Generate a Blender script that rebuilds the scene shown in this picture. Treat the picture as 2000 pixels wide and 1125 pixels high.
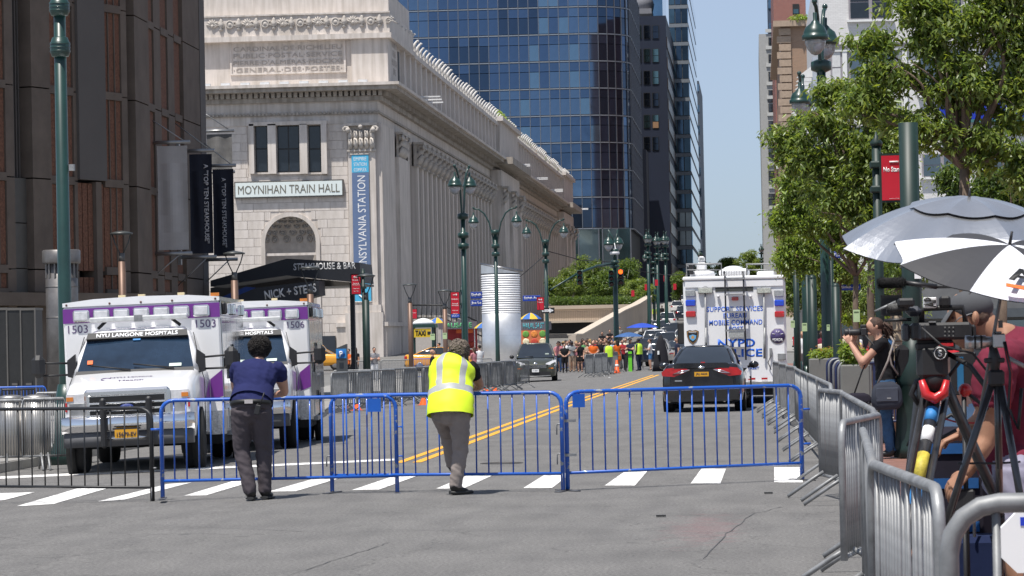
import bpy, bmesh, math, random
import numpy as np
from mathutils import Vector, Matrix
from mathutils.kdtree import KDTree
random.seed(7); rng = np.random.default_rng(7)
PI = math.pi; R = math.radians
for o in list(bpy.data.objects): bpy.data.objects.remove(o)
scn = bpy.context.scene
C = scn.collection
# ------------------------------------------------------------------ camera
F = 6100.0; CX, CY = 1000.0, 562.5; H = 1.68
ROLL = R(1.25)
dY = Vector((1478 - CX, 656 - CY, F)).normalized()            # street direction (+Y) seen by the camera (x right, y down, z ahead)
up = Vector((-math.sin(ROLL), -math.cos(ROLL), 0))
up = (up - dY * up.dot(dY)).normalized()
dX = up.cross(dY); dX = -dX if dX.x < 0 else dX
# rows: world axes in camera coordinates -> columns of world<-cam
W2C = Matrix((dX, dY, up)).transposed()                         # cam(x,y-down,z-fwd) = W2C @ world
C2W = W2C.transposed()
flip = Matrix(((1, 0, 0), (0, -1, 0), (0, 0, -1)))
cam_d = bpy.data.cameras.new('camera'); cam = bpy.data.objects.new('camera', cam_d); C.objects.link(cam)
cam.matrix_world = Matrix.Translation((0, 0, H)) @ (C2W @ flip).to_4x4()
cam_d.sensor_width = 36; cam_d.lens = 36 * F / 2000; cam_d.clip_start = .5; cam_d.clip_end = 6000
cam_d.dof.use_dof = True; cam_d.dof.focus_distance = 58; cam_d.dof.aperture_fstop = 24
scn.camera = cam
scn.render.resolution_x = 1024; scn.render.resolution_y = 576
EYE = Vector((0, 0, H))
def ray(px, py): return C2W @ Vector(((px - CX) / F, (py - CY) / F, 1))
def at(px, py, Y):
    d = ray(px, py); t = Y / d.y; return EYE + d * t
def atx(px, py, X):
    d = ray(px, py); t = X / d.x; return EYE + d * t
# ------------------------------------------------------------------ light
SUN_FROM = Vector((-.19, -.34, 1)).normalized()
world = bpy.data.worlds.new('World'); scn.world = world; world.use_nodes = True
nt = world.node_tree; bg = nt.nodes['Background']
sky = nt.nodes.new('ShaderNodeTexSky'); sky.sky_type = 'NISHITA'; sky.sun_disc = False
sky.sun_elevation = math.asin(SUN_FROM.z); sky.sun_rotation = math.atan2(SUN_FROM.x, SUN_FROM.y)
sky.altitude = 10; sky.air_density = 1.0; sky.dust_density = .2; sky.ozone_density = 4.0
# summer haze whitens the yellow horizon band back to pale blue, all round the sky
geo = nt.nodes.new('ShaderNodeTexCoord'); sx = nt.nodes.new('ShaderNodeSeparateXYZ'); nt.links.new(geo.outputs['Generated'], sx.inputs[0])
rp_ = nt.nodes.new('ShaderNodeValToRGB'); e_ = rp_.color_ramp.elements; e_[0].position = 0; e_[0].color = (.44, .57, .84, 1); e_[1].position = .32; e_[1].color = (1, 1, 1, 1)
m_ = e_.new(.09) if False else rp_.color_ramp.elements.new(.09); m_.color = (.50, .64, .88, 1)
nt.links.new(sx.outputs[2], rp_.inputs[0]); mx_ = nt.nodes.new('ShaderNodeMix'); mx_.data_type = 'RGBA'; mx_.blend_type = 'MULTIPLY'; mx_.inputs[0].default_value = 1
nt.links.new(sky.outputs[0], mx_.inputs[6]); nt.links.new(rp_.outputs[0], mx_.inputs[7]); hs_ = nt.nodes.new('ShaderNodeHueSaturation'); hs_.inputs['Saturation'].default_value = .62; nt.links.new(mx_.outputs[2], hs_.inputs['Color']); nt.links.new(hs_.outputs[0], bg.inputs[0]); bg.inputs[1].default_value = .1
sd = bpy.data.lights.new('sun', 'SUN'); sd.energy = 4.6; sd.angle = R(.55); sd.color = (1, .955, .89)
sun = bpy.data.objects.new('sun', sd); C.objects.link(sun); sun.rotation_euler = SUN_FROM.to_track_quat('Z', 'Y').to_euler()
vs = scn.view_settings; vs.view_transform = 'Standard'; vs.look = 'None'; vs.exposure = .35; vs.gamma = 1; vs.use_curve_mapping = False
# ------------------------------------------------------------------ materials
MATS = {}
def M(name, rgb=None, rough=.6, metal=0.0, var=.12, scale=3.0, bump=.0, coat=0.0, spec=.5, rgb2=None, stretch=None, emit=None, trans=0.0, thr=None, alpha=None):
    if name in MATS: return MATS[name]
    m = bpy.data.materials.new(name); m.use_nodes = True; MATS[name] = m
    n = m.node_tree; p = n.nodes['Principled BSDF']
    if rgb is None: raise Exception('no colour for ' + name)
    if isinstance(rgb, (int, float)): rgb = (rgb,) * 3
    tc = n.nodes.new('ShaderNodeTexCoord'); src = tc.outputs['Object']
    if stretch:
        mp = n.nodes.new('ShaderNodeMapping'); mp.inputs['Scale'].default_value = stretch
        n.links.new(src, mp.inputs[0]); src = mp.outputs[0]
    nz = n.nodes.new('ShaderNodeTexNoise'); nz.inputs['Scale'].default_value = scale; nz.inputs['Detail'].default_value = 6; nz.inputs['Roughness'].default_value = .65
    n.links.new(src, nz.inputs['Vector'])
    rp = n.nodes.new('ShaderNodeValToRGB')
    lo, hi = (.3, .7) if not thr else thr
    rp.color_ramp.elements[0].position = lo; rp.color_ramp.elements[1].position = hi
    a = tuple(c * (1 - var) for c in rgb); b = rgb2 if rgb2 else tuple(min(1, c * (1 + var)) for c in rgb)
    rp.color_ramp.elements[0].color = (*a, 1); rp.color_ramp.elements[1].color = (*b, 1)
    n.links.new(nz.outputs[0], rp.inputs[0]); n.links.new(rp.outputs[0], p.inputs['Base Color'])
    p.inputs['Roughness'].default_value = rough; p.inputs['Metallic'].default_value = metal
    p.inputs['Specular IOR Level'].default_value = spec
    if coat: p.inputs['Coat Weight'].default_value = coat; p.inputs['Coat Roughness'].default_value = .04
    if trans: p.inputs['Transmission Weight'].default_value = trans
    if alpha is not None: p.inputs['Alpha'].default_value = alpha
    if emit: p.inputs['Emission Color'].default_value = (*emit[:3], 1); p.inputs['Emission Strength'].default_value = emit[3]
    if bump:
        bn = n.nodes.new('ShaderNodeBump'); bn.inputs['Strength'].default_value = bump; bn.inputs['Distance'].default_value = .02
        n.links.new(nz.outputs[0], bn.inputs['Height']); n.links.new(bn.outputs[0], p.inputs['Normal'])
    return m
# ------------------------------------------------------------------ mesh builder
class MB:
    def __init__(s): s.v = []; s.f = []; s.m = []; s.sm = []
    def add(s, vs, fs, mi=0, smooth=False):
        b = len(s.v); s.v += [tuple(v) for v in vs]
        for f in fs: s.f.append(tuple(b + i for i in f)); s.m.append(mi); s.sm.append(smooth)
        return s
    def quad(s, a, b, c, d, mi=0): return s.add([a, b, c, d], [(0, 1, 2, 3)], mi)
    def box(s, x0, x1, y0, y1, z0, z1, mi=0, bev=0):
        if x0 > x1: x0, x1 = x1, x0
        if y0 > y1: y0, y1 = y1, y0
        if z0 > z1: z0, z1 = z1, z0
        if bev:
            b = min(bev, (x1-x0)*.45, (y1-y0)*.45, (z1-z0)*.45); vs = []; 
            for sx in (0, 1):
                for sy in (0, 1):
                    for sz in (0, 1):
                        X = x1 if sx else x0; Y = y1 if sy else y0; Z = z1 if sz else z0
                        ix = X - b if sx else X + b; iy = Y - b if sy else Y + b; iz = Z - b if sz else Z + b
                        vs += [(X, iy, iz), (ix, Y, iz), (ix, iy, Z)]
            def k(a, b_, c, w): return (a*4 + b_*2 + c) * 3 + w
            fs = [(k(0,0,0,0),k(0,0,1,0),k(0,1,1,0),k(0,1,0,0)), (k(1,0,0,0),k(1,1,0,0),k(1,1,1,0),k(1,0,1,0)),
                  (k(0,0,0,1),k(1,0,0,1),k(1,0,1,1),k(0,0,1,1)), (k(0,1,0,1),k(0,1,1,1),k(1,1,1,1),k(1,1,0,1)),
                  (k(0,0,0,2),k(0,1,0,2),k(1,1,0,2),k(1,0,0,2)), (k(0,0,1,2),k(1,0,1,2),k(1,1,1,2),k(0,1,1,2))]
            for a in (0, 1):
                for c in (0, 1):
                    fs += [(k(0,a,c,1),k(1,a,c,1),k(1,a,c,2),k(0,a,c,2)), (k(a,0,c,0),k(a,1,c,0),k(a,1,c,2),k(a,0,c,2)), (k(a,c,0,0),k(a,c,1,0),k(a,c,1,1),k(a,c,0,1))]
                    for d in (0, 1): fs.append((k(a,c,d,0), k(a,c,d,1), k(a,c,d,2)))
            return s.add(vs, fs, mi)
        vs = [(x0,y0,z0),(x1,y0,z0),(x1,y1,z0),(x0,y1,z0),(x0,y0,z1),(x1,y0,z1),(x1,y1,z1),(x0,y1,z1)]
        return s.add(vs, [(0,3,2,1),(4,5,6,7),(0,1,5,4),(1,2,6,5),(2,3,7,6),(3,0,4,7)], mi)
    def hexa(s, p, mi=0):   # 8 points: bottom 4, top 4
        return s.add(p, [(0,3,2,1),(4,5,6,7),(0,1,5,4),(1,2,6,5),(2,3,7,6),(3,0,4,7)], mi)
    def tube(s, pts, r, n=8, mi=0, caps=True, flat=None):
        pts = [Vector(p) for p in pts]; rs = r if isinstance(r, (list, tuple)) else [r] * len(pts)
        vs = []; prev = None
        for i, p in enumerate(pts):
            d = (pts[min(i+1, len(pts)-1)] - pts[max(i-1, 0)])
            d = d.normalized() if d.length > 1e-9 else Vector((0, 0, 1))
            if prev is None: a = d.orthogonal().normalized()
            else:
                a = prev - d * prev.dot(d); a = a.normalized() if a.length > 1e-6 else d.orthogonal().normalized()
            prev = a; b = d.cross(a)
            for k in range(n):
                t = 2 * PI * k / n; vs.append(p + (a * math.cos(t) + b * math.sin(t)) * rs[i])
        fs = []
        for i in range(len(pts) - 1):
            for k in range(n): fs.append((i*n+k, i*n+(k+1) % n, (i+1)*n+(k+1) % n, (i+1)*n+k))
        if caps: fs += [tuple(range(n))[::-1], tuple((len(pts)-1)*n+k for k in range(n))]
        return s.add(vs, fs, mi, True)
    def lathe(s, prof, c=(0, 0, 0), n=16, mi=0, sy=1.0, axis='z'):
        vs = []; cx, cy, cz = c
        for (r, z) in prof:
            for k in range(n):
                t = 2 * PI * k / n; a, b = r * math.cos(t), r * math.sin(t) * sy
                vs.append((cx+a, cy+b, cz+z) if axis == 'z' else ((cx+a, cy+z, cz+b) if axis == 'y' else (cx+z, cy+a, cz+b)))
        fs = [(i*n+k, i*n+(k+1) % n, (i+1)*n+(k+1) % n, (i+1)*n+k) for i in range(len(prof)-1) for k in range(n)]
        fs += [tuple(range(n))[::-1], tuple((len(prof)-1)*n+k for k in range(n))]
        return s.add(vs, fs, mi, True)
    def ball(s, c, r, n=10, mi=0):
        rx, ry, rz = r if isinstance(r, (tuple, list)) else (r,) * 3
        vs = []; m = max(4, n // 2 + 1)
        for i in range(m + 1):
            t = PI * i / m
            for k in range(n):
                u = 2*PI*k/n; vs.append((c[0]+rx*math.sin(t)*math.cos(u), c[1]+ry*math.sin(t)*math.sin(u), c[2]+rz*math.cos(t)))
        return s.add(vs, [(i*n+k, (i+1)*n+k, (i+1)*n+(k+1) % n, i*n+(k+1) % n) for i in range(m) for k in range(n)], mi, True)
    def loft(s, rings, mi=0, smooth=True, caps=True, mis=None):
        n = len(rings[0]); vs = [v for r in rings for v in r]
        for i in range(len(rings)-1):
            pass
        b = len(s.v); s.v += [tuple(v) for v in vs]
        for i in range(len(rings)-1):
            for k in range(n):
                s.f.append((b+i*n+k, b+i*n+(k+1) % n, b+(i+1)*n+(k+1) % n, b+(i+1)*n+k)); s.m.append(mis(i, k) if mis else mi); s.sm.append(smooth)
        if caps:
            s.f += [tuple(b+k for k in range(n))[::-1], tuple(b+(len(rings)-1)*n+k for k in range(n))]; s.m += [mi, mi]; s.sm += [False, False]
        return s
    def prism(s, poly, y0, y1, mi=0):   # poly in x,z extruded along y
        n = len(poly); vs = [(x, y0, z) for x, z in poly] + [(x, y1, z) for x, z in poly]
        fs = [tuple(range(n)), tuple(range(n, 2*n))[::-1]] + [(k, n+k, n+(k+1) % n, (k+1) % n) for k in range(n)]
        return s.add(vs, fs, mi)
    def xf(s, mat):
        s.v = [tuple(mat @ Vector(v)) for v in s.v]; return s
    def mesh(s, name, mats):
        me = bpy.data.meshes.new(name); me.from_pydata(s.v, [], s.f)
        for m in (mats if isinstance(mats, (list, tuple)) else [mats]): me.materials.append(m)
        me.polygons.foreach_set('material_index', s.m); me.polygons.foreach_set('use_smooth', s.sm)
        me.update()
        bm = bmesh.new(); bm.from_mesh(me); bmesh.ops.recalc_face_normals(bm, faces=bm.faces); bm.to_mesh(me); bm.free()
        return me
    def build(s, name, mats, parent=None, loc=None, **kw):
        o = bpy.data.objects.new(name, s.mesh(name, mats)); C.objects.link(o)
        if parent: o.parent = parent
        if loc is not None: o.location = loc
        for k, v in kw.items(): o[k] = v
        return o
def link(me, name, parent=None, loc=(0, 0, 0), rot=(0, 0, 0), sc=None, **kw):
    o = bpy.data.objects.new(name, me); C.objects.link(o); o.parent = parent; o.location = loc; o.rotation_euler = rot
    if sc: o.scale = sc
    for k, v in kw.items(): o[k] = v
    return o
def tag(o, label, cat, group=None, kind=None):
    o['label'] = label; o['category'] = cat
    if group: o['group'] = group
    if kind: o['kind'] = kind
    return o
def thing(name, label, cat, loc=(0, 0, 0), rz=0, group=None, ry=0, rx=0):
    o = bpy.data.objects.new(name, None); C.objects.link(o); o.location = loc; o.rotation_euler = (rx, ry, rz); o.empty_display_size = .1
    return tag(o, label, cat, group)
KIDS = {}
def dup(root, loc, rz=None, label=None, remap=None, sc=None, name=None):
    def cp(o, par):
        c = o.copy(); C.objects.link(c)
        if par is not None: c.parent = par
        for ch in [x for x in ALLKIDS(o)]: cp(ch, c)
        if remap and o.type == 'MESH':
            for i, sl in enumerate(c.material_slots):
                if sl.material and sl.material.name in remap: sl.link = 'OBJECT'; sl.material = remap[sl.material.name]
        return c
    r = cp(root, None); r.location = loc
    if rz is not None: r.rotation_euler = (root.rotation_euler[0], root.rotation_euler[1], rz)
    if label: r['label'] = label
    if sc: r.scale = (sc,) * 3 if isinstance(sc, (int, float)) else sc
    return r
def ALLKIDS(o): 
    if o.name not in KIDS: KIDS[o.name] = list(o.children)
    return KIDS[o.name]
def text(s, w, h, loc, rot, mat, parent=None, bold=0.0, ext=.0015, name='lettering', spacing=1.0, keep=False):
    cu = bpy.data.curves.new('t', 'FONT'); cu.body = s; cu.align_x = 'CENTER'; cu.align_y = 'CENTER'; cu.offset = bold; cu.extrude = 0
    cu.space_character = spacing; cu.resolution_u = 3
    to = bpy.data.objects.new('t', cu); C.objects.link(to)
    dg = bpy.context.evaluated_depsgraph_get(); me = bpy.data.meshes.new_from_object(to.evaluated_get(dg)); bpy.data.objects.remove(to)
    if not len(me.vertices): return None
    co = np.empty(len(me.vertices)*3); me.vertices.foreach_get('co', co); co = co.reshape(-1, 3)
    mn, mx = co.min(0), co.max(0); c = (mn+mx)/2; sz = mx-mn
    sy = h / max(sz[1], 1e-6); sx = sy if (keep or w is None) else w / max(sz[0], 1e-6)
    co = (co - c) * (sx, sy, 1); me.vertices.foreach_set('co', co.ravel()); me.materials.clear(); me.materials.append(mat); me.update(); me.name = name
    if ext:
        bm = bmesh.new(); bm.from_mesh(me); r = bmesh.ops.extrude_face_region(bm, geom=bm.faces[:])
        for v in [g for g in r['geom'] if isinstance(g, bmesh.types.BMVert)]: v.co.z += ext
        bm.to_mesh(me); bm.free()
    o = bpy.data.objects.new(name, me); C.objects.link(o); o.parent = parent; o.location = loc; o.rotation_euler = rot
    return o
FRONT = (R(90), 0, 0)        # text that faces the camera side (-Y)
NORTH = (R(90), 0, R(90))    # text that faces +X
def textpx(s, x0, y0, x1, y1, Y, mat, parent, **kw):
    a = at(x0, (y0+y1)/2, Y); b = at(x1, (y0+y1)/2, Y); t = at((x0+x1)/2, y0, Y); u = at((x0+x1)/2, y1, Y)
    c = (a+b)/2; off = parent.location if parent else Vector((0, 0, 0))
    return text(s, b.x-a.x, t.z-u.z, Vector((c.x, Y, (t.z+u.z)/2)) - off, FRONT, mat, parent, **kw)
def rect(x0, y0, x1, y1, Y):
    ym = (y0+y1)/2; xm = (x0+x1)/2
    return at(x0, ym, Y).x, at(x1, ym, Y).x, at(xm, y1, Y).z, at(xm, y0, Y).z
# ------------------------------------------------------------------ ground shape
PY = [-60, 0, 75, 150, 200, 240, 300, 342, 450, 550, 700, 4000]
PZ = [0, 0, 0, -.12, -.1, .7, 1.9, 2.9, 5.3, 8.0, 9.5, 9.5]
def gz(X, Y):
    z = float(np.interp(Y, PY, PZ)); t = max(0.0, -5 - X)
    c = -.028 * min(t, 7)
    return z + c * max(0, min(1, (190 - Y) / 60))
def ground(px, py):
    z = 0.0
    for _ in range(12):
        d = ray(px, py); t = (z - H) / d.z; p = EYE + d * t; z = gz(p.x, p.y)
    return p
# ================================================================== SETTING
asphalt = M('asphalt', (.155, .15, .146), rough=.88, var=.10, scale=.8, bump=.0)
def make_asphalt():
    m = asphalt; n = m.node_tree; p = n.nodes['Principled BSDF']; L = n.links.new
    base = [x for x in n.nodes if x.type == 'VALTORGB'][0]; tc = [x for x in n.nodes if x.type == 'TEX_COORD'][0]
    g = n.nodes.new('ShaderNodeTexNoise'); g.inputs['Scale'].default_value = 34; g.inputs['Detail'].default_value = 5; g.inputs['Roughness'].default_value = .8; L(tc.outputs['Object'], g.inputs['Vector'])
    r2 = n.nodes.new('ShaderNodeValToRGB'); r2.color_ramp.elements[0].position = .38; r2.color_ramp.elements[0].color = (.5, .5, .5, 1); r2.color_ramp.elements[1].position = .66; r2.color_ramp.elements[1].color = (1.42, 1.42, 1.42, 1); L(g.outputs[0], r2.inputs[0])
    mx = n.nodes.new('ShaderNodeMix'); mx.data_type = 'RGBA'; mx.blend_type = 'MULTIPLY'; mx.inputs[0].default_value = 1; L(base.outputs[0], mx.inputs[6]); L(r2.outputs[0], mx.inputs[7])
    mp = n.nodes.new('ShaderNodeMapping'); mp.inputs['Scale'].default_value = (2.2, .5, 1); L(tc.outputs['Object'], mp.inputs[0])
    w = n.nodes.new('ShaderNodeTexNoise'); w.inputs['Scale'].default_value = 1.2; w.inputs['Detail'].default_value = 7; L(mp.outputs[0], w.inputs['Vector'])
    r3 = n.nodes.new('ShaderNodeValToRGB'); r3.color_ramp.elements[0].position = .35; r3.color_ramp.elements[0].color = (.90, .90, .90, 1); r3.color_ramp.elements[1].position = .6; r3.color_ramp.elements[1].color = (1.08, 1.08, 1.07, 1); L(w.outputs[0], r3.inputs[0])
    m2 = n.nodes.new('ShaderNodeMix'); m2.data_type = 'RGBA'; m2.blend_type = 'MULTIPLY'; m2.inputs[0].default_value = 1; L(mx.outputs[2], m2.inputs[6]); L(r3.outputs[0], m2.inputs[7])
    # thin tar-sealed cracks
    vo = n.nodes.new('ShaderNodeTexVoronoi'); vo.feature = 'DISTANCE_TO_EDGE'; vo.inputs['Scale'].default_value = .42
    wn = n.nodes.new('ShaderNodeTexNoise'); wn.inputs['Scale'].default_value = 1.5; wn.inputs['Detail'].default_value = 5; L(tc.outputs['Object'], wn.inputs['Vector'])
    ad = n.nodes.new('ShaderNodeVectorMath'); ad.operation = 'ADD'; L(tc.outputs['Object'], ad.inputs[0]); L(wn.outputs['Color'], ad.inputs[1]); L(ad.outputs[0], vo.inputs['Vector'])
    r4 = n.nodes.new('ShaderNodeValToRGB'); r4.color_ramp.elements[0].position = .001; r4.color_ramp.elements[0].color = (.5, .5, .5, 1); r4.color_ramp.elements[1].position = .006; r4.color_ramp.elements[1].color = (1, 1, 1, 1); L(vo.outputs[0], r4.inputs[0])
    m3 = n.nodes.new('ShaderNodeMix'); m3.data_type = 'RGBA'; m3.blend_type = 'MULTIPLY'; m3.inputs[0].default_value = .75; L(m2.outputs[2], m3.inputs[6]); L(r4.outputs[0], m3.inputs[7])
    # faded red paint specks near the right kerb
    mp2 = n.nodes.new('ShaderNodeMapping'); mp2.inputs['Location'].default_value = (.35, -28.2, 0); mp2.inputs['Scale'].default_value = (.85, .13, 1)
    L(tc.outputs['Object'], mp2.inputs[0])
    gr = n.nodes.new('ShaderNodeVectorMath'); gr.operation = 'DISTANCE'; gr.inputs[1].default_value = (0, 0, 0)
    mp2.inputs['Location'].default_value = (.5*.85, -27.5*.13, 0); L(mp2.outputs[0], gr.inputs[0])
    pn = n.nodes.new('ShaderNodeTexNoise'); pn.inputs['Scale'].default_value = 5; pn.inputs['Detail'].default_value = 8; L(tc.outputs['Object'], pn.inputs['Vector'])
    sb = n.nodes.new('ShaderNodeMath'); sb.operation = 'SUBTRACT'; L(pn.outputs[0], sb.inputs[0]); L(gr.outputs['Value'], sb.inputs[1])
    r5 = n.nodes.new('ShaderNodeValToRGB'); r5.color_ramp.elements[0].position = .18; r5.color_ramp.elements[0].color = (0, 0, 0, 1); r5.color_ramp.elements[1].position = .5; r5.color_ramp.elements[1].color = (.16, .16, .16, 1); L(sb.outputs[0], r5.inputs[0])
    m4 = n.nodes.new('ShaderNodeMix'); m4.data_type = 'RGBA'; L(r5.outputs[0], m4.inputs[0]); L(m3.outputs[2], m4.inputs[6]); m4.inputs[7].default_value = (.32, .07, .09, 1)
    L(m4.outputs[2], p.inputs['Base Color'])
    b = n.nodes.new('ShaderNodeBump'); b.inputs['Strength'].default_value = .5; b.inputs['Distance'].default_value = .012; L(g.outputs[0], b.inputs['Height']); L(b.outputs[0], p.inputs['Normal'])
make_asphalt()
def sheet(name, xs, ys, dz, mat, **kw):
    mb = MB(); nx = len(xs)
    vs = [(x, y, gz(x, y) + dz) for y in ys for x in xs]
    fs = [(j*nx+i, j*nx+i+1, (j+1)*nx+i+1, (j+1)*nx+i) for j in range(len(ys)-1) for i in range(nx-1)]
    mb.add(vs, fs, 0, True); return mb.build(name, mat, kind='structure', **kw)
YS = list(range(-40, 60, 4)) + list(range(60, 260, 5)) + list(range(260, 720, 15))
paver = M('pavement_concrete', (.27, .26, .245), rough=.9, var=.15, scale=1.2)
sheet('ground', [-400, -120, -60, -30, -14, -12, -5, 1, 8, 60, 400], [-60] + list(range(0, 260, 10)) + list(range(260, 720, 20)) + [1200, 4000], -.03, M('ground_paving', (.17, .165, .155), var=.15, scale=.3))
road = sheet('road', [-11.6, -9, -7, -5, -2, 1.0], YS, 0, asphalt)
sheet('avenue', [-160, -60, -30, -20, -12, -11.6], [190, 200, 210, 222], -.015, asphalt)
def kerb_side(x0, x1, ys, name, mat, h=.13):
    mb = MB(); n = len(ys)
    xs = [x0, x0 + (x1-x0)*.5, x1]
    prof = [(x0, -.05), (x0, h), (x1, h + .02), (x1, -.05)]
    mb.loft([[(x, y, gz(x0, y) + z) for x, z in prof] for y in ys], smooth=False)
    return mb.build(name, mat, kind='structure')
kerb_m = M('kerb_stone', (.36, .35, .33), var=.2, scale=4)
brickpave = M('brick_pavers', (.22, .11, .085), var=.3, scale=6)
y1s = [0, 30, 50, 75, 100, 125, 150, 185]
kerb_side(-11.78, -11.6, y1s, 'kerb', kerb_m); kerb_side(-19.0, -11.785, y1s, 'pavement', paver, .126)
kerb_side(1.0, 1.18, [-20]+y1s, 'kerb', kerb_m); kerb_side(1.185, 14, [-20]+y1s, 'pavement', brickpave, .126)
kerb_side(-11.78, -11.6, [226, 240, 260, 300, 342, 450, 550, 690], 'kerb', kerb_m); kerb_side(-15.5, -11.785, [226, 240, 260, 300, 342, 450, 550, 690], 'pavement', paver, .126)
kerb_side(1.0, 1.18, [226, 260, 300, 342, 450, 550, 690], 'kerb', kerb_m); kerb_side(1.185, 6, [226, 260, 300, 342, 450, 550, 690], 'pavement', paver, .126)
white = M('road_paint_white', (.74, .73, .71), rough=.7, var=.0, scale=14, rgb2=(.80, .79, .77))
def worn(m, under=(.13, .13, .13), lo=.36, hi=.42, sc=11):
    n = m.node_tree; p = n.nodes['Principled BSDF']; L = n.links.new; nz = [x for x in n.nodes if x.type == 'TEX_NOISE'][0]; rp = [x for x in n.nodes if x.type == 'VALTORGB'][0]
    nz.inputs['Scale'].default_value = sc; nz.inputs['Detail'].default_value = 9
    c = tuple(rp.color_ramp.elements[1].color); rp.color_ramp.elements[0].position = lo; rp.color_ramp.elements[0].color = (*under, 1); rp.color_ramp.elements[1].position = hi; rp.color_ramp.elements[1].color = c
worn(white, (.30, .29, .28), .38, .50, 9)
yellow = M('road_paint_yellow', (.72, .36, .03), rough=.7, var=.1, scale=9, rgb2=(.75, .37, .03)); worn(yellow, (.2, .14, .07), .34, .42)
def patch(pts, name, mat, dz=.005, n=1):
    ps = [ground(*q) for q in pts]; mb = MB()
    k = 6
    for i in range(k):
        a = ps[0].lerp(ps[3], i/k); b = ps[1].lerp(ps[2], i/k); c = ps[1].lerp(ps[2], (i+1)/k); d = ps[0].lerp(ps[3], (i+1)/k)
        mb.quad(*[(q.x, q.y, gz(q.x, q.y) + dz) for q in (a, b, c, d)])
    return mb.build(name, mat, road, kind='structure')
for pts in [[(-55,982),(10,977),(68,962),(-10,964)], [(30,990),(105,985),(218,952),(150,955)], [(191,980),(241,977),(374,943),(327,946)],
            [(359,969),(403,968),(500,939),(452,941)], [(524,961),(578,960),(672,932),(622,933)], [(687,958),(740,957),(818,929),(773,929)],
            [(852,955),(905,955),(969,926),(918,927)], [(1022,954),(1078,954),(1116,924.5),(1069,924.5)], [(1181,949),(1240,949),(1266,919),(1221,921)],
            [(1349,945),(1407,945),(1418,916),(1370,916)], [(1512,943),(1568,943),(1565,913),(1512,913)]]:
    patch(pts, 'crosswalk_stripe', white)
patch([(-60,938.5),(770,900),(770,896.5),(-60,934)], 'stop_line', white)
for x in (-5.12, -4.86):
    mb = MB(); ys = list(range(44, 153, 6)); ys[0] = 43.6
    for a, b in zip(ys[:-1], ys[1:]): mb.quad(*[(X, y, gz(X, y) + .005) for X, y in ((x, a), (x+.13, a), (x+.13, b), (x, b))])
    mb.build('centre_line', yellow, road, kind='structure')
tar = M('tar_seam', (.055, .054, .054), rough=.6, var=.3, scale=20)
def seam(pts, w, name='tar_seam', mat=None):
    g = random.Random(int(pts[0][0])); P = []
    for a, b in zip(pts[:-1], pts[1:]):
        for k in range(8): t = k/8; P.append((a[0]*(1-t)+b[0]*t+g.uniform(-3, 3), a[1]*(1-t)+b[1]*t+g.uniform(-.5, .5)))
    P.append(pts[-1]); Q = [ground(*p) for p in P]; mb = MB()
    for a, b in zip(Q[:-1], Q[1:]):
        d = Vector((b.x-a.x, b.y-a.y, 0)).normalized(); n = Vector((-d.y, d.x, 0))*w*g.uniform(.5, 1.2)
        mb.quad(*[(q.x, q.y, gz(q.x, q.y)+.003) for q in (a-n, b-n, b+n, a+n)])
    return mb.build(name, mat or tar, road, kind='structure')
seam([(1372, 1092), (1420, 1042), (1470, 1004), (1530, 990)], .005); seam([(-20, 1032), (300, 1026), (640, 1040), (900, 1036)], .004); seam([(940, 1000), (1180, 1008), (1420, 1000)], .004)
seam([(600, 905), (900, 880), (1180, 884), (1500, 872)], .012); seam([(700, 850), (960, 838), (1290, 842)], .014); seam([(560, 1125), (700, 1080), (760, 1060)], .004); seam([(1130, 800), (1250, 795)], .02)
pm_ = M('asphalt_patch', (.125, .122, .12), rough=.9, var=.15, scale=30, bump=.3)
for pts in ([(1010, 868), (1130, 868), (1150, 848), (1045, 848)],): patch(pts, 'asphalt_patch', pm_, .002)
for px, py, r_ in ((1245, 770, .33), (980, 905, .3)):
    c = ground(px, py); MB().lathe([(r_, 0), (r_, .006), (r_*.9, .006), (r_*.9, .003), (r_*.1, .004)], (c.x, c.y, gz(c.x, c.y)), 24).build('manhole_cover', M('cast_iron', (.06, .055, .05), rough=.6, metal=.3, var=.3, scale=20), road, kind='structure')
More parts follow.
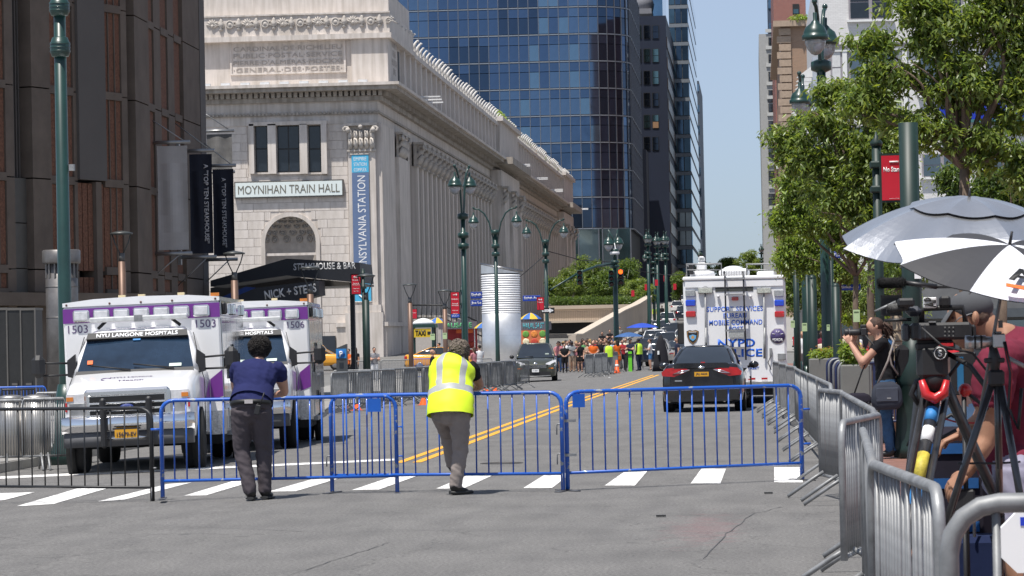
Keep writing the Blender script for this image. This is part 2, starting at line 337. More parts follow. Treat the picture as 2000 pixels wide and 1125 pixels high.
# ================================================================== BROWN ARENA BUILDING (left, shaded)
conc = M('precast_concrete_pier', (.125, .097, .077), rough=.9, var=.22, scale=.9, bump=.15)
brown = M('brown_aggregate_panel', (.15, .067, .04), rough=.95, var=.5, scale=14, bump=.4)
darkslot = M('dark_window_slot', (.012, .013, .017), rough=.3)
screen_m = M('grey_mesh_screen', (.10, .088, .08), rough=.8, var=.1, scale=.4)
steel_dk = M('weathered_steel_duct', (.17, .16, .155), rough=.45, metal=.6, var=.35, scale=1.4)
ar = thing('arena_building', 'huge shaded brown panelled building with tall concrete piers at far left', 'building', (0, 0, 0))
A_ = at(-60, 400, 88); B_ = at(256, 400, 96); D_ = at(399, 400, 109.5)
def seg_builder(P, Q):
    d = Vector((Q.x-P.x, Q.y-P.y, 0)); ln = d.length; d.normalize(); nrm = Vector((d.y, -d.x, 0))
    if nrm.y > 0 and abs(nrm.x) < .5: nrm = -nrm
    def s_of(px):   # ray/line intersection, param along wall
        r = ray(px, 400); det = d.x * (-r.y) - d.y * (-r.x)
        rx, ry = EYE.x - P.x, EYE.y - P.y
        return (rx * (-r.y) - ry * (-r.x)) / det
    def z_of(px, py):
        s = s_of(px); X = P.x + d.x*s; Y = P.y + d.y*s; r = ray(px, py); return H + r.z * (Y / r.y)
    def slab(mb, px0, px1, z0, z1, o0, o1, mi=0):
        a, b = s_of(px0), s_of(px1)
        def q(s, o, z): return (P.x + d.x*s + nrm.x*o, P.y + d.y*s + nrm.y*o, z)
        mb.hexa([q(a,o0,z0), q(b,o0,z0), q(b,o1,z0), q(a,o1,z0), q(a,o0,z1), q(b,o0,z1), q(b,o1,z1), q(a,o1,z1)], mi); return mb
    return s_of, z_of, slab, nrm
TOP = 26.0
for (P, Q, els, jpx, joints, mp) in [
    (A_, B_, [(-60,12,'b'), (12,28,'p'), (28,60,'s'), (60,97,'P'), (97,145,'b'), (145,151,'p'), (151,204,'g'), (204,240,'b'), (240,251,'p'), (251,261,'s')], 240, (20, 190, 360, 530), 0),
    (B_, D_, [(262,290,'P'), (290,304,'b'), (304,317,'p'), (317,331,'b'), (331,343,'p'), (343,357,'b'), (357,389,'P'), (389,399,'g')], 285, (42, 205, 370, 535), 0)]:
    s_of, z_of, slab, nr = seg_builder(P, Q)
    slab(MB(), -200 if P is A_ else 262, 262 if P is A_ else 400, -1, TOP, -6.0, -.45).build('wall', darkslot, ar)
    zj = [z_of(jpx, j) for j in joints]; zj = [TOP] + zj + [3.4]
    zlow = 3.4
    for (a, b, k) in els:
        if k in 'pP':
            o = .1 if k == 'P' else .03
            for z0, z1 in zip(zj[1:], zj[:-1]):
                slab(MB(), a, b, z0+.02, z1-.02, -.45, o).build('pier', conc, ar)
            slab(MB(), a, b, -1, zlow-.02, -.45, o).build('pier', conc, ar)
        elif k == 'b':
            n = max(1, round((b-a) / (14 if P is A_ else 20)))
            for z0, z1 in zip(zj[1:], zj[:-1]):
                mb = slab(MB(), a, b, z0 - .12, z0 + .12, -.45, .05); mb.build('ledge', conc, ar)
                for i in range(n):
                    w = (b-a)/n
                    slab(MB(), a+w*i+w*.06, a+w*(i+1)-w*.06, z0+.13, z1-.13, -.45, -.02).build('panel', brown, ar)
                    if i: slab(MB(), a+w*i-w*.055, a+w*i+w*.055, z0+.13, z1-.13, -.45, .02).build('rib', conc, ar)
        elif k == 'g':
            z0 = z_of((a+b)/2, 352) if P is A_ else -1
            slab(MB(), a, b, z0, TOP, -.45, .12).build('mesh_screen', screen_m, ar)
            if P is A_:
                for i in range(1, 4): pass
                w = (b-a)/5
                for i, kk in enumerate('bbbpb'):
                    if kk == 'b':
                        for za, zb in ((zlow, z_of(a, 535)-.1), (z_of(a, 535)+.1, z0-.1)): slab(MB(), a+w*i+.8, a+w*(i+1)-.8, za, zb, -.45, -.02).build('panel', brown, ar)
                    else: slab(MB(), a+w*i, a+w*(i+1), -1, z0-.05, -.45, .1).build('pier', conc, ar)
        elif k == 's' and a < 100:
            mbv = MB()
            for i in range(6): w = (b-a)/6; slab(mbv, a+w*i+1, a+w*i+w*.6, z_of(44, 345), TOP, -.44, -.3)
            mbv.build('louvre_fins', screen_m, ar)
            for za, zb in ((3.4, z_of(44, 525)), (z_of(44, 523), z_of(44, 436)), (z_of(44, 434), z_of(44, 347))): slab(MB(), a, b, za, zb, -.44, -.15).build('panel', M('grey_slot_panel', (.09, .083, .073), var=.1), ar)
s_of, z_of, slab, nr = seg_builder(A_, B_)
slab(MB(), -60, 262, 3.0, 3.38, -.45, .7).build('ledge', conc, ar)
# canopy-level dark panels standing in for shade in the entrance opening
for a, b in ((88, 130), (135, 180), (185, 250)): slab(MB(), a, b, .1, 2.9, -.4, .05).build('recess_panel', M('dark_recess_panel', (.03, .028, .027), rough=.35, metal=.4), ar)
# steel exhaust column
Y = 84; xa, xb, z0, z1 = rect(86, 488, 158, 760, Y); c = ((xa+xb)/2, Y, -.2); rr = (xb-xa)/2
ec = thing('exhaust_column', 'dark dented steel column with a slotted collar behind the left ambulance', 'exhaust column', c)
zt = lambda py: at(122, py, Y).z + .2
MB().lathe([(rr*.86, 0), (rr*.86, zt(545)), (rr*.8, zt(543)), (rr*.8, zt(515))], n=28).build('drum', steel_dk, ec)
MB().lathe([(rr, zt(515)), (rr*1.02, zt(512)), (rr*1.02, zt(490)), (rr*.95, zt(488))], n=28).build('collar', steel_dk, ec)
mb = MB()
for k in range(14):
    t = 2*PI*k/14; mb.box(rr*.84*math.cos(t)-.02, rr*.84*math.cos(t)+.02, rr*.84*math.sin(t)-.02, rr*.84*math.sin(t)+.02, zt(543), zt(514))
mb.build('slot_bars', steel_dk, ec)
for py in (620, 560): MB().lathe([(rr*.875, zt(py+1)), (rr*.875, zt(py-1))], n=28).build('band', steel_dk, ec)
# grey cabinets at far left
cb = M('cabinet_grey', (.03, .03, .03), rough=.5, metal=.3, var=.15); cbt = M('cabinet_trim', (.14, .13, .12), rough=.5, metal=.4)
for i, (a, b, ls) in enumerate([(-40, 16, 'leftmost'), (16, 43, 'middle'), (43, 71, 'rightmost')]):
    Y = 76; xa, xb, z0, z1 = rect(a, 606, b, 770, Y)
    t = thing('steel_cabinet', ['wide dark steel cabinet cut by the left edge', 'narrow dark steel cabinet between two others by the arena wall', 'dark steel cabinet nearest the steel exhaust column'][i], 'cabinet', ((xa+xb)/2, Y, 0), group='dark cabinets by the arena wall')
    w = (xb-xa)/2; MB().box(-w, w-.02, 0, .8, 0, z1).build('body', cb, t); MB().box(-w, w, -.02, .82, z1, z1+.06).build('cap', cbt, t)
    MB().box(w-.035, w, -.03, 0, 0, z1).build('edge_post', cbt, t)
    if i: MB().box(-w*.55, w*.35, -.02, 0, z1*.1, z1*.35).build('door_recess', cb, t); MB().box(-w*.5, w*.3, -.03, 0, z1*.31, z1*.33).build('handle', cbt, t)
# ================================================================== banners on the arena
def banner(px0, px1, py0, py1, Y, mat, label, txt=None, pole=True, tx=None, slope=0):
    a = at(px0, (py0+py1)/2, Y); b = at(px1, (py0+py1)/2, Y); zt_, zb = at((px0+px1)/2, py0, Y).z, at((px0+px1)/2, py1, Y).z
    t = thing('banner', label, 'banner', (a.x, Y, zb), group='banners on the arena building')
    w = b.x-a.x; h = zt_-zb; mb = MB(); n = 12
    for i in range(n):
        for j in range(6):
            u0, u1 = i/n, (i+1)/n; v0, v1 = j/6, (j+1)/6
            f = lambda u, v: (w*u, .05*math.sin(u*9+v*1.5)*math.sin(PI*v)+.02, h*v)
            mb.add([f(u0,v0), f(u1,v0), f(u1,v1), f(u0,v1)], [(0,1,2,3)], 0, True)
            g = lambda u, v: (w*u, .05*math.sin(u*9+v*1.5)*math.sin(PI*v)+.035, h*v)
            mb.add([g(u0,v0), g(u1,v0), g(u1,v1), g(u0,v1)], [(3,2,1,0)], 0, True)
    mb.build('cloth', mat, t)
    st = M('banner_pole_steel', (.3, .3, .3), rough=.4, metal=.8)
    for z in (h+.12, -.12): MB().tube([(-.35, 0, z), (w+.1, 0, z)], .06, 8).build('pole', st, t)
    MB().tube([(-.5, 0, h+1.1), (w*.9, 0, h+.16)], .02, 6).build('stay', st, t); MB().tube([(-.5, 0, -1.1), (w*.7, 0, -.16)], .02, 6).build('stay', st, t)
    for z in (h+.12, -.12): MB().box(-.42, -.32, -.12, .12, z-.25, z+.25).build('bracket', st, t)
    if txt:
        text(txt, h*.8, w*.21, (w*tx, -.06, h*.5), (0, R(90), R(90)), M('banner_lettering', (.55, .55, .57)), t, bold=.02).rotation_euler = (R(90), R(90), 0)
    return t
banner(308, 367, 285, 488, 100, M('grey_banner_cloth', (.42, .40, .39), rough=.9, var=.1, scale=1), 'plain pale grey vertical banner on the arena wall, left of the black ones')
blk = M('black_banner_cloth', (.012, .015, .028), rough=.8)
banner(371, 415, 301, 495, 104, blk, 'taller black banner with A TOP TEN STEAKHOUSE running down it', 'A "TOP TEN STEAKHOUSE"', tx=.75)
banner(416, 457, 330, 500, 109, blk, 'smaller black steakhouse banner further back, beside the pale stone hall', 'A "TOP TEN STEAKHOUSE"', tx=.55)
banner(404, 453, 262, 330, 116, M('dark_grey_banner', (.16, .155, .15), var=.2), 'short dark grey banner partly behind the black steakhouse banners')
# ================================================================== steakhouse awning
aw = thing('steakhouse_awning', 'angular black awning lettered STEAKHOUSE & BAR above NICK + STEF\'S', 'awning', (0, 0, 0))
awm = M('awning_black', (.012, .014, .02), rough=.55); awb = M('awning_blue', (.02, .06, .25), rough=.5)
Y = 112
def pxpoly(pts, Y0, Y1, name, mat, par):
    mb = MB(); n = len(pts); f = [at(x, y, Y0) for x, y in pts]; s = Y1 - Y0
    vs = f + [Vector((p.x, p.y+s, p.z)) for p in f]
    mb.add(vs, [tuple(range(n)), tuple(range(n, 2*n))[::-1]] + [(k, n+k, n+(k+1) % n, (k+1) % n) for k in range(n)])
    return mb.build(name, mat, par)
pxpoly([(411, 560), (411, 548), (560, 505), (702, 513), (706, 552), (560, 538)], 108, 111.5, 'fascia', awm, aw)
pxpoly([(411, 590), (411, 562), (560, 540), (704, 553), (704, 557), (560, 562)], 112, 116, 'soffit', M('awning_soffit', (.06, .055, .05), rough=.5), aw)
pxpoly([(420, 596), (500, 562), (622, 548), (624, 576), (560, 592), (440, 600)], 106, 107.5, 'lower_fascia', awm, aw)
pxpoly([(405, 592), (480, 560), (500, 562), (440, 592)], 107.6, 109, 'blue_edge', awb, aw)
textpx('STEAKHOUSE & BAR', 573, 513, 695, 527, 107.995, M('awning_lettering', (.55, .55, .55)), aw, bold=.025)
t_ = textpx("NICK + STEF'S", 516, 560, 618, 578, 105.99, M('awning_lettering'), aw, bold=.03); t_.rotation_euler = (R(90), R(-7), 0)
MB().box(at(683, 560, 110).x, at(691, 560, 110).x, 110, 110.3, -.2, at(686, 552, 110).z).build('post', awm, aw)
MB().box(at(500, 547, 112).x, at(528, 547, 112).x, 111.7, 111.9, at(510, 551, 112).z, at(510, 547, 112).z).build('strip_light', M('strip_light_lens', (.8, .78, .7)), aw)
# ================================================================== STONE POST HALL (Moynihan)
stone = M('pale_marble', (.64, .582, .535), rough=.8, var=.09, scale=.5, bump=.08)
def strata(m, k=.12):
    n = m.node_tree; L = n.links.new; p = n.nodes['Principled BSDF']; tc = [x for x in n.nodes if x.type == 'TEX_COORD'][0]; base = [x for x in n.nodes if x.type == 'VALTORGB'][0]
    mp = n.nodes.new('ShaderNodeMapping'); mp.inputs['Scale'].default_value = (3, 3, .25); L(tc.outputs['Object'], mp.inputs[0])
    w = n.nodes.new('ShaderNodeTexNoise'); w.inputs['Scale'].default_value = 1; w.inputs['Detail'].default_value = 6; L(mp.outputs[0], w.inputs['Vector'])
    r = n.nodes.new('ShaderNodeValToRGB'); r.color_ramp.elements[0].position = .35; r.color_ramp.elements[0].color = (1-k*2, 1-k*2.1, 1-k*2.3, 1); r.color_ramp.elements[1].position = .6; r.color_ramp.elements[1].color = (1, 1, 1, 1); L(w.outputs[0], r.inputs[0])
    x = n.nodes.new('ShaderNodeMix'); x.data_type = 'RGBA'; x.blend_type = 'MULTIPLY'; x.inputs[0].default_value = 1; L(base.outputs[0], x.inputs[6]); L(r.outputs[0], x.inputs[7]); L(x.outputs[2], p.inputs['Base Color'])
strata(stone)
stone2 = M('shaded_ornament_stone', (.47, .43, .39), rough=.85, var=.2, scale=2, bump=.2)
darkstone = M('darker_cornice_stone', (.40, .36, .32), rough=.85, var=.2, scale=.8); strata(darkstone, .15)  # darker than the wall stone, with vertical streaks
glass_dk = M('dark_window_glass', (.015, .02, .028), rough=.08, spec=.6, var=.2)
frame_dk = M('dark_window_frame', (.02, .02, .02), rough=.5)
YE = 240.0; XN = at(740, 450, YE).x
hall = thing('stone_post_hall', 'long pale stone classical hall with giant pilasters and MOYNIHAN TRAIN HALL sign', 'building', (0, 0, 0))
def zE(py, px=600): return at(px, py, YE).z
def xE(px, py=450): return at(px, py, YE).x
Z = dict(crest=zE(22, 740), par=zE(50, 740), attic=zE(163, 740), corn=zE(196, 740), frz=zE(218, 740), arch=zE(240, 740))
XL = xE(250)
YF = 481.0
pav = 1.0
MB().box(XL, XN, YE, YE+1, -1.5, 0).build('wall', stone, hall)
# --- stone courses on the east face, each block its own part (window, arch openings left)
holes = [(487, 238, 641, 341), (682, 236, 740, 640)]
bz = [zE(p) for p in range(242, 735, 17)]
unit = MB().box(0, 1, -.5, .5, 0, 1, bev=.0).mesh('stone_block', stone)
nb = 0
for r, (z1, z0) in enumerate(zip(bz[:-1], bz[1:])):
    x = XL + (r % 2) * .9 + 5
    while x < XN - .05:
        w = min(1.75 + ((r*7+int(x*3)) % 3)*.25, XN - x)
        iv = [(x, x+w)]; zs_ = zE(472); rd_ = (xE(618)-xE(519))/2*1.17; ac_ = (xE(618)+xE(519))/2
        hl = [(xE(a), xE(c)) for (a, b, c, d) in holes if z1 > zE(d) and z0 < zE(b)]
        if z0 < zs_ + rd_: q_ = rd_ if z0 < zs_ else math.sqrt(max(0, rd_**2-(z0-zs_)**2)); hl.append((ac_-q_, ac_+q_))
        for (h0, h1) in hl: iv = [p for (a, b) in iv for p in ((a, min(b, h0)), (max(a, h1), b)) if p[1]-p[0] > .12]
        for (bx0, bx1) in iv:
          if nb < 298 and bx1 > xE(398):
            link(unit, 'stone_block', hall, (bx0+.015, YE-.015, z0+.015), sc=(bx1-bx0-.03, .058+.004*((r*5+nb) % 3), z1-z0-.03)); nb += 1
        x += w
# --- entablature
def belt(name, z0, z1, out, mat, yN=YF, segs=None, x0=None):
    mb = MB(); x0 = XL if x0 is None else x0
    mb.box(x0, XN+out, YE-out, YE, z0, z1); mb.box(XN, XN+out, YE, yN, z0, z1)
    return mb.build(name, mat, hall)
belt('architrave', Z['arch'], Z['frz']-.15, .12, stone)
belt('moulding', Z['frz']-.15, Z['frz'], .3, darkstone)
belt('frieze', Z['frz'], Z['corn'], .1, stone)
belt('cornice_bed', Z['corn'], Z['corn']+.35, .45, darkstone)
belt('cornice', Z['corn']+.75, Z['attic']-.25, 1.75, darkstone)
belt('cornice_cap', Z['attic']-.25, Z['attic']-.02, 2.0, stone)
MB().box(XL, XN+.1, YE-.1, YE+20, Z['attic']-.3, Z['attic']).build('roof_ledge', stone, hall)
# dentils
dn = MB().box(-.14, .14, -.14, .14, 0, .38).mesh('dentil', darkstone)
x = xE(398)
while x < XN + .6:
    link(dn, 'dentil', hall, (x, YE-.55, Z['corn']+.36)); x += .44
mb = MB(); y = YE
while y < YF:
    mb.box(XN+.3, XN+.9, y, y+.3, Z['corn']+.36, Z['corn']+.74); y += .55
mb.build('dentil_row', darkstone, hall, kind='stuff')
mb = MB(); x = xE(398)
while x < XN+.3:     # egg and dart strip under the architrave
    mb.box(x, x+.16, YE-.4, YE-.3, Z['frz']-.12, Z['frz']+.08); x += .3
mb.build('bead_strip', darkstone, hall, kind='stuff')
# --- attic (set back)
XA = xE(752, 200); YA = YE + .6
za, zp = Z['attic'], Z['par']
MB().box(XL, XA, YA, YA+16, za, zp-.5).build('attic_wall', stone, hall)
MB().box(xE(687, 200), XA+.25, YA-.3, YA+6, za, zp-.9).build('attic_pier', stone, hall)
MB().box(XL, XA+.6, YA-.7, YA+16.6, zp-.95, zp-.55).build('attic_cornice', stone, hall)
MB().box(XL, XA+.45, YA-.45, YA+16.4, zp-.55, Z['crest']-.05).build('parapet', stone, hall)
MB().box(XL, XA+.3, YA+.4, YA+15, Z['crest']-.05, Z['crest']+1.6).build('upper_block', stone, hall)
# inscription panel with frame
pa = rect(453, 82, 672, 141, YA); 
MB().box(pa[0], pa[1], YA-.05, YA, pa[2], pa[3]).build('inscription_panel', stone, hall)
fr = MB(); w = .14
fr.box(pa[0]-w, pa[1]+w, YA-.16, YA, pa[3], pa[3]+w); fr.box(pa[0]-w, pa[1]+w, YA-.16, YA, pa[2]-w, pa[2]); fr.box(pa[0]-w, pa[0], YA-.16, YA, pa[2], pa[3]); fr.box(pa[1], pa[1]+w, YA-.16, YA, pa[2], pa[3])
fr.build('panel_frame', stone, hall)
ins = M('incised_letter_shadow', (.40, .355, .32), rough=.9)
for i, (s, a, b) in enumerate([('CARDINAL·DE·RICHELIEU', 456, 668), ('PUBLIC·POSTAL·SERVICE', 456, 668), ("PIERRE·D'ALMERAS·MDCXXI", 456, 668), ('·GENERAL·DES·POSTES·', 456, 668)]):
    textpx(s, a, 89.5+i*13.6 - (i*0), b, 98.5+i*13.6, YA-.06, ins, hall, ext=.03)
t_ = text('CARDINAL DE\nRICHELIEU\nPUBLIC POSTAL\nSERVICE', 3.4, 2.6, (XA+.27, YA+4, (pa[2]+pa[3])/2), NORTH, ins, hall)
# crest relief: scrolls, palmettes, urns along the east parapet
def palmette():
    mb = MB()
    for k in range(7):
        t = (k-3)*.42; mb.tube([(0, 0, 0), (.3*math.sin(t)*1.0, -.05, .32*math.cos(t)), (.5*math.sin(t), -.02, .5*math.cos(t))], [.05, .09, .03], 6)
    mb.ball((0, -.08, .02), .12, 8); return mb.mesh('palmette', stone2)
pal = palmette()
def scroll():
    mb = MB(); pts = []
    for k in range(22):
        t = k*.5; r = .36*(1-k/24); pts.append((r*math.cos(t), -.06, r*math.sin(t)))
    mb.tube(pts, .07, 6); mb.tube([(-.3, -.05, -.3), (.4, -.07, .0), (.95, -.06, -.35)], .06, 6); mb.ball((.5, -.08, .25), .1, 6); return mb.mesh('scroll', stone2)
scm = scroll()
def urn(): return MB().lathe([(.1, -.4), (.2, -.3), (.08, -.15), (.2, 0), (.24, .2), (.12, .35), (.16, .5), (.02, .65)], n=8).mesh('urn', stone2)
um = urn()
ros = MB().lathe([(.42, 0), (.42, -.12), (.3, -.16), (.26, -.08), (.12, -.2), (.02, -.22)], n=14, axis='y').mesh('rosette', stone2)
zc = (Z['par'] + Z['crest'])/2 - .15; px = 414
for k in range(20):
    x = xE(px, 40)
    if k % 4 == 0: link(pal, 'palmette', hall, (x, YA-.47, zc-.1), sc=(1, 1, 1.1))
    elif k % 4 == 2: link(ros, 'rosette', hall, (x, YA-.47, zc), sc=(.8, 1, .8))
    else: link(um, 'urn', hall, (x, YA-.5, zc-.1), sc=(.9, .9, .9))
    link(scm, 'scroll', hall, (x+.72, YA-.47, zc-.02), sc=(.72 if k % 2 else -.72, 1, .72)); px += 17.2 * 1.0
MB().box(XL, XA+.5, YA-.55, YA-.45, Z['crest']-.1, Z['crest']+.02).build('crest_rail', stone, hall)
# --- windows (three tall dark openings) in the east face
for (a, b, mul) in ((499, 524, 0), (542, 586, 1), (603, 628, 0)):
    x0, x1, z0, z1 = rect(a, 245, b, 337, YE)
    t = MB(); t.box(x0, x1, YE-.02, YE+.06, z0, z1); w_ = t.build('window', frame_dk, hall)
    fz = [(z0+.1, (z0+z1)/2-.06), ((z0+z1)/2+.06, z1-.1)]; xs = [(x0+.1, x1-.1)] if not mul else [(x0+.1, (x0+x1)/2-.05), ((x0+x1)/2+.05, x1-.1)]
    for q in fz:
        for u in xs: MB().box(u[0], u[1], YE-.05, YE-.021, q[0], q[1]).build('pane', glass_dk, w_)
    MB().box(x0-.1, x1+.1, YE-.2, YE-.01, z0-.14, z0).build('sill', stone, w_)
# surround the windows with stone jambs so the openings read as recessed
for a, b in ((488, 498), (525, 541), (587, 602), (629, 640)):
    x0, x1, z0, z1 = rect(a, 243, b, 340, YE); MB().box(x0, x1, YE-.55, YE-.02, z0, z1).build('jamb', stone, hall)
x0, x1, z0, z1 = rect(488, 238, 640, 245, YE); MB().box(x0, x1, YE-.55, YE-.02, z0, z1).build('lintel', stone, hall)
# --- arch niche with coffered half dome
ax0, ax1, zb, zspring = rect(519, 470, 618, 560, YE); zspring = zE(472); rad = (ax1-ax0)/2; acx = (ax0+ax1)/2
nm = MB(); N = 24
for i in range(N):     # archivolt ring and its edge
    a0, a1 = PI*i/N, PI*(i+1)/N
    for (r0, r1, yo) in ((rad, rad*1.16, -.16),):
        p = lambda r, a, y: (acx+r*math.cos(a), y, zspring+r*math.sin(a))
        nm.hexa([p(r0,a0,YE+yo), p(r1,a0,YE+yo), p(r1,a0,YE-.0), p(r0,a0,YE), p(r0,a1,YE+yo), p(r1,a1,YE+yo), p(r1,a1,YE), p(r0,a1,YE)])
nm.box(acx-rad*1.16, acx-rad, YE-.16, YE, -1, zspring); nm.box(acx+rad, acx+rad*1.16, YE-.16, YE, -1, zspring)
nm.build('archivolt', stone, hall)
niche = MB(); niche.lathe([(rad, -1 - 0), (rad, zspring)], (acx, YE-.05, 0), 32)
# concave shell drawn as a recessed dark half dome sitting in a cut: use a shallow bowl proud of the wall plane
nb_ = MB(); rows = 9; cols = 22
def bp(i, j):   # hemisphere bowl: i elevation, j azimuth
    e = PI/2*i/rows; a = PI*j/cols
    return (acx - rad*math.cos(a)*math.cos(e), YE-.08 + .0 + rad*.0 , zspring + rad*math.sin(e))
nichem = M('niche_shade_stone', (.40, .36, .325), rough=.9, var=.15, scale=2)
# real recess: remove wall behind by building the wall around it is costly; the niche is a pocket in front of the wall core
# (the wall core starts 1.6 m behind the face here)
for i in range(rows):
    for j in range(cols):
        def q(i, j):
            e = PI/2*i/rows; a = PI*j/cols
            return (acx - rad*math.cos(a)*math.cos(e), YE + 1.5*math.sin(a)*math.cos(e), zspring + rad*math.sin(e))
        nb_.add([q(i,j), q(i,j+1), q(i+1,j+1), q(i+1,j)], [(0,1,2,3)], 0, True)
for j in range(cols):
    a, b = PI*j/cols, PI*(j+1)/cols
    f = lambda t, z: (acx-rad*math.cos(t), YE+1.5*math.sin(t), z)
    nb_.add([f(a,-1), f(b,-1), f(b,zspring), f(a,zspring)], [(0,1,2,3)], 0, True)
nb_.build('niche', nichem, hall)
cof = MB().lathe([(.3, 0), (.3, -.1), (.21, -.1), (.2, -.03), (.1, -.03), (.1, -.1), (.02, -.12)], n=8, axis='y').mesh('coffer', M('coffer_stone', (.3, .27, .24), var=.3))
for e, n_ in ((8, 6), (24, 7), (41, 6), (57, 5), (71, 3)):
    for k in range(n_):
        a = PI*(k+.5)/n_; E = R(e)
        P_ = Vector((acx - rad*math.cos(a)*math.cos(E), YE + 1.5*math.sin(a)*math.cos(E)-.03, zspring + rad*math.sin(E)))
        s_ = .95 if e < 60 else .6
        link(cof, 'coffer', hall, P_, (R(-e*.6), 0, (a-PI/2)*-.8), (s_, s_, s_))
x0, x1, z0, z1 = rect(514, 494, 622, 499, YE); MB().box(x0, x1, YE+.05, YE+.3, z0, z1).build('string_course', stone, hall)
# rebuild the east wall with the pocket opening
w0 = [o for o in hall.children if o.name.startswith('wall')]
me = w0[0].data
mbw = MB(); dpt = 1.7
mbw.box(XL, XN-1.5, YE+dpt, YF, -1.5, Z['arch']); mbw.box(XN-1.5, XN, YE+dpt, atx(805, 560, XN).y, -1.5, Z['arch']); mbw.box(XN-1.5, XN, atx(957, 560, XN).y, atx(1003, 560, XN).y, -1.5, Z['arch']); mbw.box(XN-1.5, XN, atx(1086, 560, XN).y, YF, -1.5, Z['arch'])
mbw.box(XL, ax0, YE, YE+dpt, -1.5, Z['arch']); mbw.box(ax1, XN, YE, YE+dpt, -1.5, Z['arch']); 
seg = [(acx-rad*math.cos(PI*k/N), zspring+rad*math.sin(PI*k/N)) for k in range(N+1)]
mbw.prism(seg + [(ax1, Z['arch']), (ax0, Z['arch'])], YE, YE+dpt)
w0[0].data = mbw.mesh('wall', stone)
# --- pilaster with corinthian capital, blue station banner
def capital(w, h, d, segs=5):
    mb = MB(); 
    for row, zz in ((0, 0), (1, h*.3)):
        for k in range(segs):
            x = -w/2 + w*(k+.5*(1+row*.0))/segs
            mb.tube([(x, 0, zz), (x, -d*.55, zz+h*.2), (x, -d*.95, zz+h*.42), (x, -d*1.05, zz+h*.34)], [w/segs*.42, w/segs*.5, w/segs*.32, w/segs*.18], 6)
    for s_ in (-1, 1):
        pts = [(s_*w*.25, -d*.5, h*.45)] + [(s_*(w*.5+.1-.12*w*math.cos(t)*(.9**t)*1), -d*1.1, h*.76+.12*w*math.sin(t)*(.9**t)) for t in [0, .9, 1.8, 2.7, 3.6, 4.5]]
        mb.tube(pts, [w*.05]*len(pts), 6); mb.ball((s_*w*.47, -d*1.1, h*.74), (w*.1, w*.1, w*.1), 8)
    mb.ball((0, -d*1.1, h*.86), (w*.09, w*.07, w*.09), 8)
    mb.box(-w*.6, w*.6, -d*1.2, .0, h*.9, h); mb.box(-w*.53, w*.53, -d*.5, 0, -h*.06, 0)
    mb.box(-w*.5, w*.5, -d*.35, 0, 0, h*.9)
    return mb
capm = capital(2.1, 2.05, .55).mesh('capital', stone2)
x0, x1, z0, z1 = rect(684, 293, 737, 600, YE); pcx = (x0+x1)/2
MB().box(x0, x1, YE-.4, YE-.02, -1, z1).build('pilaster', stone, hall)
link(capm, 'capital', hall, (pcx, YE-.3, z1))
MB().box(x0-.25, x1+.25, YE-.7, YE-.02, zE(613), zE(598)).build('pilaster_base', stone, hall); MB().box(x0-.4, x1+.4, YE-.85, YE-.03, -1, zE(613)-.01).build('plinth', stone, hall)
bn = rect(691, 302, 724, 590, YE)
sb = thing('station_banner', 'tall slate blue PENNSYLVANIA STATION banner hanging on the stone pilaster', 'banner', (bn[0], YE-.5, bn[2]))
W_, H_ = bn[1]-bn[0], bn[3]-bn[2]; zs = zE(340)-bn[2]; zs2 = zE(553)-bn[2]
cy = M('banner_cyan', (.07, .42, .66), rough=.7, var=.06); sl = M('banner_slate', (.115, .17, .30), rough=.7, var=.06); wl = M('white_print', (.8, .8, .8), var=.03)
MB().box(0, W_, -.03, 0, zs, H_).build('top_band', cy, sb); MB().box(0, W_, -.03, 0, zs2, zs-.01).build('cloth', sl, sb); MB().box(0, W_, -.03, 0, 0, zs2-.01).build('bottom_band', cy, sb)
for i, s in enumerate(('EMPIRE', 'STATION', 'COMPLEX')): text(s, W_*.75, .27, (W_/2, -.035, H_-.35-i*.42), FRONT, wl, sb)
o_ = text('PENNSYLVANIA STATION', zs-zs2+1.3-1.3-.5, .62, (W_*.55, -.035, (zs+zs2)/2), FRONT, wl, sb); o_.rotation_euler = (R(90), R(-90), 0)
mb = MB(); mb.tube([(W_/2, -.05, .85), (W_/2, -.05, .3)], .06, 6); mb.tube([(W_/2-.3, -.05, .6), (W_/2, -.05, .28), (W_/2+.3, -.05, .6)], .06, 6); mb.build('arrow', wl, sb)
for z in (0, H_): MB().tube([(-.1, -.03, z), (W_+.1, -.03, z)], .05, 6).build('rod', stone2, sb)
# sign MOYNIHAN TRAIN HALL
sg = rect(459, 353, 672, 386, YE)
ts = thing('train_hall_sign', 'white framed sign board reading MOYNIHAN TRAIN HALL above the arch', 'sign', (sg[0], YE-.35, sg[2]))
MB().box(0, sg[1]-sg[0], 0, .28, 0, sg[3]-sg[2]).build('frame', M('sign_frame_bronze', (.12, .11, .10), rough=.5), ts)
MB().box(.1, sg[1]-sg[0]-.1, -.03, -.001, .1, sg[3]-sg[2]-.1).build('board', M('sign_board_white', (.72, .78, .76), rough=.4, var=.03), ts)
text('MOYNIHAN TRAIN HALL', (sg[1]-sg[0])*.93, (sg[3]-sg[2])*.5, ((sg[1]-sg[0])/2, -.032, (sg[3]-sg[2])/2), FRONT, M('sign_letter_bronze', (.16, .15, .12)), ts, ext=.02)
# base courses
belt('base_course', -1.5, zE(640), .5, stone, x0=xE(655)); belt('base_moulding', zE(640), zE(632), .65, stone, x0=xE(655))
MB().box(xE(455), xE(652), YE-.3, YE-.01, zE(702), zE(657)).build('shop_opening', M('dark_shop_front', (.03, .035, .045), rough=.2), hall)
